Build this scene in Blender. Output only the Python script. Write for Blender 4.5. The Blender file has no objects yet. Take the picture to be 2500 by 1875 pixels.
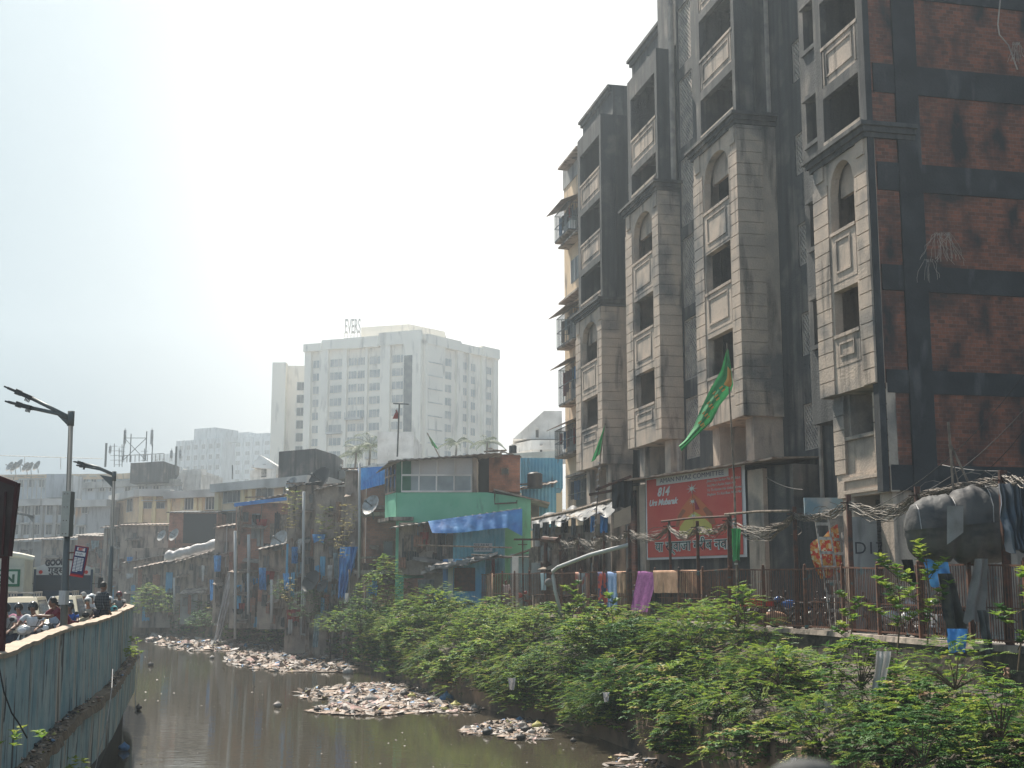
import bpy, math, random
from math import sin, cos, pi, radians
from mathutils import Vector, Matrix, noise
random.seed(7)
S = bpy.context.scene
COL = S.collection
# ---------------------------------------------------------------- camera
F, CX, CY, HZ, CZ = 3108., 1250., 937.5, 1420., 1.6
TH = math.atan((HZ - CY) / F); CT, ST = cos(TH), sin(TH)
cam_d = bpy.data.cameras.new("camera"); cam = bpy.data.objects.new("camera", cam_d); COL.objects.link(cam)
cam.location = (0, 0, CZ); cam.rotation_euler = (pi / 2 + TH, 0, 0)
cam_d.sensor_width = 36; cam_d.lens = 36 * F / 2500; cam_d.clip_start = .1; cam_d.clip_end = 4000
cam_d.dof.use_dof = True; cam_d.dof.focus_distance = 48; cam_d.dof.aperture_fstop = 5.6
S.camera = cam
# ---------------------------------------------------------------- sky, sun, exposure
SUN_AZ, SUN_EL = radians(-28), radians(54)      # azimuth from +Y toward +X
W = bpy.data.worlds.new("World"); S.world = W; W.use_nodes = True
nt = W.node_tree; bg = nt.nodes["Background"]
sky = nt.nodes.new("ShaderNodeTexSky"); sky.sky_type = 'NISHITA'; sky.sun_disc = False
sky.sun_elevation = SUN_EL; sky.sun_rotation = SUN_AZ
sky.air_density = 1.3; sky.dust_density = 9.0; sky.ozone_density = 1.5; sky.altitude = 0
dust = nt.nodes.new("ShaderNodeMix"); dust.data_type = 'RGBA'; dust.blend_type = 'ADD'; dust.inputs[0].default_value = 1
skm = nt.nodes.new("ShaderNodeMix"); skm.data_type = 'RGBA'; skm.blend_type = 'MULTIPLY'; skm.inputs[0].default_value = 1; skm.inputs[7].default_value = (.06, .058, .055, 1)
nt.links.new(sky.outputs[0], skm.inputs[6]); nt.links.new(skm.outputs[2], dust.inputs[6]); dust.inputs[7].default_value = (.3, .95, 1.5, 1)     # dusty veil all round
# bright dusty aureole: falls off sideways from its own bearing
tcw = nt.nodes.new("ShaderNodeTexCoord"); GA = radians(-1)
def vm(op, a, b=None):
    n = nt.nodes.new("ShaderNodeVectorMath"); n.operation = op; nt.links.new(a, n.inputs[0])
    if b is not None: n.inputs[1].default_value = b
    return n
def mm(op, a, b=None):
    n = nt.nodes.new("ShaderNodeMath"); n.operation = op
    for i, q in enumerate((a, b)):
        if q is None: continue
        if hasattr(q, 'node'): nt.links.new(q, n.inputs[i])
        else: n.inputs[i].default_value = q
    return n.outputs[0]
lat = vm('DOT_PRODUCT', tcw.outputs["Generated"], (cos(GA), -sin(GA), 0)).outputs["Value"]
fwd = vm('DOT_PRODUCT', tcw.outputs["Generated"], (sin(GA), cos(GA), 0)).outputs["Value"]
elv = vm('DOT_PRODUCT', tcw.outputs["Generated"], (0, 0, 1)).outputs["Value"]
g1 = mm('EXPONENT', mm('MULTIPLY', mm('POWER', mm('ABSOLUTE', mm('DIVIDE', lat, .235)), 2), -1))
g2 = mm('EXPONENT', mm('MULTIPLY', mm('POWER', mm('ABSOLUTE', mm('DIVIDE', mm('SUBTRACT', elv, .24), .36)), 2), -1))
gl = mm('MULTIPLY', mm('MULTIPLY', g1, g2), mm('GREATER_THAN', fwd, 0))
aur = nt.nodes.new("ShaderNodeMix"); aur.data_type = 'RGBA'; aur.blend_type = 'ADD'; nt.links.new(gl, aur.inputs[0]); nt.links.new(dust.outputs[2], aur.inputs[6]); aur.inputs[7].default_value = (8.2, 7.2, 6.1, 1)
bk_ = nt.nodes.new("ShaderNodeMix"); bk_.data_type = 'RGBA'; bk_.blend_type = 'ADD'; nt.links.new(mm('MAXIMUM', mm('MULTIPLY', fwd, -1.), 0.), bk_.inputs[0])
nt.links.new(aur.outputs[2], bk_.inputs[6]); bk_.inputs[7].default_value = (2.7, 3.0, 3.3, 1)      # added fill: sky brightened behind the camera to lift camera-facing walls
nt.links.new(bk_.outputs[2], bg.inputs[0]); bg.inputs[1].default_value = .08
sl = bpy.data.lights.new("sun", 'SUN'); sl.energy = 5.; sl.angle = radians(1.2); sl.color = (1, .93, .82)
so = bpy.data.objects.new("sun", sl); COL.objects.link(so)
sdir = Vector((sin(SUN_AZ) * cos(SUN_EL), cos(SUN_AZ) * cos(SUN_EL), sin(SUN_EL)))
so.rotation_euler = sdir.to_track_quat('Z', 'Y').to_euler(); so.location = (0, 0, 60)
S.view_settings.view_transform = 'Standard'; S.view_settings.look = 'None'
S.view_settings.exposure = 1.05; S.view_settings.gamma = 1
S.cycles.max_bounces = 6; S.cycles.volume_bounces = 0; S.cycles.use_denoising = True
S.cycles.caustics_reflective = False; S.cycles.caustics_refractive = False
# ---------------------------------------------------------------- pixel helpers (photo pixels -> place)
def P(u, v, d):
    a = (u - CX) / F; b = -(v - CY) / F; k = d / (CT - b * ST)
    return Vector((a * k, d, CZ + (ST + b * CT) * k))
def G(u, v, z):
    a = (u - CX) / F; b = -(v - CY) / F; k = (z - CZ) / (ST + b * CT)
    return Vector((a * k, (CT - b * ST) * k, z))
def lerp(a, b, t): return a + (b - a) * t
# ---------------------------------------------------------------- mesh builder
class MB:
    def __init__(s): s.v = []; s.f = []; s.m = []; s.mat = 0
    def add(s, vs, fs):
        o = len(s.v); s.v += [tuple(x) for x in vs]
        for f in fs: s.f.append([i + o for i in f]); s.m.append(s.mat)
        return s
    def quad(s, a, b, c, d): return s.add([a, b, c, d], [(0, 1, 2, 3)])
    def hexa(s, q, r):                     # two quads -> closed solid
        return s.add(list(q) + list(r), [(3, 2, 1, 0), (4, 5, 6, 7), (0, 1, 5, 4), (1, 2, 6, 5), (2, 3, 7, 6), (3, 0, 4, 7)])
    def box(s, x0, x1, y0, y1, z0, z1):
        return s.hexa([(x0, y0, z0), (x1, y0, z0), (x1, y1, z0), (x0, y1, z0)], [(x0, y0, z1), (x1, y0, z1), (x1, y1, z1), (x0, y1, z1)])
    def obox(s, c, X, Y, Z):               # centre and three half axes
        c, X, Y, Z = map(Vector, (c, X, Y, Z))
        return s.hexa([c-X-Y-Z, c+X-Y-Z, c+X+Y-Z, c-X+Y-Z], [c-X-Y+Z, c+X-Y+Z, c+X+Y+Z, c-X+Y+Z])
    def bar(s, a, b, w, h=None, up=(0, 0, 1)):
        a, b = Vector(a), Vector(b); d = (b - a); L = d.length
        if L < 1e-6: return s
        d /= L; up = Vector(up)
        if abs(d.dot(up)) > .98: up = Vector((1, 0, 0))
        X = d.cross(up).normalized(); Y = X.cross(d)
        return s.obox((a + b) / 2, d * L / 2, X * w / 2, Y * (h or w) / 2)
    def tube(s, pts, r, n=6, r2=None, cap=True):
        pts = [Vector(p) for p in pts]; N = len(pts); rings = []
        for i, p in enumerate(pts):
            d = (pts[min(i + 1, N - 1)] - pts[max(i - 1, 0)]).normalized()
            up = Vector((0, 0, 1)) if abs(d.z) < .9 else Vector((1, 0, 0))
            X = d.cross(up).normalized(); Y = X.cross(d)
            rr = r[i] if isinstance(r, (list, tuple)) else (lerp(r, r2, i / (N - 1)) if r2 is not None else r)
            rings.append([p + (X * cos(2*pi*k/n) + Y * sin(2*pi*k/n)) * rr for k in range(n)])
        vs = [q for R in rings for q in R]; fs = []
        for i in range(N - 1):
            for k in range(n):
                fs.append((i*n + k, i*n + (k+1) % n, (i+1)*n + (k+1) % n, (i+1)*n + k))
        if cap: fs += [tuple(range(n))[::-1], tuple((N-1)*n + k for k in range(n))]
        return s.add(vs, fs)
    def ball(s, c, r, n=8, m=6, sq=(1, 1, 1), rot=None):
        c = Vector(c); vs = []; fs = []
        for i in range(m + 1):
            a = pi * i / m
            for k in range(n):
                q = Vector((sin(a) * cos(2*pi*k/n) * sq[0], sin(a) * sin(2*pi*k/n) * sq[1], cos(a) * sq[2])) * r
                if rot: q = rot @ q
                vs.append(c + q)
        for i in range(m):
            for k in range(n): fs.append((i*n + k, (i+1)*n + k, (i+1)*n + (k+1) % n, i*n + (k+1) % n))
        return s.add(vs, fs)
    def prism(s, poly, off):               # planar polygon extruded by a vector
        off = Vector(off); n = len(poly); poly = [Vector(p) for p in poly]
        return s.add(poly + [p + off for p in poly], [tuple(range(n))[::-1], tuple(range(n, 2*n))] + [(i, (i+1) % n, n + (i+1) % n, n + i) for i in range(n)])
    def sheet(s, fn, nu, nv, th=0):
        vs = [fn(i / nu, j / nv) for j in range(nv + 1) for i in range(nu + 1)]; w = nu + 1
        fs = [(j*w + i, j*w + i + 1, (j+1)*w + i + 1, (j+1)*w + i) for j in range(nv) for i in range(nu)]
        return s.add(vs, fs)
    def build(s, name, mats, parent=None, smooth=False):
        me = bpy.data.meshes.new(name); me.from_pydata(s.v, [], s.f); me.update()
        if not isinstance(mats, (list, tuple)): mats = [mats]
        for m in mats: me.materials.append(m)
        if len(mats) > 1: me.polygons.foreach_set('material_index', s.m)
        if smooth: me.polygons.foreach_set('use_smooth', [True] * len(s.f))
        o = bpy.data.objects.new(name, me); COL.objects.link(o)
        if parent: o.parent = parent
        return o
def tag(o, label=None, cat=None, group=None, kind=None):
    for k, x in (('label', label), ('category', cat), ('group', group), ('kind', kind)):
        if x: o[k] = x
    return o
def thing(name, label, cat, loc=(0, 0, 0), rz=0, group=None):
    o = bpy.data.objects.new(name, None); COL.objects.link(o); o.location = loc; o.rotation_euler = (0, 0, rz)
    o.empty_display_size = .3
    return tag(o, label, cat, group)
def copy_tree(o, parent=None, kids=None):
    c = o.copy(); COL.objects.link(c); c.parent = parent
    for ch in list(KIDS(o)): copy_tree(ch, c)
    return c
def KIDS(o): return [x for x in COL.objects if x.parent == o]
# ---------------------------------------------------------------- materials
def rgb(c): return (c[0], c[1], c[2], 1)
def mat(name, base, rough=.85, var=None, vs=3., vthr=(.4, .65), stain=None, ss=(1.2, 1.2, .25), sthr=(.5, .7), metal=0, bump=0, bs=25., spec=.35, fine=.12, back=None, st2=None, s2s=(.35, .35, .35), s2thr=(.5, .6), trans=0):
    m = bpy.data.materials.new(name); m.use_nodes = True; N = m.node_tree.nodes; L = m.node_tree.links
    b = N["Principled BSDF"]; b.inputs["Roughness"].default_value = rough; b.inputs["Metallic"].default_value = metal
    b.inputs["Specular IOR Level"].default_value = spec
    tc = N.new("ShaderNodeTexCoord"); cur = None
    def noise_(scale, vec=None, det=4):
        n = N.new("ShaderNodeTexNoise"); n.inputs["Scale"].default_value = scale; n.inputs["Detail"].default_value = det
        L.new(vec or tc.outputs["Object"], n.inputs["Vector"]); return n
    def mix(fac, a, bb, blend='MIX'):
        x = N.new("ShaderNodeMix"); x.data_type = 'RGBA'; x.blend_type = blend
        if hasattr(fac, 'node'): L.new(fac, x.inputs[0])
        else: x.inputs[0].default_value = fac
        for k, q in ((6, a), (7, bb)):
            if hasattr(q, 'node'): L.new(q, x.inputs[k])
            else: x.inputs[k].default_value = rgb(q)
        return x.outputs[2]
    def ramp(o, lo, hi):
        r = N.new("ShaderNodeMapRange"); r.inputs[1].default_value = lo; r.inputs[2].default_value = hi; L.new(o, r.inputs[0]); return r.outputs[0]
    cur = base
    if callable(base): cur = base(N, L, tc, mix, ramp, noise_)
    if var: cur = mix(ramp(noise_(vs).outputs[0], *vthr), cur, var)
    if st2:
        mp = N.new("ShaderNodeMapping"); mp.inputs["Scale"].default_value = s2s; L.new(tc.outputs["Object"], mp.inputs[0])
        cur = mix(ramp(noise_(1., mp.outputs[0], 6).outputs[0], *s2thr), cur, st2)
    if stain:
        mp = N.new("ShaderNodeMapping"); mp.inputs["Scale"].default_value = ss; L.new(tc.outputs["Object"], mp.inputs[0])
        cur = mix(ramp(noise_(1.5, mp.outputs[0], 8).outputs[0], *sthr), cur, stain)
    if fine:
        n = noise_(bs, None, 3)
        v = N.new("ShaderNodeMapRange"); v.inputs[3].default_value = 1 - fine; v.inputs[4].default_value = 1 + fine; L.new(n.outputs[0], v.inputs[0])
        x = N.new("ShaderNodeMix"); x.data_type = 'RGBA'; x.blend_type = 'MULTIPLY'; x.inputs[0].default_value = 1
        if hasattr(cur, 'node'): L.new(cur, x.inputs[6])
        else: x.inputs[6].default_value = rgb(cur)
        L.new(v.outputs[0], x.inputs[7]); cur = x.outputs[2]
    if hasattr(cur, 'node'): L.new(cur, b.inputs["Base Color"])
    else: b.inputs["Base Color"].default_value = rgb(cur)
    if bump:
        bn = N.new("ShaderNodeBump"); bn.inputs["Strength"].default_value = bump; bn.inputs["Distance"].default_value = .05
        L.new(noise_(bs, None, 6).outputs[0], bn.inputs["Height"]); L.new(bn.outputs[0], b.inputs["Normal"])
    if trans:
        t = N.new("ShaderNodeBsdfTranslucent"); ms = N.new("ShaderNodeMixShader"); ms.inputs[0].default_value = trans
        if hasattr(cur, 'node'): L.new(cur, t.inputs[0])
        else: t.inputs[0].default_value = rgb(cur)
        L.new(b.outputs[0], ms.inputs[1]); L.new(t.outputs[0], ms.inputs[2]); L.new(ms.outputs[0], N["Material Output"].inputs[0])
    return m
def bricks(c1, c2, mortar, scale=4., squash=1):
    def fn(N, L, tc, mix, ramp, noise_):
        sp = N.new("ShaderNodeSeparateXYZ"); L.new(tc.outputs["Object"], sp.inputs[0])
        ad = N.new("ShaderNodeMath"); ad.operation = 'ADD'; L.new(sp.outputs[0], ad.inputs[0]); L.new(sp.outputs[1], ad.inputs[1])
        cb = N.new("ShaderNodeCombineXYZ"); L.new(ad.outputs[0], cb.inputs[0]); L.new(sp.outputs[2], cb.inputs[1])
        b = N.new("ShaderNodeTexBrick"); L.new(cb.outputs[0], b.inputs["Vector"])
        b.inputs["Color1"].default_value = rgb(c1); b.inputs["Color2"].default_value = rgb(c2); b.inputs["Mortar"].default_value = rgb(mortar)
        b.inputs["Scale"].default_value = scale; b.inputs["Mortar Size"].default_value = .018; b.inputs["Brick Width"].default_value = .9; b.inputs["Row Height"].default_value = .42
        b.inputs["Mortar Smooth"].default_value = .3; b.inputs["Bias"].default_value = -.1
        return b.outputs[0]
    return fn
def stripes(c1, c2, freq=8., axis=0, thr=(.1, -.1)):     # corrugation / striping, real geometry handles depth
    def fn(N, L, tc, mix, ramp, noise_):
        sp = N.new("ShaderNodeSeparateXYZ"); L.new(tc.outputs["Object"], sp.inputs[0])
        m1 = N.new("ShaderNodeMath"); m1.operation = 'MULTIPLY'; m1.inputs[1].default_value = freq; L.new(sp.outputs[axis], m1.inputs[0])
        m2 = N.new("ShaderNodeMath"); m2.operation = 'SINE'; L.new(m1.outputs[0], m2.inputs[0])
        return mix(ramp(m2.outputs[0], *thr), c1, c2)
    return fn
BLK = (.035, .037, .038)
m_conc = mat("grimy_cream_concrete", (.50, .40, .32), var=(.36, .30, .25), vs=.9, stain=BLK, ss=(1.3, 1.3, .2), sthr=(.53, .73), st2=(.15, .145, .14), s2thr=(.52, .64), bump=.35, bs=14, fine=.18)
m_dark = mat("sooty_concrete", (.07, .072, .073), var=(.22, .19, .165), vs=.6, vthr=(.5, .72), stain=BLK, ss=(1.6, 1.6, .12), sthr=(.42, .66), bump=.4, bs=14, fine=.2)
m_soot = mat("blackened_concrete", (.02, .022, .026), var=(.042, .044, .047), vs=.8, stain=(.085, .086, .088), ss=(1.2, 1.2, .35), sthr=(.56, .72), bump=.3, bs=14, fine=.2)
m_brick = mat("sooty_red_brick", bricks((.22, .078, .047), (.10, .042, .03), (.17, .14, .12), 3.4), stain=(.02, .020, .023), ss=(.7, .7, .35), sthr=(.46, .66), st2=(.035, .03, .03), s2s=(.25, .25, .45), s2thr=(.55, .66), bump=.4, bs=12, fine=.25)
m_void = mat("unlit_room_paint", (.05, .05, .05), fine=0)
m_jali = mat("lattice_concrete", (.42, .36, .31), var=(.25, .22, .2), vs=2., fine=.15)
m_cream = mat("cream_painted_plaster", (.72, .54, .36), var=(.58, .44, .31), vs=.7, stain=(.14, .12, .11), ss=(1.5, 1.5, .3), sthr=(.58, .75), bump=.2, fine=.1)
m_grey = mat("weathered_grey_plaster", (.33, .33, .32), var=(.22, .22, .22), vs=.8, stain=(.08, .08, .08), ss=(1.3, 1.3, .25), sthr=(.55, .75), bump=.2)
m_rust = mat("rusty_painted_steel", (.10, .035, .02), var=(.03, .02, .018), vs=5, rough=.7, fine=.3)
m_tin = mat("rusty_tin_sheet", (.30, .235, .19), var=(.17, .10, .07), vs=2.5, rough=.6, fine=.2, stain=(.05, .04, .035))
m_wood = mat("old_grey_timber", (.27, .21, .165), var=(.13, .10, .08), vs=4, stain=(.04, .035, .03), ss=(6, 6, .6), fine=.3)
m_black = mat("black_plastic", (.015, .016, .018), rough=.5)
m_steel = mat("galvanised_steel", (.34, .35, .36), rough=.5, metal=.4, var=(.22, .2, .18), vs=3)
m_lampsteel = mat("dark_grey_steel", (.10, .11, .11), rough=.5, metal=.3)
m_white = mat("dusty_white_plaster", (.78, .76, .73), var=(.55, .53, .5), vs=.6, stain=(.25, .24, .23), sthr=(.6, .8))
m_glass = mat("dusty_window_glass", (.08, .10, .12), rough=.12, spec=.6, fine=0)
m_cable = mat("dusty_cable", (.24, .20, .165), var=(.10, .09, .08), vs=8, rough=.7)
m_bark = mat("brown_stem", (.10, .07, .045), fine=.3)
m_bluet = mat("blue_tarpaulin", (.06, .22, .58), var=(.09, .32, .68), vs=1, rough=.55, stain=(.04, .12, .34), ss=(1, 1, 1), sthr=(.55, .75), bump=.5, bs=6, trans=.15)
m_blacktarp = mat("grey_black_tarpaulin", (.05, .055, .06), var=(.13, .13, .13), vs=1.5, rough=.5, bump=.5, bs=4)
m_cloth = mat("tan_quilt_cloth", (.50, .30, .20), var=(.38, .21, .13), vs=3, stain=(.2, .12, .08), ss=(3, 3, 1), fine=.2)
# ================================================================ SETTING: water, banks, street, road
BANK = [(14., 10.), (10., 22.), (6.4, 33.), (4.6, 40.5), (3.1, 46.6), (1.5, 51.4), (-2.2, 59.2), (-5.5, 70.3), (-7.6, 78.), (-9.8, 86.2), (-15.8, 102.6), (-23.3, 116.8), (-29.4, 124.), (-39.6, 137.6), (-70, 150.)]
EDGE = [(17.0, 12.), (13.5, 25.), (12.1, 32.1), (11.0, 36.4), (10.0, 41.7), (8.1, 46.), (6.1, 53.3), (2.9, 60.9), (-.2, 70.), (-2.2, 77.), (-5., 86.5), (-11., 102.), (-19., 117.), (-25, 126.), (-38., 141.), (-70, 156.)]
def pl(poly, t):                     # point on polyline by y
    for a, b in zip(poly, poly[1:]):
        if a[1] <= t <= b[1]: return lerp(a[0], b[0], (t - a[1]) / (b[1] - a[1]))
    return poly[0][0] if t < poly[0][1] else poly[-1][0]
m_water = mat("murky_canal_water", (.058, .05, .036), rough=.05, spec=.5, fine=0)
def water_bump(m):
    N = m.node_tree.nodes; L = m.node_tree.links; b = N["Principled BSDF"]; tc = N.new("ShaderNodeTexCoord")
    mp = N.new("ShaderNodeMapping"); mp.inputs["Scale"].default_value = (.45, 1.6, 1); L.new(tc.outputs["Object"], mp.inputs[0])
    n = N.new("ShaderNodeTexNoise"); n.inputs["Scale"].default_value = 2.2; n.inputs["Detail"].default_value = 3; L.new(mp.outputs[0], n.inputs["Vector"])
    bp = N.new("ShaderNodeBump"); bp.inputs["Strength"].default_value = .10; bp.inputs["Distance"].default_value = .05
    L.new(n.outputs[0], bp.inputs["Height"]); L.new(bp.outputs[0], b.inputs["Normal"]); b.inputs["IOR"].default_value = 1.33
water_bump(m_water)
WZ = -3.9
tag(MB().box(-75, 30, 3, 152, WZ - .6, WZ).build("canal_water", m_water), kind="structure")
m_soil = mat("dark_littered_soil", (.055, .045, .035), var=(.10, .08, .06), vs=2.5, stain=(.025, .022, .018), ss=(2, 2, 2), bump=.8, bs=5, fine=.4)
m_earth = mat("dusty_earth", (.20, .16, .12), var=(.13, .10, .08), vs=.5, stain=(.06, .05, .04), ss=(1, 1, 1), bump=.5, bs=3)
m_pave = mat("worn_concrete_paving", (.30, .27, .24), var=(.20, .18, .16), vs=.7, stain=(.1, .09, .08), ss=(.8, .8, .8), bump=.3, bs=6)
m_asph = mat("dusty_asphalt", (.07, .068, .065), var=(.10, .095, .09), vs=.4, bump=.2, bs=30)
g = MB().box(-1500, 1500, -40, 2500, -5.6, -5.0)
tag(g.build("ground", m_earth), kind="structure")
# right-bank street level slab, its edge follows the fence line
g = MB(); n = len(EDGE)
for (a, b) in zip(EDGE, EDGE[1:]):
    g.hexa([(a[0], a[1], -4.98), (90, a[1], -4.98), (90, b[1], -4.98), (b[0], b[1], -4.98)], [(a[0], a[1], 0), (90, a[1], 0), (90, b[1], 0), (b[0], b[1], 0)])
g.box(-70, 90, 156, 420, -4.98, -.002)
tag(g.build("street", m_pave), kind="structure")
# embankment: concrete toe wall at the water, earth slope above it
m_toe = mat("stained_retaining_concrete", (.27, .18, .12), var=(.15, .105, .07), vs=1.2, stain=(.05, .042, .034), ss=(.6, .6, .5), sthr=(.48, .7), bump=.5, bs=8)
ys = [10 + i * .6 for i in range(236)]
tw = MB(); sl_ = MB()
def toe_h(y): return 1.75 if y < 62 else lerp(1.75, 2.9, min(1, (y - 62) / 14))
def bankdrop(y): return lerp(1.0, .45, min(1, max(0, (y - 34) / 16)))
def bankrow(y):
    bx = pl(BANK, y); ex = max(pl(EDGE, y), bx + .9); hh = toe_h(y) + noise.noise(Vector((y * .3, 0, 0))) * .25 - .25
    r = [Vector((bx, y, -4.9)), Vector((bx + .05, y, WZ + hh * .5)), Vector((bx + .18, y, WZ + hh)), Vector((bx + .5, y, WZ + hh + .03))]
    dr = bankdrop(y)
    for k in range(1, 8):
        f = min(k / 6, 1); q = Vector((lerp(bx + .5, ex - .12, f), y, lerp(WZ + hh + .03, -dr, f))) if k < 7 else Vector((ex - .08, y, .01))
        if k < 6: q += Vector((noise.noise(q * .9) * .25, 0, noise.noise(q * .8 + Vector((5, 0, 0))) * .3))
        r.append(q)
    return r
R = [bankrow(y) for y in ys]
for a, b in zip(R, R[1:]):
    for k in range(3): tw.quad(a[k], a[k+1], b[k+1], b[k])
    for k in range(3, len(a) - 1): sl_.quad(a[k], a[k+1], b[k+1], b[k])
tag(tw.build("retaining_wall", m_toe, smooth=True), "stained concrete retaining wall at the foot of the overgrown right bank", "wall")
tag(sl_.build("embankment", m_soil, smooth=True), kind="structure")
# left road
ROADZ = -.5
WALLP = [(-7.45, 3.), (-7.3, 12.8), (-7.32, 18.5), (-8.4, 22.6), (-9.75, 28.), (-10.7, 32.8), (-11.75, 37.6), (-13.3, 43.6), (-15.9, 54.)]
LEFTB = WALLP + [(-19., 62), (-25, 74), (-33, 88), (-60, 112)]
g = MB()
for a, b in zip(LEFTB, LEFTB[1:]):
    g.hexa([(-200, a[1], -5), (a[0] - .15, a[1], -5), (b[0] - .15, b[1], -5), (-200, b[1], -5)], [(-200, a[1], ROADZ), (a[0] - .15, a[1], ROADZ), (b[0] - .15, b[1], ROADZ), (-200, b[1], ROADZ)])
g.box(-200, -60.15, 112, 420, -5, ROADZ)
tag(g.build("road", m_asph), kind="structure")
# painted canal wall of concrete slabs with a ledge
def wallpaint(N, L, tc, mix, ramp, noise_):
    a = mix(ramp(noise_(1.1).outputs[0], .35, .65), (.15, .27, .31), (.33, .40, .40))
    mp = N.new("ShaderNodeMapping"); mp.inputs["Scale"].default_value = (1.1, 1.1, .16); L.new(tc.outputs["Object"], mp.inputs[0])
    n = noise_(1.3, mp.outputs[0], 8)
    a = mix(ramp(n.outputs[0], .52, .66), a, (.46, .40, .33))
    n2 = noise_(2.6, mp.outputs[0], 8)
    return mix(ramp(n2.outputs[0], .55, .66), a, (.03, .03, .035))
m_wallp = mat("peeling_blue_wall_paint", wallpaint, bump=.4, bs=9, fine=.25, st2=(.04, .04, .045), s2s=(3, 3, 1.2), s2thr=(.64, .68))
m_cop = mat("dusty_coping", (.42, .33, .25), var=(.30, .24, .19), vs=2, fine=.25, bump=.4)
m_moss = mat("mossy_ledge_rubble", (.17, .12, .08), var=(.08, .06, .04), vs=5, fine=.35, bump=.8, bs=10)
def offs(i):
    a = Vector((*LEFTB[max(i-1, 0)], 0)); b = Vector((*LEFTB[min(i+1, len(LEFTB)-1)], 0)); d = (b - a).normalized(); return Vector((d.y, -d.x, 0))
def dense(poly, step):
    out = []
    for i, (a, b) in enumerate(zip(poly, poly[1:])):
        A_, B_ = Vector((*a, 0)), Vector((*b, 0)); k = max(1, round((B_ - A_).length / step))
        out += [A_.lerp(B_, j / k) for j in range(k)]
    return out + [Vector((*poly[-1], 0))]
def smoothed(pts, it=3):
    for _ in range(it): pts = [pts[0]] + [(pts[i-1] + pts[i] * 2 + pts[i+1]) / 4 for i in range(1, len(pts)-1)] + [pts[-1]]
    return pts
WP = smoothed(dense(WALLP + [(-17.3, 58), (-19.2, 61.6), (-22, 64), (-25.6, 64.4)], .4), 8)
def wall_rows(prof, jit=0):
    rows = []
    for i, p in enumerate(WP):
        d = (WP[min(i+1, len(WP)-1)] - WP[max(i-1, 0)]).normalized(); nn = Vector((d.y, -d.x, 0))
        row = []
        for (o, z) in prof:
            j = noise.noise(Vector((i * .8, z * 3, o * 5))) * jit
            row.append(p + nn * (o + j) + Vector((0, 0, z + noise.noise(Vector((i * .5, 9, z))) * jit)))
        rows.append(row)
    return rows
def strip(rows, closed=True):
    m = MB(); k = len(rows[0])
    for a, b in zip(rows, rows[1:]):
        for j in range(k if closed else k - 1): m.quad(a[j], a[(j+1) % k], b[(j+1) % k], b[j])
    return m
cw = thing("canal_wall", "long peeling blue painted concrete wall between road and canal", "wall", (0, 0, 0))
up = strip(wall_rows([(-.12, -.5), (.10, -1.36), (.08, .53), (-.12, .53)], 0))
for i in range(4, len(WP) - 1, 5):                 # dark vertical panel joints and slight ribs
    d = (WP[i+1] - WP[i-1]).normalized(); nn = Vector((d.y, -d.x, 0)); p = WP[i]
    if i % 2: up.obox(p + nn * .085 + Vector((0, 0, -.42)), d * .035, nn * .02, (0, 0, .93))
up.build("upper_wall", m_wallp, cw, smooth=False)
strip(wall_rows([(-.16, .525), (.13, .525), (.14, .6), (-.15, .61)], .025)).build("coping", m_cop, cw)
strip(wall_rows([(.0, -1.5), (.42, -1.5), (.38, -1.33), (.06, -1.3)], .07)).build("ledge", m_moss, cw)
lowm = strip(wall_rows([(.0, -2.82), (.3, -2.82), (.32, -1.48), (.0, -1.48)], .012)); lowm.build("lower_wall", m_wallp, cw)
strip(wall_rows([(-.9, -5), (-.55, -5), (-.5, -2.8), (-.9, -2.8)], .06)).build("foundation", mat("dark_reddish_earth", (.05, .022, .018), var=(.03, .02, .018), bump=.6, bs=4), cw)
# ================================================================ big concrete apartment block (local X along the facade, Y towards the canal)
AB = thing("apartment_block", "tall soot-streaked unfinished-looking concrete apartment block with arched balcony bays and brick end wall", "apartment block", (11.6, 40, 0), math.atan2(.9762, -.2167))
def holed(m, t0, t1, z0, z1, p, th, holes):       # wall t0..t1 z0..z1, outer face at p, with rectangular holes
    ts = sorted({t0, t1, *[h[0] for h in holes], *[h[1] for h in holes]}); zs = sorted({z0, z1, *[h[2] for h in holes], *[h[3] for h in holes]})
    for a, b in zip(ts, ts[1:]):
        run = None
        for c, d in zip(zs, zs[1:]):
            mt, mz = (a + b) / 2, (c + d) / 2
            solid = not any(h[0] < mt < h[1] and h[2] < mz < h[3] for h in holes)
            if solid: run = (run[0], d) if run else (c, d)
            if (not solid or d == zs[-1]) and run: m.box(a, b, p - th, p, *run); run = None
def frame(m, t0, t1, z0, z1, p, w=.07, th=.04):
    m.box(t0, t1, p, p + th, z0, z0 + w); m.box(t0, t1, p, p + th, z1 - w, z1); m.box(t0, t0 + w, p, p + th, z0 + w, z1 - w); m.box(t1 - w, t1, p, p + th, z0 + w, z1 - w)
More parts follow.
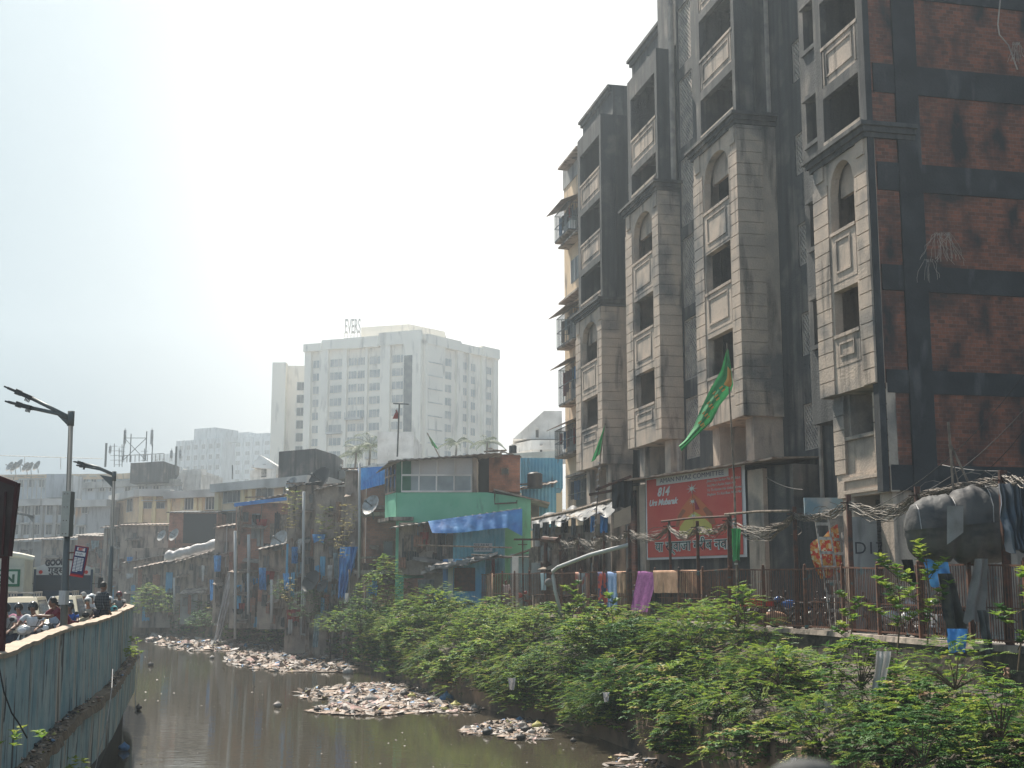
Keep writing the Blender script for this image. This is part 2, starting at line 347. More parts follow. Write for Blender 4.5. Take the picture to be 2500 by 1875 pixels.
def lattice(m, t0, t1, z0, z1, p, s=.24, w=.075):
    wd, h = t1 - t0, z1 - z0
    k = -h
    while k < wd:
        for sg in (1, -1):
            # line t = t0 + k + q, z = z0 + q clipped to the panel
            q0 = max(0, -k); q1 = min(h, wd - k)
            if q1 - q0 > .04:
                a, b = ((t0 + k + q0, z0 + q0), (t0 + k + q1, z0 + q1)) if sg > 0 else ((t0 + k + q0, z1 - q0), (t0 + k + q1, z1 - q1))
                m.bar((a[0], p + sg * .012, a[1]), (b[0], p + sg * .012, b[1]), w, .05, up=(0, 1, 0))
        k += s
    m.box(t0 - .06, t0, p - .07, p + .07, z0 - .06, z1 + .06); m.box(t1, t1 + .06, p - .07, p + .07, z0 - .06, z1 + .06)
    m.box(t0, t1, p - .07, p + .07, z0 - .06, z0); m.box(t0, t1, p - .07, p + .07, z1, z1 + .06)
def jali(t0, t1, z0, z1, p, **k):
    m = MB(); lattice(m, t0, t1, z0, z1, p, **k); m.build("lattice_panel", m_jali, AB)
def rustic(m, t0, t1, z0, z1, p0, p1, step=.5):
    z = z0
    while z < z1 - .1:
        m.box(t0, t1, p0, p1, z, min(z + step - .035, z1)); z += step
def cornice(t0, t1, z, side):
    m = MB()
    for a, b, o in ((-.36, -.2, .1), (-.2, -.02, .2), (-.02, .12, .32)):
        m.box(t0 - o, t1 + o, -side, o, z + a, z + b)
    m.build("cornice", m_dark, AB)
def parapet(t0, t1, z0, z1, p, ribs=True, name="balcony_parapet"):
    m = MB(); m.box(t0, t1, p - .14, p, z0, z1 - .12); m.box(t0 - .04, t1 + .04, p - .18, p + .05, z1 - .12, z1)
    frame(m, t0 + .35, t1 - .3, z0 + .3, z1 - .3, p, .07, .035)
    if ribs: m.box(t0 + .1, t0 + .17, p, p + .03, z0 + .1, z1 - .14); m.box(t1 - .17, t1 - .1, p, p + .03, z0 + .1, z1 - .14)
    m.build(name, m_conc, AB)
def tower(t0, t1, sills, zc, zb, ztop, upsills, side=1.72, fl=3.73, brick=False):
    o0, o1 = t0 + .95, t1 - 1.25         # opening
    w = MB(); holes = []
    for i, zs in enumerate(sills):
        top = zs + fl - 2.02 if i < len(sills) - 1 else zs + 2.35
        holes.append((o0, o1, zs - 1.0, top))
    holes[0] = (o0, o1, sills[0] - 1.1, holes[0][3])
    holed(w, t0, t1, zb, zc - .3, 0, .3, holes)
    # arch spandrels over the top opening
    h = holes[-1]; cx = (o0 + o1) / 2; rx = (o1 - o0) / 2; zt = h[3]; zr = zt - .95
    for k in range(12):
        a, b = -1 + 2 * k / 12, -1 + 2 * (k + 1) / 12
        za, zb_ = zr + .95 * math.sqrt(max(0, 1 - a*a)), zr + .95 * math.sqrt(max(0, 1 - b*b))
        A1, B1 = cx + a * rx, cx + b * rx
        w.hexa([(A1, -.3, za), (B1, -.3, zb_), (B1, -.001, zb_), (A1, -.001, za)], [(A1, -.3, zt), (B1, -.3, zt), (B1, -.001, zt), (A1, -.001, zt)])
    # sides and roof of the projecting bay, lower part
    tb = .32 if brick else 0; w.box(t0 + tb, t0 + tb + .25, -side, -.3, zb, zc - .3); w.box(t1 - .25, t1, -side, -.3, zb, zc - .3)
    w.box(t0 + .25, t1 - .25, -side, -.3, zb, zb + .2)
    w.build("bay_wall", m_conc, AB)
    for hl in holes[1:] + holes[:1]: pass
    # tympanum behind the arch
    tp = MB(); tp.box(o0, o1, -.55, -.4, zt - 1.05, zt + .02); tp.build("arch_tympanum", m_conc, AB)
    # quoins
    q = MB()
    rustic(q, t0, o0 - .12, zb + .02, zt - .55, 0, .045); q.build("quoins", m_conc, AB); q = MB(); rustic(q, o1 + .15, t1, zb + .02, zt - .55, 0, .045)
    q.build("quoins", m_conc, AB)
    for a_, b_ in ((t0 + .15, o0 - .3), (o1 + .4, t1 - .2)): q = MB(); q.box(a_, b_, 0, .06, zt - .3, zt + .45); q.build("corner_panel", m_conc, AB)
    q = MB()
    if not brick: rustic(q, t0 - .045, t0, zb + .02, zc - .4, -1.1, .045); q.build("quoins", m_conc, AB)
    # parapets + inner rooms
    for i, zs in enumerate(sills): parapet(o0, o1, zs - (1.78 if i else 1.1), zs, .012, ribs=False)
    inner = MB()
    for i, zs in enumerate(sills):
        fz = zs - 1.02
        inner.box(t0 + .25, t1 - .25, -3.2, -.3, fz - .15, fz)
        inner.box(t0 + .9, t0 + 1.0, -1.9, -.3, fz, fz + fl - .15)
    inner.box(t0 + .25, t1 - .25, -3.3, -3.2, zb, ztop - .2)
    # upper part: thin jambs, open balconies
    u0, u1 = t0 + .25, t1 - .2; u = MB(); ph = -.12
    hs = []
    for i, zs in enumerate(upsills):
        top = (upsills[i+1] - 1.9) if i < len(upsills) - 1 else ztop - 1.15
        hs.append((u0 + .32, u1 - .55, max(zs - 1.5, zc + .1), top))
    holed(u, u0, u1, zc, ztop, ph, .25, hs)
    u.box(u0, u0 + .25, -side, ph - .25, zc, ztop); u.box(u1 - .25, u1, -side, ph - .25, zc, ztop); u.box(u0 + .25, u1 - .25, -side, ph - .25, ztop - .2, ztop - .01)
    u.box(u0 - .05, u0, -side * .62, -side * .55, zc, ztop - .1)
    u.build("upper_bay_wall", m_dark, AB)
    for i, zs in enumerate(upsills):
        parapet(u0 + .32, u1 - .55, hs[i][2], zs, ph - .03)
        fz = zs - 1.0; inner.box(u0 + .25, u1 - .25, -3.2, ph - .25, fz - .15, fz); inner.box(u0 + 1.2, u0 + 1.3, -1.9, ph - .6, fz, fz + 3.4)
    inner.build("balcony_floors", m_grey, AB)
    cornice(t0, t1, zc, side)
    # storeys below the overhang
    lo = MB()
    for a, b in ((t0 + .15, t0 + .95), (t1 - 1.2, t1 - .4)): lo.box(a, b, -1.6, -.45, 0, zb)
    lo.box(t0 + .15, t1 - .4, -1.72, -1.6, 0, zb - .001) if not brick else None
    lo.build("ground_piers", m_conc, AB)
FL = 3.73
tower(10.7, 15.7, [10.23, 13.95, 17.55], 20.7, 8.15, 39., [21.3, 24.85, 28.6, 32.3])
tower(20.6, 25.8, [10.23, 14.03, 17.75], 20.9, 8.3, 28.0, [21.6, 24.6])
tower(30.4, 35.8, [10.3, 14.05], 17.2, 8.0, 28.2, [17.9, 21.5, 25.2])
tower(0, 3.9, [9.86, 13.43], 16.35, 7.86, 34., [16.9, 20.4, 24., 27.6], fl=3.53, brick=True)
# main recessed wall with its own corners, light wells and taller stair towers
mw = MB()
holesM = []
JM = [(18.55, 20.4, a, b) for a, b in ((11.05, 14.), (14.6, 18.), (18.6, 22.), (22.6, 26.1), (26.7, 29.8), (30.4, 33.5))]
holed(mw, 15.7 - .3, 20.6, 0, 39, -1.1, .5, [(a, b, c, d) for a, b, c, d in JM] + [(18.55, 20.4, 7.3, 10.2)]); mw.box(20.6, 23.3, -2.12, -1.1, 28.2, 39); mw.box(20.85, 23.3, -2.12, -1.72, 0, 28.2)
wnd = [(7.8, 8.9, z, z + 1.7) for z in (10.3, 13.9, 17.6, 21.5, 25.1)] + [(7.5, 9.0, 6.6, 8.4)]
holed(mw, 3.0, 12., 0, 39, -1.72, .4, wnd)
mw.box(25.6, 29.6, -2.12, -1.72, 0, 31.0); mw.box(23.3, 25.6, -2.12, -1.72, 20, 31.0); mw.box(29.2, 29.6, -7, -2.12, 0, 31.0)
mw.box(33.8, 40, -2.12, -1.72, 0, 31.1); mw.box(33.4, 33.8, -7, -1.72, 0, 31.1)
mw.box(29.6, 33.4, -7.4, -7.0, 0, 29)
mw.box(23.3, 29.6, -12, -2.12, 30.5, 31.0); mw.box(33.8, 40, -12, -2.12, 30.6, 31.1); mw.box(39.6, 40, -12, -2.12, 0, 30.6)
mw.box(20.9, 23.3, -12, -2.12, 38, 39); mw.box(22.9, 23.3, -12, -2.12, 31.0, 38)
mw.box(3, 20.9, -12, -2.12, 38.5, 39)
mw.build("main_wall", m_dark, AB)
for a, b, c, d in JM: jali(a + .06, b - .06, c + .06, d - .06, -1.22)
jali(18.61, 20.34, 7.36, 10.14, -1.22)
for a, b, c, d in wnd: jali(a + .06, b - .06, c + .06, d - .06, -1.84, s=.22, w=.07)
for (a, b, z) in ((23.0, 29.8, 31.0), (33.5, 40.2, 31.1)):
    m = MB(); m.box(a, b, -2.3, -1.45, z - .05, z + .12); m.box(a + .1, b - .1, -2.2, -1.58, z - .3, z - .05); m.box(a, a + .35, -7, -2.3, z - .05, z + .12); m.build("roof_cornice", m_dark, AB)
# shallow balcony bay next to the near tower
m = MB(); holed(m, 3.9, 6.6, 7.3, 39, -.95, .25, [(4.75, 6.2, z, z + 1.7) for z in (10.2, 13.9, 17.9, 21.6, 25.2)])
m.box(6.35, 6.6, -1.72, -1.2, 7.3, 39); m.box(3.9, 6.35, -1.72, -1.2, 7.3, 7.5)
for z in (10.2, 13.9, 17.9, 21.6, 25.2): m.box(4.65, 6.3, -1.0, -.86, z - .16, z - .002); m.box(4.65, 6.3, -.95, -.82, z + 1.7, z + 1.85)
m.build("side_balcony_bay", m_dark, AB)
m = MB()
for t in (7.35, 20.9, 26.4): m.tube([(t, -1.6, 3), (t, -1.6, 37 if t < 20 else 30)], .09, 6)
m.tube([(20.75, -.9, 3), (20.75, -.9, 37)], .15, 6); m.tube([(11.0, -1.6, 3), (11.0, -1.6, 37)], .13, 6)
m.build("drain_pipe", m_jali, AB)
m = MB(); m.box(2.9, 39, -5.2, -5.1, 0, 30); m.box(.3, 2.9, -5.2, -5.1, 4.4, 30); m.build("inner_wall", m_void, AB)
# near end: brick infill between sooty columns and beams
cz = [4.45, 7.6, 11.1, 14.6, 18.1, 21.5, 25, 28.5, 32, 36]
fr = MB(); bk = MB()
zb = [(4.45, 5.25), (7.55, 8.3), (10.9, 11.75), (14.25, 15.2), (17.6, 18.6), (21., 22.), (24.5, 25.5), (28, 29), (31.6, 32.6)]
for a, b in zb: fr.box(-.03, .3, -13, -.35, a, b)
for a, b in ((-.25, -.03), (-1.95, -1.12), (-13, -12.2), (-7.2, -6.5)): fr.box(-.06, .3, a, b, 4.4, 36)
bk.box(.02, .28, -12.9, -.06, 4.5, 36)
fr.box(.3, 3.9, -13, -1.72, 4.42, 4.7)
fr.box(3.1, 3.4, -13, -1.8, 0, 4.42)
fr.build("end_frame", m_soot, AB); bk.build("brick_infill", m_brick, AB)
m = MB(); m.box(-.02, 3.6, -.62, -.32, 4.4, 5.15); m.box(-.02, .8, -.62, -.32, 5.15, 7.86); m.box(2.9, 3.6, -.62, -.32, 5.15, 7.86)
rustic(m, -.06, .84, 5.2, 7.8, -.32, -.275, .5); rustic(m, 2.86, 3.64, 5.2, 7.8, -.32, -.275, .5); m.box(.8, 2.9, -.52, -.4, 5.15, 6.3); m.box(.75, 2.95, -.56, -.3, 6.3, 6.42)
m.box(.9, 1, -2, -.62, 5.15, 7.8); frame(m, .5, 3.1, 4.5, 5.05, -.32, .12, .06)
m.build("lowest_balcony", m_conc, AB)
# ================================================================ far buildings
def PX(u, v, d): return P(u, v, d).x
def PZ(v, d, u=CX): return P(u, v, d).z
m_pale = mat("pale_apartment_paint", (.88, .82, .72), var=(.78, .73, .65), vs=.12, stain=(.33, .30, .27), ss=(.5, .5, .1), sthr=(.55, .8), fine=.05)
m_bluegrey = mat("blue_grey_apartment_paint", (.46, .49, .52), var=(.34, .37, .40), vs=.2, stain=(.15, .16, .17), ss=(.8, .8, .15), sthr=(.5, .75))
m_pane = mat("dark_window_opening", (.06, .065, .07), rough=.4, fine=0, var=(.16, .16, .15), vs=.6)
m_band = mat("grey_band_paint", (.55, .54, .52), var=(.33, .32, .31), vs=.3)
m_yel = mat("pale_yellow_paint", (.72, .60, .36), var=(.6, .5, .32), vs=.5, stain=(.2, .17, .13), sthr=(.58, .78))
class Face:
    def __init__(s, A, B):
        s.A = Vector((A[0], A[1], 0)); s.B = Vector((B[0], B[1], 0)); s.L = (s.B - s.A).length; s.d = (s.B - s.A) / s.L
        s.n = Vector((s.d.y, -s.d.x, 0))            # outward: to the viewer when A is left of B
    def p(s, f, o, z): return s.A + s.d * (f * s.L) + s.n * o + Vector((0, 0, z))
    def box(s, m, f0, f1, o0, o1, z0, z1):
        m.hexa([s.p(f0, o0, z0), s.p(f1, o0, z0), s.p(f1, o1, z0), s.p(f0, o1, z0)][::-1], [s.p(f0, o0, z1), s.p(f1, o0, z1), s.p(f1, o1, z1), s.p(f0, o1, z1)][::-1])
def window(fc, par, f0, f1, z0, z1, o=0, mull=1, shade=True, mats=None, name="window"):
    m = MB(); w = min(.12, (f1 - f0) * fc.L * .1) / fc.L
    m.mat = 1; fc.box(m, f0 + w, f1 - w, o - .02, o + .03, z0 + .06, z1 - .06)
    m.mat = 0; fc.box(m, f0, f0 + w, o - .02, o + .08, z0, z1); fc.box(m, f1 - w, f1, o - .02, o + .08, z0, z1)
    fc.box(m, f0 + w, f1 - w, o - .02, o + .08, z0, z0 + .07); fc.box(m, f0 + w, f1 - w, o - .02, o + .08, z1 - .07, z1)
    for k in range(mull):
        f = lerp(f0, f1, (k + 1) / (mull + 1)); fc.box(m, f - w * .25, f + w * .25, o + .03, o + .07, z0 + .07, z1 - .07)
    if shade: fc.box(m, f0 - w * .8, f1 + w * .8, o, o + .5, z1 + .08, z1 + .2)
    return m.build(name, mats or [m_band, m_pane], par)
def body(fcs, z0, z1, depth, m=None):       # extruded footprint behind the faces
    m = m or MB(); pts = [fcs[0].A] + [f.B for f in fcs]
    back = Vector((0, depth, 0)); poly = pts + [pts[-1] + back, pts[0] + back]
    m.prism([p + Vector((0, 0, z0)) for p in poly], (0, 0, z1 - z0)); return m
m_pane2 = mat("haze_paled_window", (.30, .32, .33), rough=.4, fine=0, var=(.50, .48, .45), vs=.35)  # pane colour lightened to imitate haze over the distant tower
# --- tall pale block with the rooftop letters
ev = thing("apartment_tower", "hazy pale twelve-storey apartment tower with rooftop letters EVERS", "apartment building")
D = 285.
A = P(743, 1100, 296); B = P(1031, 1100, D); C = P(1210, 1100, 306)
f1, f2 = Face(A, B), Face(B, C)
zt = PZ(815, D)
body([f1, f2], 0, zt - 1.6, 30).build("wall", m_pale, ev)
zrows = [PZ(v, 300) for v in range(0)]
fl = 3.08
st = MB()
for a, b, o in ((0, .055, .9), (.13, .205, .9), (.33, .365, .7), (.525, .545, .9), (.655, .735, .9), (.855, 1, 1.3)): f1.box(st, a, b, 0, o, 0, zt - 1.4)
for a, b, o in ((.0, .24, 1.1), (.42, .5, .8), (.58, .61, .7), (.77, .82, .8), (.94, 1., .8)): f2.box(st, a, b, 0, o, 0, zt - 1.4)
st.build("vertical_fin", m_pale, ev)
pr = MB(); f1.box(pr, -.005, .15, 0, 1.4, zt - 2.4, zt - .6); f1.box(pr, .15, .36, 0, 1.1, zt - 2.2, zt + .1); f1.box(pr, .36, .64, 0, 1.4, zt - 2.4, zt + .1); f1.box(pr, .64, 1, 0, 1.1, zt - 2.2, zt + .8)
f2.box(pr, 0, .45, 0, 1.3, zt - 2.4, zt - .1); f2.box(pr, .45, .75, 0, 1.1, zt - 2.4, zt - .5); f2.box(pr, .75, 1, 0, 1.3, zt - 2.4, zt)
pr.build("roof_parapet", m_pale, ev)
sills = MB()
for i in range(13):
    z = zt - 6.3 - i * fl
    for a, b, mu in ((.06, .125, 1), (.21, .32, 2), (.37, .445, 2), (.45, .52, 2), (.55, .65, 2), (.74, .85, 2)):
        window(f1, ev, a, b, z, z + 1.85, o=.1, mull=mu, shade=False, mats=[m_pale, m_pane2])
    for a, b, mu in ((.27, .37, 1), (.51, .58, 1), (.62, .7, 1), (.83, .93, 2)):
        if i < 12: window(f2, ev, a, b, z - .1, z + 1.75, o=.1, mull=mu, shade=False, mats=[m_pale, m_pane2])
    if i > 3:
        g0 = random.choice((.2, .36, .54)); f1.box(sills, g0, g0 + .14, .1, 1.1, z - .4, z + .1)
        for k in range(7): f1.box(sills, g0 + k * .022, g0 + k * .022 + .003, 1.05, 1.1, z + .1, z + 1.4)
    f2.box(sills, .02, .2, 1.1, 1.3, z - .3, z - .1)
sills.build("balcony_grille", m_band, ev)
m = MB(); f1.box(m, .862, .93, 1.3, 1.36, 0, zt - 5); m.build("stair_glazing", m_pane, ev)
m = MB(); q = Face(P(880, 900, 297), P(997, 900, 293)); body([q, Face(q.B, P(1085, 900, 302))], zt - 2, zt + 3.9, 10, m); m.build("roof_house", m_pale, ev)
lw = Face(P(664, 1100, 303), P(743, 1100, 303)); m = body([lw], 0, PZ(893, 303), 20); lw.box(m, 0, .42, 0, 2.5, 0, PZ(893, 303) + .4); m.build("side_wing", m_pale, ev)
for i in range(9):
    z = PZ(893, 303) - 6 - i * 3.1; window(lw, ev, .72, .98, z, z + 2, o=.05, mull=1, shade=False)
def text(s, size, mats, origin, X, Z, depth=.02, par=None, name="lettering", shear=0, wid=None, bold=0):
    cu = bpy.data.curves.new(name, 'FONT'); cu.body = s; cu.size = size; cu.extrude = depth; cu.shear = shear; cu.offset = bold; cu.resolution_u = 3
    tmp = bpy.data.objects.new("lettering_tmp", cu); COL.objects.link(tmp); bpy.context.view_layer.update()
    dg = bpy.context.evaluated_depsgraph_get(); me = bpy.data.meshes.new_from_object(tmp.evaluated_get(dg))
    bpy.data.objects.remove(tmp); bpy.data.curves.remove(cu)
    X = Vector(X).normalized(); Z = Vector(Z).normalized(); Y = X.cross(Z).normalized()
    sx = 1
    if wid and len(me.vertices): mx = max(v.co.x for v in me.vertices); sx = wid / max(mx, 1e-3)
    for v in me.vertices: c = v.co.copy(); v.co = Vector(origin) + X * c.x * sx + Z * c.y + Y * c.z
    me.materials.clear(); me.materials.append(mats); me.update()
    o = bpy.data.objects.new(name, me); COL.objects.link(o)
    if par: o.parent = par
    return o
a = P(841, 814, 296); text("EVERS", 5.0, m_band, a, (1, -.12, 0), (0, 0, 1), .15, ev, wid=(P(881, 814, 296) - a).length, bold=.06)
m = MB()
for k in range(6): m.bar(a + Vector((k * .75, .3, -2.6)), a + Vector((k * .75, .3, .2)), .12)
m.bar(a + Vector((-.3, .3, -.6)), a + Vector((4.2, 0, -.6)), .1); m.bar(a + Vector((-.3, .3, -1.6)), a + Vector((4.2, 0, -1.6)), .1); m.build("letter_frame", m_band, ev)
# --- hazy high-rises
def highrise(label, u0, u1, vt, d, fl=3.2, wing=(), cols=5, rows=10):
    t = thing("high_rise", label, "apartment building"); f = Face(P(u0, 1150, d), P(u1, 1150, d - 12)); z = PZ(vt, d)
    m = body([f], 0, z, 25)
    for a, b, v in wing: f.box(m, a, b, -14, -.5, z - .5, PZ(v, d))
    for k in range(cols + 1): f.box(m, k / cols - .012, k / cols + .012, 0, .8, 0, z)
    m.build("wall", m_bluegrey, t)
    for k in range(cols):
        for r in range(rows):
            window(f, t, (k + .25) / cols, (k + .75) / cols, z - 4 - r * fl * 1.35, z - 2.0 - r * fl * 1.35, mull=1, shade=False)
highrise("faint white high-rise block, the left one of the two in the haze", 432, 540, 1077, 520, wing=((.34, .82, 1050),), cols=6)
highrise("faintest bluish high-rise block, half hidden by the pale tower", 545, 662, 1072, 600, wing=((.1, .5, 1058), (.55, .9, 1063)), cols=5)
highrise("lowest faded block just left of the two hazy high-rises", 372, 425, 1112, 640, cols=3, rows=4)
# --- mid-distance blocks with flat roofs
def flatblock(name, label, pts, vt, z0=-1, mats=None, wins=(), fascia=True, depth=14, slab=m_band, overhang=.9):
    t = thing(name, label, "apartment building")
    fs = [Face(P(a[0], vt, a[1]), P(b[0], vt, b[1])) for a, b in zip(pts, pts[1:])]
    z = PZ(vt, min(p[1] for p in pts)); body(fs, z0, z - .9, depth).build("wall", mats or m_cream, t)
    m = MB()
    for f in fs:
        f.box(m, -.01, 1.01, -1, overhang, z - 1.0, z - .1); 
    body(fs, z - .95, z - .3, depth, m); m.build("roof_fascia", slab, t)
    for k, f0, f1_, va, vb, mu in wins:
        f = fs[k]; dd = lerp(pts[k][1], pts[k+1][1], (f0 + f1_) / 2)
        window(f, t, f0, f1_, PZ(vb, dd), PZ(va, dd), mull=mu, o=.02)
    return t, fs, z
def pil(t, f, fr, z0, z1, mt, w=.5, o=.25):
    m = MB(); [f.box(m, a - w / 2 / f.L, a + w / 2 / f.L, 0, o, z0, z1) for a in fr]; m.build("pilaster", mt, t)
t, fs, z = flatblock("cream_block", "low cream block with stained corner beside the far street lamp", [(283, 172), (345, 160), (420, 160)], 1193, wins=[(0, .5, .72, 1213, 1250, 1), (1, .08, .4, 1225, 1242, 1), (1, .5, .8, 1225, 1242, 1)])
pil(t, fs[1], (.03, .45, .97), 0, z - 1, m_yel)
t, fs, z = flatblock("cream_block", "low cream block with barred window above the brick shacks", [(413, 158), (536, 154)], 1193, wins=[(0, .33, .52, 1213, 1245, 2), (0, .74, .93, 1212, 1245, 2)])
pil(t, fs[0], (.04, .3, .56, .66, .97), 0, z - 1, m_yel)
t, fs, z = flatblock("cream_block", "cream block with wide brown balcony glazing left of the dark roof tank", [(531, 142), (675, 134)], 1167, wins=[(0, .12, .45, 1188, 1228, 3), (0, .68, .97, 1184, 1225, 2), (0, .1, .4, 1250, 1300, 2)])
pil(t, fs[0], (.05, .5, .62), 0, z - 1, m_yel, .8, .4)
t, fs, z = flatblock("cream_block", "cream block carrying the dark stained roof tank", [(671, 125), (768, 120), (822, 128)], 1158, wins=[(0, .25, .5, 1178, 1210, 2), (0, .58, .85, 1170, 1200, 1)])
m = MB(); q = Face(P(680, 1130, 124), P(770, 1130, 121)); body([q, Face(q.B, P(819, 1130, 127))], z - .28, PZ(1095, 121), 6, m); m.build("roof_tank", m_dark, t)
flatblock("white_block", "whitewashed low block behind the green house", [(820, 132), (970, 122)], 1128, mats=m_white, slab=m_white, wins=[(0, .05, .12, 1140, 1160, 1)])
t, fs, z = flatblock("white_block", "whitewashed penthouse with pitched gable beside the window-cage building", [(1250, 122), (1300, 118), (1372, 118)], 1072, mats=m_white, slab=m_white, wins=[(1, .1, .22, 1048, 1070, 0), (1, .25, .33, 1090, 1112, 0)], overhang=.15)
m = MB(); a, b, c = P(1252, 1072, 119), P(1328, 1003, 119), P(1372, 1003, 119); e = P(1372, 1072, 119); m.prism([a, b, c, e], (0, 8, 0)); m.build("gable_wall", m_white, t)
flatblock("cream_block", "cream parapet block just behind the black water tank", [(1082, 112), (1180, 108), (1372, 104)], 1100, mats=m_cream, slab=m_white, wins=[(1, .1, .2, 1112, 1130, 0)])
flatblock("white_block", "plain white wall block rising right of the hazy palm tree", [(922, 150), (1010, 150)], 1052, mats=m_white, slab=m_white, overhang=.05)
t, fs, z = flatblock("white_block", "small white building with sloping side wall over the cream blocks", [(447, 190), (492, 188)], 1143, mats=m_white, slab=m_white, overhang=.05)
m = MB(); m.prism([P(447, 1143, 189.5), P(447, 1195, 189.5), P(414, 1195, 189.5), P(419, 1188, 189.5)], (0, 8, 0)); m.build("side_wall", m_white, t)
t, fs, z = flatblock("white_block", "small white gabled house with dark doorway left of the pale tower", [(612, 170), (675, 166)], 1140, mats=m_white, slab=m_white, overhang=.05, wins=[(0, .42, .66, 1138, 1166, 0)])
m = MB(); m.prism([P(612, 1141, 168), P(634, 1110, 168), P(675, 1136, 166), P(675, 1146, 166)], (0, 7, 0)); m.build("gable_wall", m_white, t)
# --- blue-grey blocks on the left
t, fs, z = flatblock("grey_block", "long low grey block with shaded upper storey and dishes on the roof", [(-60, 215), (300, 212), (420, 205)], 1146, mats=m_bluegrey, slab=m_cream, overhang=.3,
    wins=[(0, .02 + k * .07, .06 + k * .07, 1165, 1190, 1) for k in range(13)] + [(1, .2, .4, 1170, 1190, 1), (1, .6, .8, 1170, 1190, 1)])
t, fs, z = flatblock("grey_block", "grey block of open galleries beside the signal box on the lamp post", [(30, 175), (110, 172), (192, 172)], 1216, mats=m_bluegrey, wins=[(k, a, a + .22, v, v + 26, 1) for k in (0, 1) for a in (.06, .4, .72) for v in (1232, 1280)])
pil(t, fs[0], (.02, .36, .68, .98), 0, z - 1, m_grey, .5, .4); pil(t, fs[1], (.34, .67), 0, z - 1, m_grey, .5, .4)
m = MB(); q = Face(P(112, 1190, 171), P(165, 1190, 171)); body([q], z, PZ(1157, 171), 6, m); m.build("roof_shed", m_bluegrey, t)
m = MB(); q = Face(P(45, 1190, 173), P(112, 1190, 172)); [q.box(m, k / 6, k / 6 + .03, 0, .1, z, z + 2.6) for k in range(7)]; q.box(m, 0, 1, 0, .1, z + 2.5, z + 2.7); m.build("terrace_railing", m_band, t)
t, fs, z = flatblock("grey_block", "faded grey block with an orange stained wall patch", [(186, 168), (271, 166)], 1218, mats=mat("patchy_grey_orange_plaster", (.36, .37, .38), var=(.50, .30, .17), vs=.16, vthr=(.52, .6), stain=(.15, .15, .16)), wins=[(0, .18, .38, 1226, 1254, 1), (0, .12, .32, 1285, 1310, 1)])
t, fs, z = flatblock("grey_block", "dim grey block between lamp posts, farthest under the roof masts", [(175, 195), (292, 190), (430, 186)], 1168, mats=m_bluegrey, slab=m_grey, wins=[(0, a, a + .12, 1180, 1200, 1) for a in (.1, .35, .6, .8)] + [(1, a, a + .12, 1180, 1200, 1) for a in (.1, .35, .6)])
m = MB(); q = Face(P(318, 1150, 185), P(398, 1150, 182)); body([q], PZ(1178, 184), PZ(1126, 182), 9, m); m.build("roof_water_tank", m_dark, t)
m = MB(); q = Face(P(300, 1120, 184), P(400, 1120, 181)); zq = PZ(1126, 182); [q.box(m, k / 10, k / 10 + .012, 0, .1, zq, zq + 1.0) for k in range(11)]; q.box(m, 0, 1, 0, .1, zq + .95, zq + 1.05); m.build("tank_railing", m_steel, t)
# roof masts, dishes
def mast(label, u, v0, v1, d, w=1.6, panels=3, lattice_=True):
    t = thing("cell_mast", label, "antenna mast"); a = P(u, v1, d); h = PZ(v0, d, u) - a.z; m = MB()
    if lattice_:
        for sx in (-1, 1):
            for sy in (-1, 1): m.bar(a + Vector((sx * w/2, sy * w/2, 0)), a + Vector((sx * w/2, sy * w/2, h)), .12)
        k = 0
        while k < h - w:
            m.bar(a + Vector((-w/2, -w/2, k)), a + Vector((w/2, -w/2, k + w)), .08); m.bar(a + Vector((w/2, -w/2, k)), a + Vector((-w/2, -w/2, k + w)), .08)
            m.bar(a + Vector((-w/2, -w/2, k + w)), a + Vector((w/2, -w/2, k + w)), .08); k += w
    else: m.tube([a, a + Vector((0, 0, h))], .16, 6)
    m.build("frame", m_lampsteel, t)
    for k in range(panels):
        p = MB(); o = Vector(((-1) ** k * (w * .5 + .35), -.2, h * (.72 if k < 2 else .95))); p.obox(a + o, (.17, 0, 0), (0, .1, 0), (0, 0, h * .13)); p.bar(a + o - Vector((0, 0, h * .2)), a + o + Vector((0, 0, h * .2)), .08); p.build("antenna_panel", m_steel, t)
mast("square lattice mast with panel antennas on the far grey roof tank", 336, 1056, 1126, 184, 3.2, 4)
mast("slim single antenna pole left of the lattice mast", 257, 1082, 1140, 186, .6, 1, False)
mast("slim antenna pole with guys right of the lattice mast", 428, 1090, 1160, 188, .6, 2, False)
for i, (u, v0, v1) in enumerate(((279, 1083, 1140), (291, 1094, 1140), (298, 1085, 1140), (353, 1095, 1126))):
    m = MB(); a, b = P(u, v1, 190), P(u, v0, 190); m.tube([a, b], .06, 4)
    for k in range(4): m.bar(b + Vector((-.5, 0, -.4 - k * .7)), b + Vector((.5, 0, -.4 - k * .7)), .05)
    tag(m.build("aerial", m_lampsteel), "thin rooftop television aerial, number %s from the left beside the lattice mast" % ("one", "two", "three", "four")[i] if False else ("thin rooftop aerial, " + ("tallest, just left of the lattice mast", "shortest, between two thin aerials", "third, closest to the lattice mast on its left", "on the right of the lattice mast")[i]), "aerial", "rooftop aerials")
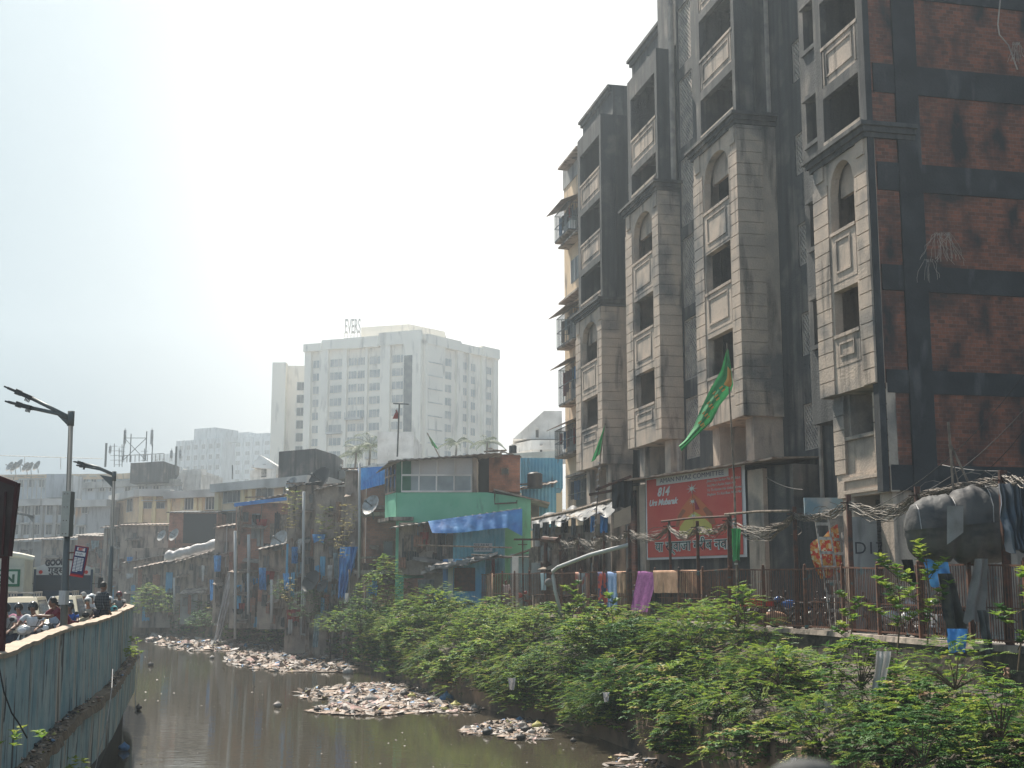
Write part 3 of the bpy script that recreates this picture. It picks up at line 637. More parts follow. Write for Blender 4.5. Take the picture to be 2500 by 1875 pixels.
def dish(u, v, d, r, label, mt=None, az=.6, foot=1):
    t = thing("satellite_dish", label, "satellite dish", group="satellite dishes on the roofs"); c = P(u, v, d)
    n = Vector((-az, -.75, .45)).normalized(); X = n.cross(Vector((0, 0, 1))).normalized(); Y = X.cross(n); m = MB()
    rings = [[c + (X * cos(2*pi*k/14) + Y * sin(2*pi*k/14)) * r * q - n * (1 - q*q) * r * .25 for k in range(14)] for q in (.02, .5, .85, 1)]
    m.add([p for R_ in rings for p in R_], [(i*14+k, i*14+(k+1) % 14, (i+1)*14+(k+1) % 14, (i+1)*14+k) for i in range(3) for k in range(14)]); m.build("reflector", mt or m_steel, t, True)
    m = MB(); m.bar(c - n * r * .25, c + n * r * .7, .05 * r + .02); m.ball(c + n * r * .7, .1 * r + .03, 6, 4); m.tube([c - n * r * .28, c - n * r * .5 + Vector((0, 0, -r * 1.1 * foot))], .05 * r + .015, 5); m.build("mount", m_lampsteel, t)
    return t
wh = "first second third fourth fifth sixth".split()
for i, (u, v) in enumerate(((23, 1139), (34, 1140), (46, 1133), (62, 1140), (72, 1140), (89, 1137))):
    dish(u, v, 212, .95, "grey dish on the long grey roof, %s of the row from its left end" % wh[i])
# ================================================================ shanties on the right bank
m_brick2 = mat("faded_red_brick", bricks((.38, .18, .12), (.27, .13, .095), (.22, .19, .17), 2.4), stain=(.06, .05, .045), ss=(.7, .7, .5), sthr=(.5, .75), bump=.4, bs=12, fine=.25)
m_mud = mat("bare_brown_plaster", (.40, .33, .27), var=(.25, .2, .17), vs=.9, stain=(.04, .037, .035), ss=(1.6, 1.6, .3), sthr=(.47, .68), bump=.4, bs=8, fine=.2)
m_green = mat("sea_green_plaster", (.17, .52, .34), var=(.22, .58, .40), vs=.8, stain=(.07, .13, .10), ss=(1.2, 1.2, .3), sthr=(.6, .82), bump=.15, fine=.1)
m_dgreen = mat("dark_green_paint", (.03, .13, .08), var=(.05, .16, .11), vs=2)
m_bluetin = mat("blue_tin_sheet", (.07, .28, .48), var=(.12, .36, .54), vs=1.3, rough=.6, stain=(.07, .06, .06), ss=(1.6, 1.6, .3), sthr=(.58, .72))
m_teal = mat("teal_painted_tin", (.13, .36, .42), var=(.2, .44, .48), vs=1.3, rough=.6, stain=(.08, .07, .07), ss=(1.6, 1.6, .3), sthr=(.56, .72))
m_roof = mat("dusty_grey_roofing", (.32, .28, .25), var=(.12, .10, .09), vs=1.4, stain=(.34, .31, .28), ss=(1, 1, 1), sthr=(.6, .7), fine=.25)
m_pvc = mat("grey_plastic_pipe", (.42, .42, .42), rough=.5)
m_wpl = mat("dirty_white_polythene", (.52, .50, .50), var=(.38, .36, .36), vs=1.5, rough=.5, bump=.5, bs=5, trans=.2)
RAG = [mat("rag_" + n, c, rough=.9, var=tuple(x * .6 for x in c), vs=3, trans=.15) for n, c in (("blue", (.08, .27, .58)), ("white", (.6, .6, .6)), ("black", (.02, .02, .022)), ("brown", (.16, .11, .08)), ("red", (.34, .05, .04)), ("grey", (.2, .2, .2)), ("pale_blue", (.25, .36, .42)))]
def corr(m, fc, f0, f1, z0, z1, o=0, amp=.025, pitch=.12):      # corrugated vertical sheet
    n = max(2, int((f1 - f0) * fc.L / pitch)); vs = []
    for k in range(n + 1):
        f = lerp(f0, f1, k / n); q = o + (amp if k % 2 else -amp)
        vs += [fc.p(f, q, z0), fc.p(f, q, z1)]
    m.add(vs, [(2*k, 2*k+2, 2*k+3, 2*k+1) for k in range(n)])
def roofsheet(m, a, b, over, thick=.06, drop=0, back=3, pitch=.22, rise=.5):
    # eave from a to b (world), running back; corrugated
    a, b = Vector(a), Vector(b); L = (b - a).length; n = max(3, int(L / pitch)); bk = Vector((0, back, rise)); fr = Vector((0, -over, -drop)); vs = []
    for k in range(n + 1):
        p = a.lerp(b, k / n) + Vector((0, 0, .03 if k % 2 else -.03)) + Vector((0, random.uniform(-.05, .05), 0))
        vs += [p + fr, p + bk, p + fr - Vector((0, 0, thick)), p + bk - Vector((0, 0, thick))]
    fs = []
    for k in range(n):
        i = 4 * k; fs += [(i, i+4, i+5, i+1), (i+2, i+3, i+7, i+6), (i, i+2, i+6, i+4), (i+1, i+5, i+7, i+3)]
    m.add(vs, fs)
def cloth(u0, u1, v0, v1, d, mt, name, label, cat, group=None, taper=1, skew=0, folds=5, seed=0, par=None, bulge=.12, mats=None):
    a, b, c = P(u0, v0, d), P(u1, v0, d), P(u0, v1, d); w = b.x - a.x; h = a.z - c.z; m = MB(); dy = skew * (c.x - a.x) if False else 0
    def fn(i, j):
        cx = lerp(a.x, b.x, .5); k = lerp(1, taper, j); x = cx + (i - .5) * w * k + skew * w * j
        y = d + sin(i * folds * 2 * pi + seed + j * 1.3) * bulge * (.35 + .65 * j) + noise.noise(Vector((i * 3, j * 3, seed))) * bulge
        return Vector((x, y, lerp(a.z, b.z, i) - h * j * (1 + .08 * noise.noise(Vector((i * 4, seed, 0)))) ))
    m.sheet(fn, max(8, folds * 5), 10); o = m.build(name, mats or mt, par, True)
    if not par: tag(o, label, cat, group)
    return o
def shack(name, label, u0, u1, v0, v1, d, wall, depth=4, roof=None, slope=(0, 0), wins=(), doors=(), boards=0, cat="shack", skew=0, tin=None, over=.5, parts=True, zb=None):
    t = thing(name, label, cat); vm = (v0 + v1) / 2
    f = Face(P(u0, vm, d), P(u1, vm, d + skew)); zt0 = PZ(v0, d); z0 = PZ(v1, d) if zb is None else zb
    m = MB(); body([f], z0, zt0, depth, m)
    if tin: m = MB(); m.mat = 0; f.box(m, 0, 1, -depth, -.1, z0, zt0); corr(m, f, 0, 1, z0, zt0, .03)
    m.build("wall", wall, t)
    if tin is None and boards:
        for k in range(int(boards * 2.2)):
            b_ = MB(); fa = random.uniform(0, .85); fb = fa + random.uniform(.06, .2); za = lerp(z0, zt0, random.uniform(0, .6)); zb_ = min(zt0, za + random.uniform(.8, 2.4))
            if random.random() < .5: corr(b_, f, fa, min(fb, 1), za, zb_, .07 + k * .012, .015, .09)
            else:
                x = fa
                while x < fb: f.box(b_, x, x + .12 / f.L, .03, .07 + k * .012, za + random.uniform(0, .15), zb_ - random.uniform(0, .15)); x += .15 / f.L
            b_.build("wall_sheet", random.choice((m_tin, m_wood, m_mud, m_tin, m_grey, m_wood, m_rust, m_bluetin, m_brick2, m_dark, m_black)), t)
    if boards > 1 and zt0 - z0 > 3:
        hh = zt0 - z0; w_ = f.L
        for k in range(max(2, int(hh / 2.6))):       # tin canopies over each level
            fa = random.uniform(0, .55); fb = min(1, fa + random.uniform(.25, .55)); zc_ = zt0 - (k + random.uniform(.5, .9)) * 2.5
            if zc_ < z0 + .6: continue
            m = MB(); oo = random.uniform(.5, 1.1); a_, b_ = f.p(fa, .04, zc_), f.p(fb, .04, zc_ + random.uniform(-.2, .2)); q0, q1 = a_ + f.n * oo - Vector((0, 0, .25)), b_ + f.n * oo - Vector((0, 0, .3))
            m.hexa([q0, q1, b_, a_], [x + Vector((0, 0, .06)) for x in (q0, q1, b_, a_)]); m.build("canopy", random.choice((m_roof, m_tin, m_tin, m_wood)), t)
        for k in range(random.randint(2, 4)):
            fa = random.uniform(.02, .9); za = lerp(z0, zt0, random.uniform(.25, .95)); h_ = random.uniform(.4, 1.1); w2 = random.uniform(.4, 1.1); ph = random.random() * 9; m = MB()
            m.sheet(lambda i, j: f.p(fa, .22, za) + f.d * ((i - .5) * w2 * (1 - .25 * j)) + f.n * (.07 * sin(i * 11 + ph)) - Vector((0, 0, j * h_ * (1 + .15 * sin(i * 5 + ph)))), 8, 6); m.build("hanging_rag", random.choice(RAG + [RAG[3], RAG[5], RAG[2]]), t, True)
        for k in range(random.randint(0, 1)):
            fa = random.uniform(.03, .97); m = MB(); m.tube([f.p(fa, .14, z0 + random.uniform(0, 1)), f.p(fa + random.uniform(-.03, .03), .14, lerp(z0, zt0, random.uniform(.6, 1.05)))], random.uniform(.035, .07), 5); m.build("wall_pipe", random.choice((m_pvc, m_wood, m_rust)), t)
    for (a, b, va, vb) in wins:
        fa, fb = (a - u0) / (u1 - u0), (b - u0) / (u1 - u0); window(f, t, fa, fb, PZ(vb, d), PZ(va, d), o=.06, mull=1, shade=False, mats=[m_wood, m_pane])
    for (a, b, va, vb) in doors:
        fa, fb = (a - u0) / (u1 - u0), (b - u0) / (u1 - u0); window(f, t, fa, fb, PZ(vb, d), PZ(va, d), o=.05, mull=0, shade=False, mats=[m_wood, m_pane], name="door")
    if roof:
        m = MB(); a = f.p(-.04, 0, zt0 + .05 + slope[0]); b = f.p(1.04, 0, zt0 + .05 + slope[1]); roofsheet(m, a, b, over, back=depth); m.build("roof", roof, t)
        m = MB()
        for k in range(2):
            q = f.p(random.uniform(.1, .9), -random.uniform(.3, 1.5), zt0 + .2 + lerp(slope[0], slope[1], .5)); m.bar(q - Vector((.7, 0, 0)), q + Vector((.7, .3, .1)), .1)
        if parts: m.build("roof_weight", m_wood, t)
    return t, f, zt0
def pole(u, v0, v1, d, r, mt, label, cat="pole", name="pole", group=None, lean=0):
    m = MB(); a, b = P(u, v1, d), P(u + lean, v0, d); m.tube([a, a.lerp(b, .5) + Vector((.02, 0, 0)), b], r, 6); return tag(m.build(name, mt, None, True), label, cat, group)
# ---- green house
GH = thing("green_house", "sea green rendered house with a long glazed upper room", "house"); d = 84.
f = Face(P(967, 1250, d), P(1296, 1250, d)); fl_ = Face(P(940, 1230, d + 3), P(967, 1250, d))
zt, zw, zl = PZ(1118, d), PZ(1202, d), PZ(1262, d)
m = MB(); f.box(m, 0, 1, -7, 0, 0, PZ(1230, d)); m.prism([f.p(0, -7, PZ(1230, d)), f.p(1, -7, PZ(1230, d)), f.p(1, -7, PZ(1218, d)), f.p(.67, -7, zw), f.p(0, -7, zw)], (0, -7, 0) if False else f.n * 7)
m.prism([fl_.A + Vector((0, 0, zl)), fl_.B + Vector((0, -.05, zl)), fl_.B + Vector((.05, 4, zl))], (0, 0, zw - zl)); m.build("wall", m_green, GH)
m = MB(); f.box(m, -.04, .13, -1, .5, zl - .25, zl - .02); fl_.box(m, 0, 1, -.5, .5, zl - .25, zl - .021); m.build("slab_edge", m_mud, GH)
m = MB(); f.box(m, .04, .6, -6.5, -.1, zw, zt); m.box(f.A.x + .05, f.A.x + .5, d - .02, d + .5, zw, zt - .1); m.build("upper_room", mat("pale_grey_board", (.60, .58, .57), var=(.53, .51, .5), vs=.6), GH)
zi = PZ(1160, d); m_litglass = mat("painted_reflection_glass", (.34, .38, .39), var=(.22, .25, .26), vs=.8, rough=.15, fine=0)  # pale grey base colour stands in for light reflected by the glass
for k in range(4):
    a, b = (979 + k * 43, 979 + (k + 1) * 43); fa, fb = (a - 967) / 329, (b - 967) / 329
    m = MB(); m.mat = 1; f.box(m, fa + .004, fb - .004, -.1, .0, zw + .12, zi - .06); m.mat = 0
    f.box(m, fa, fa + .006, -.1, .07, zw, zt); f.box(m, fa + .006, fb, -.1, .07, zw, zw + .12); f.box(m, fa + .006, fb, -.1, .07, zi - .06, zi + .06); f.box(m, fb - .006, fb, -.1, .06, zw + .12, zi - .06)
    m.build("window", [m_white, m_litglass], GH)
for k in range(3):
    m = MB(); a, b = k / 3 + .02, (k + 1) / 3 - .02; m.mat = 1; fl_.box(m, a + .03, b - .03, -.1, 0, zw + .1, zt - .5); m.mat = 0
    fl_.box(m, a, a + .03, -.1, .06, zw, zt - .35); fl_.box(m, b - .03, b, -.1, .06, zw, zt - .35); fl_.box(m, a + .03, b - .03, -.1, .06, zw, zw + .1); fl_.box(m, a + .03, b - .03, -.1, .06, zi, zi + .1); m.build("window", [m_wood, m_glass], GH)
m = MB(); m.box(f.A.x - .02, f.A.x + .05 + .95 * 0 + .9, d - .06, d - .02, zw + .0, zt - .1); m.build("corner_panel", m_dgreen, GH)
m = MB(); a, b = P(918, 1152, d - .5), P(1225, 1106, d - .5)
m.hexa([P(918, 1154, d - 1.2), P(955, 1127, d - .7), P(1225, 1107, d - .7), P(1225, 1107, d + 7)], [P(918, 1150, d - 1.2), P(955, 1123, d - .7), P(1225, 1103, d - .7), P(1225, 1103, d + 7)]) if False else None
roofsheet(m, P(950, 1127, d - .2), P(1225, 1107, d - .2), .8, back=7, rise=.2); m.prism([P(918, 1154, d + 1), P(950, 1126, d - 1), P(980, 1123, d - 1), P(985, 1121, d + 3)], (0, 0, -.06)); m.build("roof", m_roof, GH)
m = MB(); a, b = P(1205, 1196, d - .5), P(1342, 1230, d - .5); m.hexa([a, b, b + Vector((0, 6, .0)), a + Vector((0, 6, .0))], [x + Vector((0, 0, .1)) for x in (a, b, b + Vector((0, 6, 0)), a + Vector((0, 6, 0)))]); m.build("lean_to_roof", m_roof, GH)
m = MB(); f.box(m, .565, .6, -.1, .05, zw, zt); m.build("end_post", m_mud, GH)
m = MB(); m.tube([P(1208, 1200, d - .15), P(1208, 1230, d - .15), P(1262, 1227, d - .15), P(1262, 1222, d - .15)], .05, 5); m.build("rusty_pipe", m_rust, GH)
# brick rooftop room, blue tin shed, tank
t, ff, z = shack("brick_room", "small bare brick rooftop room with one square window", 1194, 1270, 1110, 1200, 86.5, m_brick2, 5, m_roof, (.4, -.2), wins=[(1224, 1243, 1143, 1159)], cat="rooftop room")
m = MB(); q = Face(P(1163, 1160, 87), P(1198, 1160, 87)); q.box(m, 0, 1, -2, -.1, PZ(1202, 87), PZ(1118, 87)); m.build("side_opening", m_void, t)
shack("tin_shed", "bright blue corrugated tin shed behind the black water tank", 1271, 1374, 1118, 1192, 92, m_bluetin, 5, None, tin=1, cat="shed")
shack("tin_shed", "dull blue corrugated tin lean-to beside the caged windows", 1274, 1358, 1190, 1290, 89, m_bluetin, 4, m_roof, (-.2, .3), tin=1, cat="shed", doors=[(1296, 1316, 1232, 1290)])
def tank(u, v0, v1, d, label):
    t = thing("water_tank", label, "water tank", group="black plastic water tanks"); a, b = P(u, v1, d), P(u, v0, d); h = b.z - a.z; r = h * .46; m = MB(); rr = []; pts = []
    for k in range(13): pts.append(a + Vector((0, 0, h * .86 * k / 12))); rr.append(r * (1 + .025 * (k % 2)))
    pts += [a + Vector((0, 0, h * .93)), a + Vector((0, 0, h * .97))]; rr += [r * .8, r * .35]; m.tube(pts, rr, 16); m.build("tank_body", m_black, t, True)
    m = MB(); m.tube([a + Vector((0, 0, h * .96)), a + Vector((0, 0, h))], r * .38, 12); m.build("lid", m_steel, t)
tank(1306, 1152, 1192, 88.5, "black ribbed water tank before the bright blue shed")
tank(1252, 1086, 1106, 100, "half hidden black water tank on the roof behind the brick room")
# ---- shack below the green house
t, ff, z = shack("timber_shack", "grey-brown timber and rusty tin shack under the green house", 973, 1108, 1276, 1404, 80, m_mud, 4, None, boards=9, wins=[(990, 1012, 1305, 1345)])
t2, ff, z = shack("teal_shack", "teal corrugated shack shaded by a long blue tarpaulin", 1106, 1232, 1290, 1400, 79.5, m_teal, 4, None, tin=1)
m = MB(); roofsheet(m, P(952, 1289, 79.2), P(1272, 1242, 79.2), .6, back=4.5, rise=.3); m.build("roof", m_roof, t)
def tarp(label, us, vtop, vbot, d, mt=None, name="tarpaulin", seed=1, out=.5):
    m = MB()
    def fn(i, j):
        u = lerp(us[0], us[1], i); vt = lerp(vtop[0], vtop[1], i); k = i * (len(vbot) - 1); k0 = min(int(k), len(vbot) - 2); vb = lerp(vbot[k0], vbot[k0+1], k - k0)
        p = P(u + (us[2] if len(us) > 2 else 0) * j * (1 - i), lerp(vt, vb, j), d); p.y -= out * j + .07 * sin(i * 46 + seed) * j + .05 * noise.noise(Vector((i * 8, j * 2, seed))); return p
    m.sheet(fn, 48, 8); return tag(m.build(name, mt or m_bluet, None, True), label, "tarpaulin")
tarp("long blue tarpaulin awning hung over the teal shack", (1045, 1275, 12), (1272, 1242), (1302, 1303, 1301, 1297, 1292, 1290, 1310), 78.4, out=.7)
tarp("bright blue tarpaulin tied under the eave left of the green house", (873, 944, 10), (1143, 1138), (1198, 1190, 1182), 88, seed=4)
def sign_plate(u0, u1, v0, v1, d, lines, label, tm, bgm, size):
    t = thing("sign_board", label, "sign"); m = MB(); a, b = P(u0, v1, d), P(u1, v0, d); m.box(a.x, b.x, d, d + .04, a.z, b.z); m.build("board", bgm, t)
    for k, s in enumerate(lines): text(s, size, tm, (a.x + .1 * size, d - .005, b.z - size * (.85 + k * .95)), (1, 0, 0), (0, 0, 1), .003, t, wid=(b.x - a.x) * .85)
m_ink = mat("dark_ink", (.04, .04, .05), fine=0); m_signw = mat("dusty_sign_white", (.6, .6, .58), var=(.5, .5, .48), vs=2); m_redink = mat("red_sign_paint", (.5, .05, .04), fine=0)
sign_plate(1156, 1202, 1326, 1347, 79.3, ["SULAKAL", "SHAHRUKH"], "small white lettered sign on the teal shack", m_ink, m_signw, .24)
# ---- blue hut
BH = thing("blue_hut", "blue corrugated hut with a rusty shutter at the end of the fence", "hut"); d = 76.
f = Face(P(1109, 1430, d), P(1184, 1430, d)); fl_ = Face(P(1080, 1430, d + 2.2), P(1109, 1430, d)); zt = PZ(1364, d)
m = MB(); f.box(m, 0, 1, -3, -.08, -.3, zt); corr(m, f, 0, 1, -.3, zt, .0, .02, .16); m.build("front_wall", m_bluetin, BH)
m = MB(); corr(m, fl_, 0, 1, -.6, zt, 0, .04, .2); m.build("side_wall", mat("blue_white_striped_tin", stripes((.08, .20, .40), (.42, .42, .40), 9.), stain=(.1, .09, .08)), BH)
m = MB(); f.box(m, -.0, .68, -.02, .06, PZ(1443, d), PZ(1386, d)); frame(m, 0, 0, 0, 0, 0, 0, 0) if False else None; m.build("shutter", m_rust, BH)
m = MB(); roofsheet(m, P(1055, 1383, d - .2), P(1212, 1357, d - .2), .7, back=3.4, rise=.3); m.build("roof", m_roof, BH)
m = MB()
for k in range(26):
    a = P(lerp(1046, 1205, k / 25), lerp(1392, 1358, k / 25) + random.uniform(-4, 2), d - .9); m.obox(a, (random.uniform(.3, .6), random.uniform(-.2, .2), random.uniform(-.1, .2)), (0, .3, 0), (0, .05, random.uniform(.04, .12)))
m.build("roof_rags", RAG[5], BH)
m = MB(); m.tube([P(1018, 1331, d - .6), P(1250, 1337, d - .6)], .05, 5); tag(m.build("bamboo_pole", m_wood), "thin horizontal bamboo pole in front of the teal shack", "pole")
m = MB()
for k in range(3): m.tube([P(1150, 1353 + k, d - 1), P(1230, 1358 + k * 2, d - 1), P(1330, 1361 - k * 2, d - 1.5), P(1332, 1340, d - 1.5)], .03, 4)
m.build("conduit", m_cable, BH)
cloth(1200, 1208, 1360, 1408, d - .5, RAG[4], "red_cloth", "narrow dark red cloth hanging from the blue hut corner", "cloth")
# below the timber shack
shack("brick_room", "dark brick base storey half hidden by the leafy tree", 985, 1036, 1412, 1500, 80, m_brick2, 4, None, cat="shack", zb=-2.2)
shack("plank_wall_shack", "brick and plank shack left of the blue hut", 1034, 1082, 1400, 1480, 78.5, m_mud, 3, m_tin, boards=4, zb=-1.5)
# ---- stacked rooms left of the green house
def slab(u0, u1, v, d, t, dep=2.2, th=.25):
    m = MB(); a, b = P(u0, v, d), P(u1, v - 2, d)
    def q(i, j): return Vector((lerp(a.x, b.x, i), d - .9 + j * dep + .1 * noise.noise(Vector((i * 9, j, 0))), lerp(a.z, b.z, i) + .05 * noise.noise(Vector((i * 12, j * 3, 1)))))
    m.hexa([q(0, 0), q(1, 0), q(1, 1), q(0, 1)], [x + Vector((0, 0, th)) for x in (q(0, 0), q(1, 0), q(1, 1), q(0, 1))]); m.build("balcony_slab", m_mud, t)
t, ff, z = shack("brick_shack", "three-level open brick shack with balcony slabs left of the green house", 893, 968, 1180, 1500, 89, m_brick2, 5, m_roof, (0, .2), boards=2, doors=[(905, 935, 1375, 1402), (935, 960, 1320, 1360)], zb=-3.8)
slab(878, 945, 1262, 88.5, t); slab(866, 966, 1402, 88.5, t); slab(880, 966, 1364, 88.6, t, .9, .12)
m = MB(); [m.bar(P(u, 1262, 87.8), P(u, 1243, 87.8), .04) for u in (882, 895, 915, 940)]; m.bar(P(880, 1244, 87.8), P(944, 1243, 87.8), .05); m.build("railing", m_rust, t)
t, ff, z = shack("tin_tower", "narrow tall brown tin and timber shack beside the blue eave tarpaulin", 840, 876, 1150, 1500, 91, m_mud, 4, m_roof, boards=8, zb=-3.9)
t, ff, z = shack("tall_shack", "tall shack of brown boards with plants growing down its front", 768, 842, 1188, 1500, 94, m_mud, 5, m_roof, (-.3, .3), boards=14, wins=[(800, 812, 1235, 1262), (786, 798, 1300, 1330)], zb=-3.8)
t, ff, z = shack("tall_shack", "tall brick and board shack under black roofing sheet", 700, 770, 1184, 1500, 97, m_mud, 5, m_black, (-.3, .2), boards=12, wins=[(752, 762, 1205, 1230), (742, 760, 1310, 1345)], zb=-3.7)
t, ff, z = shack("brick_shack", "large faded brick shack with blue roof edge and upright poles", 574, 706, 1228, 1400, 108, m_brick2, 6, m_tin, (-.2, .8), boards=3, wins=[(592, 606, 1250, 1275)])
m = MB(); m.bar(P(572, 1233, 107.3), P(700, 1217, 107.3), .12, .3); m.build("blue_roof_edge", m_bluet, t)
t, ff, z = shack("tin_shack", "dark shack with a bright dusty sheet roof and blue rag", 630, 706, 1342, 1500, 104.5, m_mud, 3, m_roof, (-.1, .5), boards=6, wins=[(641, 658, 1356, 1385)], zb=-2.2, over=1.2)
shack("board_shack", "dark lower board shack under the large brick shack", 560, 634, 1398, 1500, 107, m_mud, 4, m_tin, boards=7, doors=[(600, 615, 1420, 1480)], zb=-2.2)
shack("patched_shack", "patched brown shack between pale cloth roll and brick shack", 522, 576, 1290, 1500, 114, m_mud, 5, m_tin, (0, .3), boards=7, wins=[(545, 556, 1322, 1350)], zb=-2.)
t, ff, z = shack("brick_shack", "dark tarred brick shack standing under the cream blocks", 412, 530, 1252, 1340, 136, m_brick2, 6, m_black, boards=1, zb=0)
m = MB(); ff.box(m, .3, .98, .0, .06, z - 3.2, z - .1); m.build("tarred_sheet", m_black, t)
shack("tin_shack", "brown tin-roofed shack in the far bend of the bank", 291, 416, 1283, 1480, 142, m_mud, 8, m_tin, (0, .1), boards=5, wins=[(320, 332, 1300, 1320)], zb=-3)
shack("tin_shack", "low shack with bright roof edge below the two dishes", 305, 530, 1338, 1480, 134, m_mud, 5, m_roof, (-1.6, .4), boards=8, zb=-3)
t, ff, z = shack("rag_roof_shack", "plastered shack with small square window under the pale sheet roof", 428, 530, 1362, 1500, 129, m_mud, 4, m_roof, (-.6, .8), boards=5, wins=[(461, 471, 1375, 1393), (482, 490, 1398, 1412)], zb=-3, over=1)
shack("rag_roof_shack", "dark shack with ragged fringe roof beside the street lamp", 330, 440, 1378, 1520, 131, m_mud, 4, m_tin, (-.5, .5), boards=8, zb=-3, over=1.3)
shack("tin_shed", "little shed with grey panel walls over the bank plants", 440, 493, 1451, 1500, 126, m_grey, 2, m_roof, (0, .1), boards=1, wins=[(446, 460, 1458, 1480)], zb=-2.5)
for i, (u0, u1, v0, dd, lb) in enumerate(((24, 100, 1322, 150, "low roadside shack with a pale tin roof, farthest left"), (98, 190, 1318, 148, "roadside shack with small windows behind the signal box"), (186, 262, 1308, 146, "roadside shack with sagging roof between the two lamp posts"), (250, 300, 1290, 144, "dark roadside shack just right of the far lamp post"))):
    shack("roadside_shack", lb, u0, u1, v0, 1470, dd, (m_grey, m_mud, m_brick2, m_mud)[i], 6, m_roof if i != 3 else m_tin, (0, random.uniform(-.2, .5)), boards=5, wins=[(lerp(u0, u1, .3), lerp(u0, u1, .42), v0 + 18, v0 + 42), (lerp(u0, u1, .6), lerp(u0, u1, .72), v0 + 18, v0 + 42)], zb=-.7, over=1.2)
# pale sheet roll, hanging cloths, dishes, pipes
m = MB(); a, b = P(405, 1362, 127.5), P(528, 1330, 127.5)
def rollp(i, j):
    p = a.lerp(b, i); r = .55 + .18 * noise.noise(Vector((i * 6, 0, 3))); q = j * pi * 1.2 - .6
    return p + Vector((0, -cos(q) * r * 1.2, sin(q) * r + .2 * noise.noise(Vector((i * 9, j * 2, 0))) - (j * .8 if j > .7 else 0) * .5))
m.sheet(rollp, 40, 8); tag(m.build("sheet_roll", m_wpl, None, True), "long pale plastic sheet rolled over the shack roofs", "plastic sheet")
cloth(556, 582, 1394, 1562, 112, m_wpl, "hanging_sheet", "long white sheet hanging slantwise down to the water", "plastic sheet", taper=.6, skew=-1.3, folds=3, bulge=.2)
def clothset(*rows):
    for (u0, u1, v0, v1, dd, k, nm, lb) in rows: cloth(u0, u1, v0, v1, dd, RAG[k], nm, lb, "cloth", "rags and sheets hanging on the shacks", folds=random.choice((1.5, 2, 3)), taper=random.uniform(.7, 1), skew=random.uniform(-.3, .3), seed=random.random() * 9)
clothset((632, 649, 1386, 1440, 103.5, 0, "blue_sheet", "bright blue rectangular sheet hanging under the dusty sheet roof"),
 (712, 728, 1335, 1375, 96, 0, "blue_rag", "small blue rag on the black-roofed tall shack"), (728, 738, 1315, 1350, 96, 1, "white_rag", "white rag beside the small blue rag"),
 (690, 706, 1400, 1440, 96, 0, "blue_rag", "crumpled blue rag low by the brick shack corner"), (522, 540, 1356, 1395, 113, 0, "blue_sheet", "blue sheet draped off the patched shack roof"),
 (512, 530, 1415, 1465, 118, 0, "blue_sheet", "faded blue and white bundle above the bank plants"), (800, 812, 1380, 1420, 92, 1, "white_rag", "white shirt-like rag at mid height near the big blue sheet"),
 (814, 824, 1350, 1415, 92, 6, "pale_rag", "long pale rag just left of the big blue sheet"), (735, 748, 1430, 1480, 94, 1, "white_rag", "low white rag under the black dish"),
 (768, 782, 1500, 1580, 92, 6, "net_cloth", "pale green-blue net hanging down to the water"), (492, 500, 1380, 1420, 127, 1, "white_rag", "white washing on the plastered shack"),
 (820, 834, 1225, 1275, 91, 3, "brown_rag", "brown rag high on the tall board shack"), (524, 533, 1500, 1527, 117, 1, "white_bag", "white bag hanging beside the long slanting sheet"),
 (842, 858, 1448, 1470, 88, 1, "white_drum", "white container cloth above the leafy tree"))
cloth(830, 874, 1335, 1458, 90, m_bluet, "blue_sheet", "big torn blue tarpaulin hanging beside the brick shack", "tarpaulin", taper=.45, skew=-.35, folds=3, bulge=.3)
for (u, v, dd, r, lb) in ((394, 1307, 133, .62, "round pale dish above the ragged roofs"), (424, 1305, 133, .7, "second pale dish beside the tarred brick shack"), (545, 1305, 116, .7, "dish on the patched shack"), (681, 1320, 104, .95, "large pale dish against the faded brick wall"),
    (778, 1170, 99, 1.1, "large tilted black dish on the highest shack roof"), (904, 1232, 87, .75, "big grey dish on the upper balcony slab"), (758, 1418, 93, .85, "black dish low over the water"), (786, 1430, 92, .5, "small orange-tinted dish beside the low black dish"), (711, 1181, 100, .6, "small dish near the dark roof tank")):
    dish(u, v, dd, r, lb, m_black if "black" in lb else None)
for (u, v0, v1, dd, r, mt, lb, ln) in ((738, 1200, 1490, 94.5, .11, m_pvc, "tall pale drain pipe on the tallest shacks", 4), (876, 1130, 1410, 87.5, .09, m_pvc, "pale pipe at the brick shack corner", 2), (574, 1296, 1560, 106, .12, m_pvc, "thick pale concrete post in front of the brick shack", 0), (607, 1305, 1400, 106, .14, m_pvc, "grey vent pipe on the brick shack wall", 0),
    (663, 1415, 1520, 103, .12, m_pvc, "pale pole standing by the blue sheet", 0), (425, 1410, 1500, 127, .1, m_pvc, "thin pale pipe over the bank plants", 0), (606, 1400, 1500, 105, .12, m_pvc, "pale pipe under the board shack", 0), (584, 1235, 1330, 107, .08, m_wood, "upright timber pole, one at the brick shack's left edge", 0), (590, 1235, 1300, 107, .08, m_wood, "short timber pole by the brick shack window", 0),
    (578, 1238, 1400, 106.5, .08, m_wood, "long timber pole on the left brick corner", 2), (853, 1390, 1500, 88, .08, m_wood, "dark stake beside the white container", 0), (806, 1560, 1610, 88, .07, m_black, "dark stake in the floating rubbish", 0), (567, 1135, 1170, 142, .06, m_lampsteel, "thin mast on the cream block roof", 0)):
    pole(u, v0, v1, dd, r, mt, lb, lean=ln)
m = MB(); m.tube([P(975, 985, 90), P(970, 1115, 90)], .06, 5); m.bar(P(960, 985, 90), P(998, 987, 90), .08); m.bar(P(967, 1010, 90), P(966, 1000, 90), .05); tag(m.build("aerial_pole", m_lampsteel), "tall thin aerial pole with crossbar on the green house roof", "aerial")
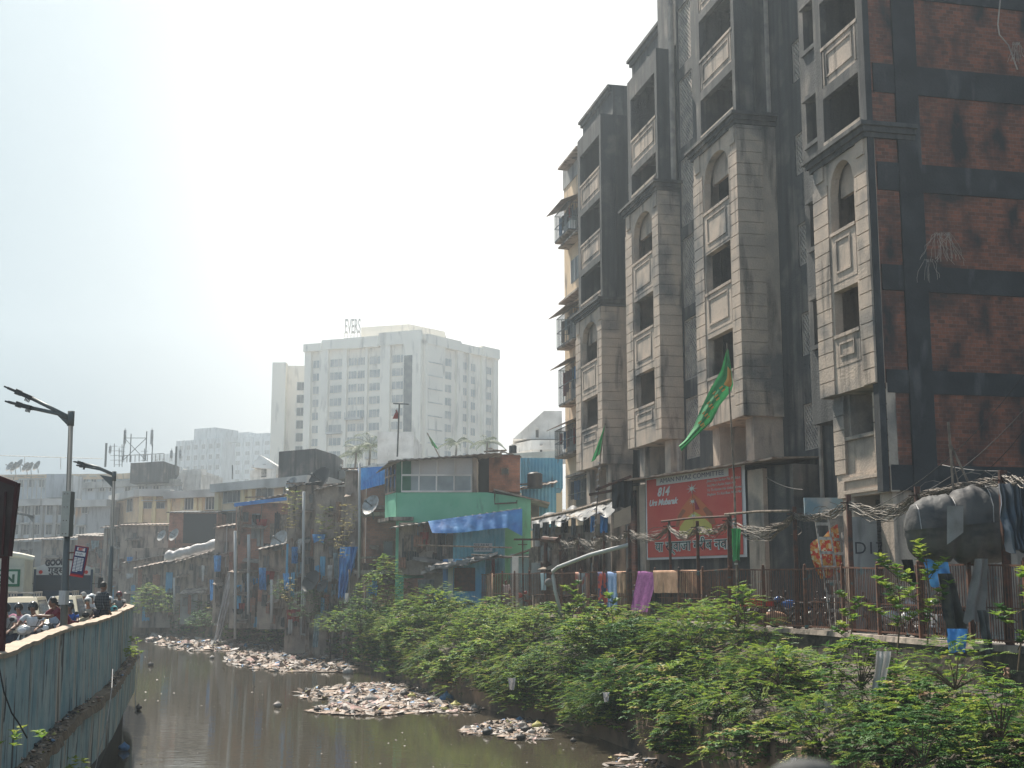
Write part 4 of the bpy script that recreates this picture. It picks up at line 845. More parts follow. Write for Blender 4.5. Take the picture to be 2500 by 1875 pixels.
m = MB(); p0 = P(967, 1012, 90); m.prism([p0 + Vector((-.25, 0, -.3)), p0 + Vector((.25, 0, -.3)), p0 + Vector((.05, 0, .4))], (0, .06, 0)); tag(m.build("red_pennant", RAG[4]), "small red ornament hanging on the aerial pole", "ornament")
# ================================================================ cream building with window cages
CB = thing("cream_building", "narrow peach-cream building with caged balcony windows beside the concrete block", "apartment building", (11.6, 40, 0), math.atan2(.9762, -.2167))
def cz(v): return PZ(v, 77.8, 1390)
m = MB(); m.box(36.0, 42., -9, -.95, 0, cz(425)); m.build("wall", m_cream, CB)
m = MB(); m.box(35.9, 42.05, -9, -.9, cz(425), cz(360)); m.build("roof_parapet", m_grey, CB)
def cage(t0, t1, va, vb, out=.8, awn=True, stuff=True):
    z1, z0 = cz(va), cz(vb); c = MB(); p0 = -.95
    for z in (z0, (z0 + z1) / 2, z1): c.bar((t0, p0 + out, z), (t1, p0 + out, z), .04); c.bar((t0, p0, z), (t0, p0 + out, z), .04); c.bar((t1, p0, z), (t1, p0 + out, z), .04)
    n = int((t1 - t0) / .16)
    for k in range(n + 1): t = lerp(t0, t1, k / n); c.bar((t, p0 + out, z0), (t, p0 + out, z1), .022)
    for k in range(5): q = p0 + out * k / 5; c.bar((t0, q, z0), (t0, q, z1), .022); c.bar((t1, q, z0), (t1, q, z1), .022)
    cg = c.build("window_cage", m_lampsteel, CB)
    m = MB(); m.box(t0, t1, p0 + .002, p0 + out * .98, z0 - .12, z0); m.build("cage_floor", m_mud, cg)
    m = MB(); m.box(t0 + .15, t1 - .15, p0 - .02, p0 + .02, z0 + .3, z1 - .1); m.build("opening", m_pane, cg)
    if awn:
        m = MB(); m.hexa([(t0 - .2, p0 + .01, z1 + .55), (t1 + .2, p0 + .01, z1 + .55), (t1 + .2, p0 + out + .5, z1 + .0), (t0 - .2, p0 + out + .5, z1 + .0)], [(t0 - .2, p0 + .01, z1 + .6), (t1 + .2, p0 + .01, z1 + .6), (t1 + .2, p0 + out + .5, z1 + .05), (t0 - .2, p0 + out + .5, z1 + .05)]); m.build("awning", m_tin, CB)
    if stuff:
        for k in range(6):
            m = MB(); t = lerp(t0 + .2, t1 - .2, k / 5); h = random.uniform(.4, .95) * (z1 - z0) * .8
            m.sheet(lambda i, j: Vector((t + (i - .5) * .34, p0 + out * .55 + .08 * sin(i * 9 + k), z1 - .15 - j * h)), 5, 4); m.build("washing", random.choice(RAG), cg, True)
cage(38.0, 41.4, 500, 565); cage(37.2, 41.0, 762, 835); cage(36.9, 40.6, 893, 980); cage(37.2, 41.6, 1040, 1105); cage(35.6, 39.6, 1168, 1246, .5, False)
for va in (385, 583, 722): m = MB(); m.box(36.4, 40.9, -.95, -.25, cz(va) - .1, cz(va) + .02); m.build("window_hood", m_mud, CB)
m = MB(); m.box(35.5, 39.8, -.95, -.35, cz(1160) - .1, cz(1160) + .05); m.build("window_hood", m_mud, CB)
m = MB(); m.mat = 1; m.box(38.2, 40.2, -1, -.93, cz(678), cz(622)); m.mat = 0
for t in (38.2, 39.2, 40.14): m.box(t, t + .06, -.93, -.88, cz(678), cz(622))
m.build("window", [m_white, m_pane], CB)
for t in (38.3, 38.9, 39.5): m = MB(); m.obox((t, -.5, cz(556)), (.25, 0, 0), (0, .2, 0), (0, 0, .35)); m.build("cooler_unit", m_white, CB)
# ================================================================ street-side structures behind the fence
def FD(u, off=0.):               # depth at which the view ray u meets the fence line shifted right by off
    lo, hi = 22., 77.
    for _ in range(40):
        mid = (lo + hi) / 2
        if PX(u, 1450, mid) - (pl(EDGE, mid) + off) < 0: lo = mid
        else: hi = mid
    return (lo + hi) / 2
def SZ(v, u, off=0.): return PZ(v, FD(u, off), u)
# banner building
bA, bB = (5.25, 59.2), (10.45, 47.3)
BB = thing("street_shed", "low concrete shed with tin roof carrying the red banner", "shed"); f = Face(bA, bB)
def fu(u):                       # fraction along the banner wall for image column u
    lo, hi = 0., 1.
    for _ in range(40):
        mid = (lo + hi) / 2; p = f.p(mid, 0, 3); uu = CX + F * p.x / (p.y * CT + (p.z - CZ) * ST)
        if uu < u: lo = mid
        else: hi = mid
    return lo
def fz(u, v): return P(u, v, f.p(fu(u), 0, 0).y).z
m = MB(); f.box(m, 0, 1, -2, 0, 0, fz(1700, 1165)); m.build("wall", m_dark, BB)
m = MB()
for k in range(30):
    a, b = k / 30, (k + 1) / 30
    m.hexa([f.p(a, .9, fz(1700, 1158)), f.p(b, .9, fz(1700, 1158) + .03 * (k % 2)), f.p(b, -3, fz(1700, 1145)), f.p(a, -3, fz(1700, 1145))], [f.p(a, .9, fz(1700, 1154)), f.p(b, .9, fz(1700, 1154) + .03 * (k % 2)), f.p(b, -3, fz(1700, 1141)), f.p(a, -3, fz(1700, 1141))])
m.build("roof", m_tin, BB)
for u, w in ((1548, 16), (1572, 14), (1840, 38)): m = MB(); f.box(m, fu(u) , fu(u + w), 0, .2, 0, fz(1700, 1168)); m.build("column", m_conc, BB)
m = MB(); f.box(m, fu(1552), fu(1566), .2, .32, 0, fz(1700, 1180)); m.build("brick_pier", m_brick, BB)
# banner
BN = thing("red_banner", "big red festival banner AMAN NIYAZ COMMITTEE with painted dome", "banner")
F0, F1 = fu(1590), fu(1836); zb0, zb1 = fz(1700, 1364), fz(1700, 1155); BW, BHt = (F1 - F0) * f.L, zb1 - zb0
def bp(x, y, o=.26): return f.p(F0 + (F1 - F0) * x, o, zb0 + BHt * y)       # unit coordinates on the banner
m_red = mat("red_vinyl", (.56, .055, .04), var=(.60, .09, .06), vs=.8, rough=.5, fine=.06); m_wv = mat("white_vinyl", (.66, .64, .64), rough=.5, fine=.05)
def flat(pts, o, mt, nm, grow=.004):
    m = MB(); m.prism([bp(x, y, o) for x, y in pts], f.n * -grow); return m.build(nm, mt, BN)
m = MB(); m.sheet(lambda i, j: bp(i - .0 + .012 * (1 - j) * 0, j, .235 + .02 * noise.noise(Vector((i * 3, j * 3, 0)))), 12, 10)
m.build("cloth_border", m_wv, BN, True)
flat([(.02, .028), (.972, .028), (.972, .985), (.02, .985)], .268, m_red, "cloth")
flat([(.13, .9), (.86, .9), (.86, .997), (.13, .997)], .276, m_wv, "title_panel")
def circ(cx, cy, rx, ry, n=24, a0=0, a1=2 * pi): return [(cx + rx * cos(lerp(a0, a1, k / n)), cy + ry * sin(lerp(a0, a1, k / n))) for k in range(n + (a1 < 6))]
m_or = mat("orange_print", (.60, .17, .07), fine=.04); m_br = mat("brown_print", (.34, .12, .07), fine=.04); m_ye = mat("yellow_print", (.55, .46, .12), fine=.04); m_pl = mat("pale_print", (.62, .66, .62), fine=.03)
flat([(.33, .38), (.35, .5), (.40, .6), (.46, .68), (.52, .75), (.58, .68), (.64, .6), (.70, .5), (.73, .38)], .276, m_or, "printed_dome")
flat([(.33, .38), (.36, .38), (.40, .5), (.44, .56), (.41, .585), (.36, .51)], .284, m_br, "dome_shade"); flat([(.73, .38), (.68, .38), (.64, .5), (.61, .56), (.64, .585), (.70, .51)], .284, m_br, "dome_shade")
flat([(.36, .27), (.38, .38), (.43, .45), (.48, .50), (.53, .54), (.58, .50), (.63, .45), (.69, .38), (.71, .27)], .292, m_ye, "printed_dome")
flat([(.515, .27), (.555, .27), (.55, .36), (.52, .36)], .300, m_or, "dome_base")
for cx, cy, r in ((.51, .81, .035), (.515, .66, .025), (.52, .49, .024)):
    pts = []
    for k in range(32): rr = r * (1.9 if k % 4 == 0 else .62); pts.append((cx + rr * cos(2*pi*k/32) * .9, cy + rr * sin(2*pi*k/32)))
    flat(pts, .300, m_pl, "printed_star")
flat([(.53, .7), (.585, .56), (.54, .56)], .300, mat("maroon_print", (.3, .03, .06), fine=0), "printed_flag")
m = MB(); m.bar(bp(.515, .8, .303), bp(.525, .36, .303), .03, .01); m.build("finial", m_br, BN)
XD = f.d
def btext(s, x, y, w, size, mt, shear=0, bold=0): return text(s, size, mt, bp(x, y, .282), XD, (0, 0, 1), .002, BN, shear=shear, wid=w * BW, bold=bold)
m_navy = mat("grey_navy_ink", (.10, .10, .20), fine=0)
btext("AMAN NIYAZ COMMITTEE", .17, .925, .65, .28, m_navy)
btext("814", .14, .77, .14, .52, m_wv, .3, .02); btext("Urs Mubarak", .045, .66, .32, .36, m_wv, .35, .015)
for k, s in enumerate(("Jitna Diya Sarkar Ne Mujhko", "Itni Meri Aukat Nahi Hai", "Ye To Karam Hai Unka Warna", "Mujhme To Koi Baat Nahi Hai")): btext(s, .655, .86 - k * .052, (.31, .27, .32, .32)[k], .15, m_pl, .2)
btext("या ख़्वाजा गरीब नवाज़", .11, .10, .82, .58, m_pl, 0, .035); o = btext("या ख़्वाजा गरीब नवाज़", .11, .10, .82, .58, mat("black_print", (.02, .04, .04), fine=0), 0, .0)
for v in o.data.vertices: v.co += f.n * .006
# left bays of the shed: black cloth, plywood
m = MB(); a = fu(1500)
t, q, z = shack("scrap_stall", "dark scrap stall with ragged grey tarpaulin roof", 1302, 1492, 1290, 1480, 68.5, m_mud, 3, None, boards=14, zb=0, skew=-6)
m = MB()
def ragroof(i, j): 
    p = P(lerp(1298, 1500, i), lerp(1262, 1222, i) + (1 - j) * 30 + 5 * sin(i * 23) , lerp(67.5, 61, i) + j * 3.5); return p + Vector((0, -.2 * (1 - j), .18 * noise.noise(Vector((i * 7, j * 3, 2)))))
m.sheet(ragroof, 40, 8); m.build("tarpaulin_roof", m_blacktarp, t, True)
m = MB()
for k in range(20):
    i = random.random(); j = random.uniform(0, .8); p = ragroof(i, j) + Vector((0, -.05, .05)); w = random.uniform(.3, 1.1); hh = random.uniform(.06, .2); a1 = random.uniform(-.2, .35)
    m.sheet(lambda x, y: p + Vector(((x - .5) * w, y * .5, (x - .5) * w * a1 + (y - .5) * hh + .07 * sin(x * 7 + k))), 5, 3)
m.build("roof_rags", mat("mixed_roof_rags", (.30, .26, .22), var=(.07, .08, .11), vs=1.3, vthr=(.42, .5), stain=(.36, .33, .30), fine=.2), t, True)
m = MB(); m.tube([P(1300, 1268, 67), P(1400, 1247, 64), P(1502, 1218, 60.5)], .09, 6); m.build("bamboo_ridge", m_wood, t)
for k in range(8):
    u = 1302 + k * 24 + random.uniform(-6, 6); cloth(u, u + random.uniform(10, 22), 1278 - k * 3, 1310 + random.uniform(-10, 18) - k * 2, 66.8 - k * .7, random.choice((RAG[2], RAG[5], m_blacktarp, RAG[0])), "hanging_rag", None, None, par=t, folds=2)
cloth(1494, 1545, 1172, 1240, 57.5, m_black, "black_cloth", "black sheet hanging at the left end of the banner shed", "tarpaulin", folds=3)
m = MB(); a, b = P(1499, 1290, 57.2), P(1540, 1234, 57.2); m.hexa([a, (b.x, a.y, a.z + .25), (b.x, a.y + .04, a.z + .25), a + Vector((0, .04, 0))], [(a.x, a.y, b.z - .35), b, b + Vector((0, .04, 0)), (a.x, a.y + .04, b.z - .35)]); tag(m.build("plywood_panel", mat("pale_plywood", (.42, .33, .25), var=(.33, .26, .2), vs=2)), "pale plywood panel fixed below the black sheet", "panel")
m = MB(); m.bar(P(1438, 1208, 58), P(1500, 1197, 58), .12); m.bar(P(1455, 1196, 58), P(1540, 1163, 57), .1); tag(m.build("roof_beam", m_rust), "rusty roof beam sticking out left of the banner shed", "beam")
t, q, z = shack("pale_blue_room", "small pale blue painted room with brown sloping sheet roof", 1246, 1345, 1352, 1490, 76, mat("pale_blue_plaster", (.24, .40, .42), var=(.30, .44, .45), vs=1, stain=(.1, .12, .12)), 3, None, doors=[(1290, 1325, 1385, 1480)], zb=0)
m = MB(); a, b = P(1240, 1362, 75), P(1345, 1325, 75); m.hexa([a, b, b + Vector((0, 3, 0)), a + Vector((0, 3, 0))], [x + Vector((0, 0, .08)) for x in (a, b, b + Vector((0, 3, 0)), a + Vector((0, 3, 0)))]); m.build("roof", m_wood, t)
m = MB(); a, b = P(1250, 1490, 72.5), P(1266, 1358, 72.5); m.box(a.x, b.x, a.y, a.y + .3, 0, b.z); tag(m.build("white_pillar", m_white), "pale blue-white pillar behind the left end of the fence", "pillar")
# wall with roller shutter under the block, and deep market dark
SH = thing("shop_front", "dim shop front with grey roller shutter under the concrete block", "shop"); sf = Face((10.3, 48.2), (12.45, 42.3)); sf2 = Face((12.45, 42.3), (17.5, 43.5))
m = MB(); sf.box(m, 0, 1, -.4, 0, 0, 4.3); m.build("wall", m_dark, SH)
m = MB(); a, b = P(2085, 1440, 41.2), P(2140, 1262, 41.2); m.box(a.x, b.x, 41.2, 41.6, 0, b.z); m.build("pier", m_grey, SH); text("D17", .55, m_ink, (a.x + .05, 41.19, P(2085, 1352, 41.2).z), (1, 0, 0), (0, 0, 1), .002, SH)
m = MB(); a, b = P(2138, 1440, 41.6), P(2222, 1290, 41.6); z = 0
while z < b.z: m.hexa([(a.x, 41.62, z), (b.x, 41.62, z), (b.x, 41.75, z), (a.x, 41.75, z)], [(a.x, 41.55, z + .05), (b.x, 41.55, z + .05), (b.x, 41.75, z + .05), (a.x, 41.75, z + .05)]); m.box(a.x, b.x, 41.63, 41.74, z + .05, z + .1); z += .1
m.build("roller_shutter", m_steel, SH)
m = MB(); m.box(b.x, b.x + 6, 41.7, 42, 0, 4.3); m.build("side_wall", m_mud, SH)
m = MB(); a, b = P(1965, 1260, 44), P(2115, 1215, 44); m.box(a.x, b.x, 44, 44.1, a.z, b.z); m.build("sign_board", mat("faded_blue_sign", (.16, .26, .32), var=(.4, .4, .38), vs=1.5), SH)
# ================================================================ fence
FN = thing("street_fence", "rusty brown iron bar fence along the top of the bank", "fence")
FP = []; y = 26.5
while y < 76.2: FP.append(Vector((pl(EDGE, y) + .12, y, 0))); y += .115
L = 0; dist = [0]
for a, b in zip(FP, FP[1:]): L += (b - a).length; dist.append(L)
def fpt(s):
    for i in range(len(dist) - 1):
        if dist[i] <= s <= dist[i+1]: return FP[i].lerp(FP[i+1], (s - dist[i]) / (dist[i+1] - dist[i]))
    return FP[-1]
npan = int(L / 2.35); FT = 2.02
m_rust2 = mat("brown_fence_paint", (.17, .07, .04), var=(.08, .045, .035), vs=6, rough=.7, stain=(.05, .13, .14), ss=(1, 1, 3), sthr=(.62, .7), fine=.3)
for k in range(npan):
    s0, s1 = k * L / npan, (k + 1) * L / npan; a, b = fpt(s0), fpt(s1); m = MB(); n = int((s1 - s0) / .118)
    tz0, tz1 = FT + .04 * sin(k * 2.3), FT + .04 * sin(k * 2.3 + 2.3) * .6
    m.bar(a + Vector((0, 0, tz0)), b + Vector((0, 0, tz1)), .05); m.bar(a + Vector((0, 0, .15)), b + Vector((0, 0, .15)), .05); m.bar(a + Vector((0, 0, .95)), b + Vector((0, 0, .95)), .03)
    for j in range(1, n):
        q = a.lerp(b, j / n) + Vector((random.uniform(-.01, .01), 0, 0)); 
        if random.random() > .02: m.bar(q + Vector((0, 0, .1)), q + Vector((random.uniform(-.015, .015), 0, lerp(tz0, tz1, j / n))), .02)
    m.build("bar_panel", m_rust2, FN)
    m = MB(); m.box(a.x - .05, a.x + .05, a.y - .05, a.y + .05, -.15, FT + .08); m.ball(a + Vector((0, 0, FT + .12)), .05, 6, 4); m.build("post", m_rust2, FN)
m = MB()
for a, b in zip(FP[::8], FP[8::8]): m.hexa([a + Vector((-.25, 0, -.1)), a + Vector((.2, 0, -.1)), b + Vector((.2, 0, -.1)), b + Vector((-.25, 0, -.1))], [a + Vector((-.22, 0, .05)), a + Vector((.2, 0, .05)), b + Vector((.2, 0, .05)), b + Vector((-.22, 0, .05))])
m.build("kerb", m_mud, FN)
# tall rusty posts carrying cable bundles
posts = [(1276, 1318, -.1, .07), (1367, 1306, -.15, .12), (1414, 1303, 0, .08), (1474, 1297, 0, .09), (1536, 1283, -.1, .14), (1633, 1270, -.3, .10), (1702, 1272, -.05, .12), (1780, 1254, .1, .16), (1939, 1237, 0, .12), (2071, 1208, 0, .14), (2239, 1188, .1, .15), (2447, 1148, .2, .18)]
lab = ["slim post at the left end of the fence", "post wrapped with cables above the grey pipe bend", "thin dark post next right of the wrapped one", "thin post before the rusty stall", "post at the left side of the red banner", "post crossing the banner's lower left", "post in front of the banner's middle lettering", "thick post in front of the banner beside the bamboo flagpole", "post just right of the red banner", "tall square post right of the step ladder", "post tied with plastic left of the grey tarpaulin bundle", "thickest post right of the grey tarpaulin bundle"]
PT = []
for (u, v, off, w), lb in zip(posts, lab):
    dd = FD(u, .12); b = P(u, v, dd); a = Vector((b.x - off * .3, dd, 0)); m = MB(); m.bar(a, b, w, w * .8, up=(0, 1, 0)); m.bar(b - Vector((.25, 0, .25)), b + Vector((.25, 0, -.25)), .04); PT.append(b)
    tag(m.build("cable_post", m_rust), "rusty " + lb, "post", "rusty posts carrying the cables")
def bundle(a, b, sag, n, spread, label, loops=0):
    m = MB()
    for k in range(n):
        o1 = Vector((random.uniform(-.05, .05), random.uniform(-.1, .1), random.uniform(-1, .3) * spread * .4)); o2 = Vector((random.uniform(-.05, .05), random.uniform(-.1, .1), random.uniform(-1, .3) * spread * .4)); sg = sag * random.uniform(.55, 1.35); ph = random.uniform(0, 6)
        pts = [(a + o1).lerp(b + o2, i / 12) + Vector((0, .05 * sin(i + ph), -4 * sg * (i / 12) * (1 - i / 12) + .05 * sin(i * 1.7 + ph))) for i in range(13)]
        m.tube(pts, random.uniform(.006, .013), 3, cap=False)
    for k in range(loops):
        c = a.lerp(b, random.random()) - Vector((0, 0, sag * random.uniform(.7, 1))); r = random.uniform(.15, .45); ph = random.uniform(0, 6)
        m.tube([c + Vector((cos(ph + t) * r, random.uniform(-.03, .03), sin(ph + t) * r * .7)) for t in (0, .6, 1.2, 1.8, 2.4, 3.0, 3.6)], .011, 3, cap=False)
    tag(m.build("cable_bundle", m_cable), label, "cable bundle", "sagging cable bundles above the fence")
dn = Vector((0, 0, -.22))
bl = ["between the wrapped post and the thin dark post", "between the two thin posts before the rusty stall", "leading up to the banner's left post", "across the banner's left edge", "across the banner's middle", "short dense run in front of the banner's right half", "right of the banner, deepest sagging", "passing above the white step ladder", "over the roller shutter", "rising over the grey tarpaulin bundle"]
for i in range(1, 11):
    sg = (.28, .38, .22, .38, .36, .30, .62, .2, .42, -.05)[i - 1]
    bundle(PT[i] + dn, PT[i+1] + dn, sg, (22, 26, 18, 24, 24, 20, 28, 24, 30, 22)[i-1], .45, "dusty cable bundle " + bl[i-1], 3)
bundle(PT[11] + dn * .5, P(2560, 1150, 28.5), .15, 14, .4, "dusty cable bundle leaving the picture at the right edge", 1)
m = MB()
for k in range(34):
    a = P(1340 + k * 1.0, 1303 + random.uniform(-3, 3), 64.5); h = random.uniform(.6, 1.5); m.tube([a, a + Vector((.05, -.1, -h * .5)), a + Vector((.25, -.05, -h * .8)), a + Vector((.5, 0, -h * .4))], .012, 3, cap=False)
tag(m.build("cable_coil", m_cable), "hanging tangle of pale cable loops over the horizontal duct", "cable coil")
m = MB(); m.tube([P(1326, 1316, 65), P(1363, 1319, 64)], .15, 8); m.tube([P(1332, 1318, 65), P(1332, 1385, 65)], .1, 8); m.bar(P(1256, 1317, 67), P(1330, 1317, 65), .1); tag(m.build("metal_duct", m_rust), "short rusty horizontal duct on posts above the pale blue room", "duct")
m = MB(); m.tube([P(1536, 1330, 56), P(1440, 1355, 58.5), P(1362, 1385, 60.2), P(1350, 1394, 60.6), P(1350, 1405, 60.6), P(1356, 1445, 60.6), P(1371, 1500, 60.6)], .09, 10); tag(m.build("drain_pipe", m_pvc, None, True), "thick grey plastic drain pipe bending down over the fence", "pipe")
for a, b, r, mt, lb, nm in ((P(1616, 1273, 51.2), P(1783, 1260, 46.4), .05, m_rust, "dark horizontal beam in front of the red banner", "beam"), (P(1770, 1256, 46.2), P(1935, 1247, 43.2), .05, m_wood, "pale horizontal bamboo between banner and post", "bamboo_pole")):
    m = MB(); m.tube([a, a.lerp(b, .5) + Vector((0, 0, .04)), b], r, 6); tag(m.build(nm, mt), lb, "beam" if nm == "beam" else "pole")
# ================================================================ flags
m_flag = mat("green_flag_cloth", (.03, .21, .07), var=(.05, .28, .11), vs=2, rough=.7, trans=.25); m_gold = mat("gold_print", (.6, .3, .08), fine=.1)
t = thing("green_flag", "large green flag with gold emblem flying from a bamboo pole before the banner", "flag"); dd = 46.
m = MB(); top = P(1775, 838, dd); base = P(1803, 1500, dd); base.z = 0; m.tube([base, base.lerp(top, .5) + Vector((.05, 0, 0)), top], .055, 6, r2=.025); m.build("bamboo_pole", m_wood, t)
edge1 = [(1775, 850), (1760, 905), (1734, 950), (1710, 1000), (1692, 1045), (1672, 1075), (1657, 1088)]; edge2 = [(1779, 855), (1790, 940), (1785, 955), (1757, 990), (1738, 1030), (1700, 1065), (1664, 1102)]
def flagp(i, j):
    k = i * 6; k0 = min(int(k), 5); q = k - k0; a = (lerp(edge1[k0][0], edge1[k0+1][0], q), lerp(edge1[k0][1], edge1[k0+1][1], q)); b = (lerp(edge2[k0][0], edge2[k0+1][0], q), lerp(edge2[k0][1], edge2[k0+1][1], q))
    return P(lerp(a[0], b[0], j), lerp(a[1], b[1], j), dd - .05 + .16 * sin(j * 7 + i * 3))
m = MB(); m.sheet(flagp, 30, 10); m.build("flag_cloth", m_flag, t, True)
m = MB(); m.sheet(lambda i, j: flagp(.1 + i * .16, .5 + .4 * j) + Vector((0, -.02, 0)), 6, 6); m.build("gold_emblem", m_gold, t, True)
m = MB()
for k in range(14): p = flagp(.3 + k * .03, .45 + .2 * sin(k * 2.1)) + Vector((0, -.03, 0)); m.obox(p, (.06, 0, .05), (0, .004, 0), (-.02, 0, .02))
m.build("gold_lettering", m_gold, t)
m = MB()
for k in range(12): z = 2.2 + k * .16; q = base.lerp(top, z / top.z); m.tube([q, q + Vector((0, 0, .06))], .065, 6)
m.build("tinsel_wrap", m_wpl, t)
t = thing("green_flag", "small dark green pennant on a crooked tinsel-wrapped stick left of the banner", "flag"); dd = 62.
m = MB(); a = P(1447, 1400, dd); m.tube([a, P(1452, 1300, dd), P(1460, 1200, dd), P(1466, 1110, dd), P(1477, 1034, dd)], .035, 5); m.build("stick", m_wood, t)
m = MB(); m.sheet(lambda i, j: P(lerp(1477, lerp(1443, 1468, i), j) + 3 * sin(i * 6) * j, lerp(1036, lerp(1128, 1108, i), j), dd - .05 + .1 * sin(i * 8) * j), 8, 10); m.build("flag_cloth", m_flag, t, True)
m = MB()
for k in range(16): q = P(lerp(1462, 1448, k / 15) + 2 * sin(k * 2), 1130 + k * 14, dd - .03); m.obox(q, (.06, 0, .03), (0, .03, 0), (0, 0, .04))
m.build("tinsel_wrap", m_wpl, t)
t = thing("green_flag", "small green pennant leaning on the green house roof", "flag"); dd = 88.
m = MB(); m.tube([P(1074, 1117, dd), P(1043, 1057, dd)], .04, 5); m.build("stick", m_wood, t)
m = MB(); m.sheet(lambda i, j: P(lerp(lerp(1042, 1071, i), lerp(1042, 1055, i), j), lerp(lerp(1055, 1097, i), lerp(1055, 1088, i) , j) , dd), 6, 3); m.build("flag_cloth", m_flag, t, True)
cloth(1786, 1808, 1290, 1368, 45.4, m_flag, "green_cloth", "small green cloth hanging on the thick post before the banner", "cloth", folds=2, taper=.8)
# ================================================================ laundry over the fence
def drape(u0, u1, v1, mt, nm, lb, taper=1, skew=0, v0=None, cat="laundry", mats=None, seed=0, off=-.06):
    dd = FD((u0 + u1) / 2, .12 + off); a, b = P(u0, 1400, dd), P(u1, 1400, dd); zt = FT + .05; zb_ = P(u0, v1, dd).z; w = b.x - a.x; m = MB(); da = FD(u0, .12); db = FD(u1, .12)
    def fn(i, j):
        s = j * 1.25 - .25; k = lerp(1, taper, max(0, s)); x = (a.x + b.x) / 2 + (i - .5) * w * k + skew * w * max(0, s); y = lerp(da, db, i) + (.07 if s < 0 else -.07) - .05 * s + .045 * sin(i * 14 + seed) * max(0, s)
        if abs(s) < .03: y = lerp(da, db, i)
        return Vector((x, y, zt - abs(s) * (zt - zb_) * (1 + .04 * noise.noise(Vector((i * 5, seed, 0))))))
    m.sheet(fn, 18, 16); return tag(m.build(nm, mats or mt, None, True), lb, cat, "laundry hung over the fence")
m_purple = mat("purple_towelling", (.12, .02, .125), var=(.18, .04, .17), vs=6, fine=.35, bs=40, bump=.5)
m_strip = mat("striped_shawl", stripes((.42, .22, .16), (.34, .36, .40), 11., 0, (.3, -.3)), var=(.4, .1, .08), vs=3, vthr=(.5, .6)); m_blue_t = mat("pale_blue_towel", (.20, .30, .52), var=(.26, .36, .56), vs=5, fine=.3)
m_redp = mat("red_navy_patterned_cloth", (.42, .05, .03), var=(.02, .03, .09), vs=3.5, vthr=(.46, .5)); m_tanq = m_cloth
drape(1188, 1204, 1458, m_tanq, "towel", "narrow tan towel at the far left end of the fence")
drape(1320, 1334, 1441, RAG[6], "shirt", "pale blue-white shirt hung beside the brown bag", .8)
drape(1406, 1437, 1478, m_strip, "shawl", "striped orange and grey shawl right of the drain pipe", .75, .15)
drape(1460, 1473, 1460, m_tanq, "blanket", "edge of a beige blanket behind the red and navy cloth"); drape(1462, 1500, 1497, m_redp, "patterned_cloth", "red and navy patterned cloth hanging low", .9, 0, seed=2, off=-.1)
drape(1486, 1508, 1500, m_blue_t, "towel", "long pale blue towel over the patterned cloth", .9, -.1, off=-.16); drape(1507, 1527, 1448, m_tanq, "blanket", "short beige blanket right of the blue towel")
drape(1563, 1605, 1494, m_purple, "towel", "large purple towel swept to the left", .8, -.6, seed=1, off=-.12); drape(1596, 1613, 1470, RAG[2], "black_cloth", "black cloth beside the purple towel", .8)
drape(1608, 1701, 1448, m_tanq, "quilt", "wide tan quilt with ragged lower edge", 1, 0, seed=5)
t = thing("shoulder_bag", "brown and grey bag hooked on the fence by the drain pipe", "bag"); dd = FD(1341, -.05); c = P(1341, 1420, dd)
m = MB(); m.ball(c + Vector((0, -.1, -.05)), .27, 10, 8, (.85, .5, .8)); m.build("bag_body", mat("brown_bag_leather", (.22, .09, .05), var=(.16, .15, .14), vs=3, vthr=(.45, .5)), t, True)
m = MB(); m.tube([c + Vector((-.15, -.08, .1)), c + Vector((0, 0, .4)), c + Vector((.15, -.08, .1))], .02, 5); m.build("strap", m_black, t)
# floral cloth over ladders
t = thing("step_ladder", "tall dusty white step ladder leaning behind the fence", "ladder"); dd = FD(2020, .7)
def ladder(t, u0, v0, u1, v1, w, dd, n):
    a, b = P(u0, v0, dd), P(u1, v1, dd - .2); m = MB(); o = Vector((w, 0, 0))
    m.bar(a, b, .06, .05); m.bar(a + o, b + o * 1.1, .06, .05); m.build("rail", m_wlad, t)
    for k in range(n): q = a.lerp(b, (k + .5) / n); m = MB(); m.bar(q, q + o * 1.05, .05, .1); m.build("rung", m_wlad, t)
m_wlad = mat("scuffed_white_ladder", (.50, .47, .44), var=(.2, .18, .17), vs=6, fine=.3)
ladder(t, 1990, 1262, 2032, 1545, .42, dd, 8); m = MB(); a = P(1986, 1262, dd); m.box(a.x, a.x + .5, a.y - .15, a.y + .15, a.z, a.z + .06); m.build("top_step", m_wlad, t)
t = thing("short_ladder", "shorter dusty ladder just right of the step ladder", "ladder"); ladder(t, 2032, 1300, 2042, 1545, .34, dd + .3, 7)
m_floral = mat("orange_floral_cloth", (.62, .30, .08), var=(.55, .06, .03), vs=6, vthr=(.48, .52), stain=(.65, .55, .35), ss=(5, 5, 5), sthr=(.55, .6))
m = MB(); c = P(2012, 1350, dd + .5)
m.sheet(lambda i, j: P(lerp(lerp(2045, 1978, i), lerp(2060, 1975 + 30 * j, i), j), lerp(1280 + 50 * i, 1408 - 8 * sin(i * 5), j), dd + .4 - .25 * sin(i * 3) * sin(j * 3) + .06 * sin(i * 17 + j * 4)) + Vector((0, 0, .05 * sin(i * 9))), 16, 14); tag(m.build("floral_cloth", m_floral, None, True), "orange floral cloth bundled behind the step ladder", "cloth")
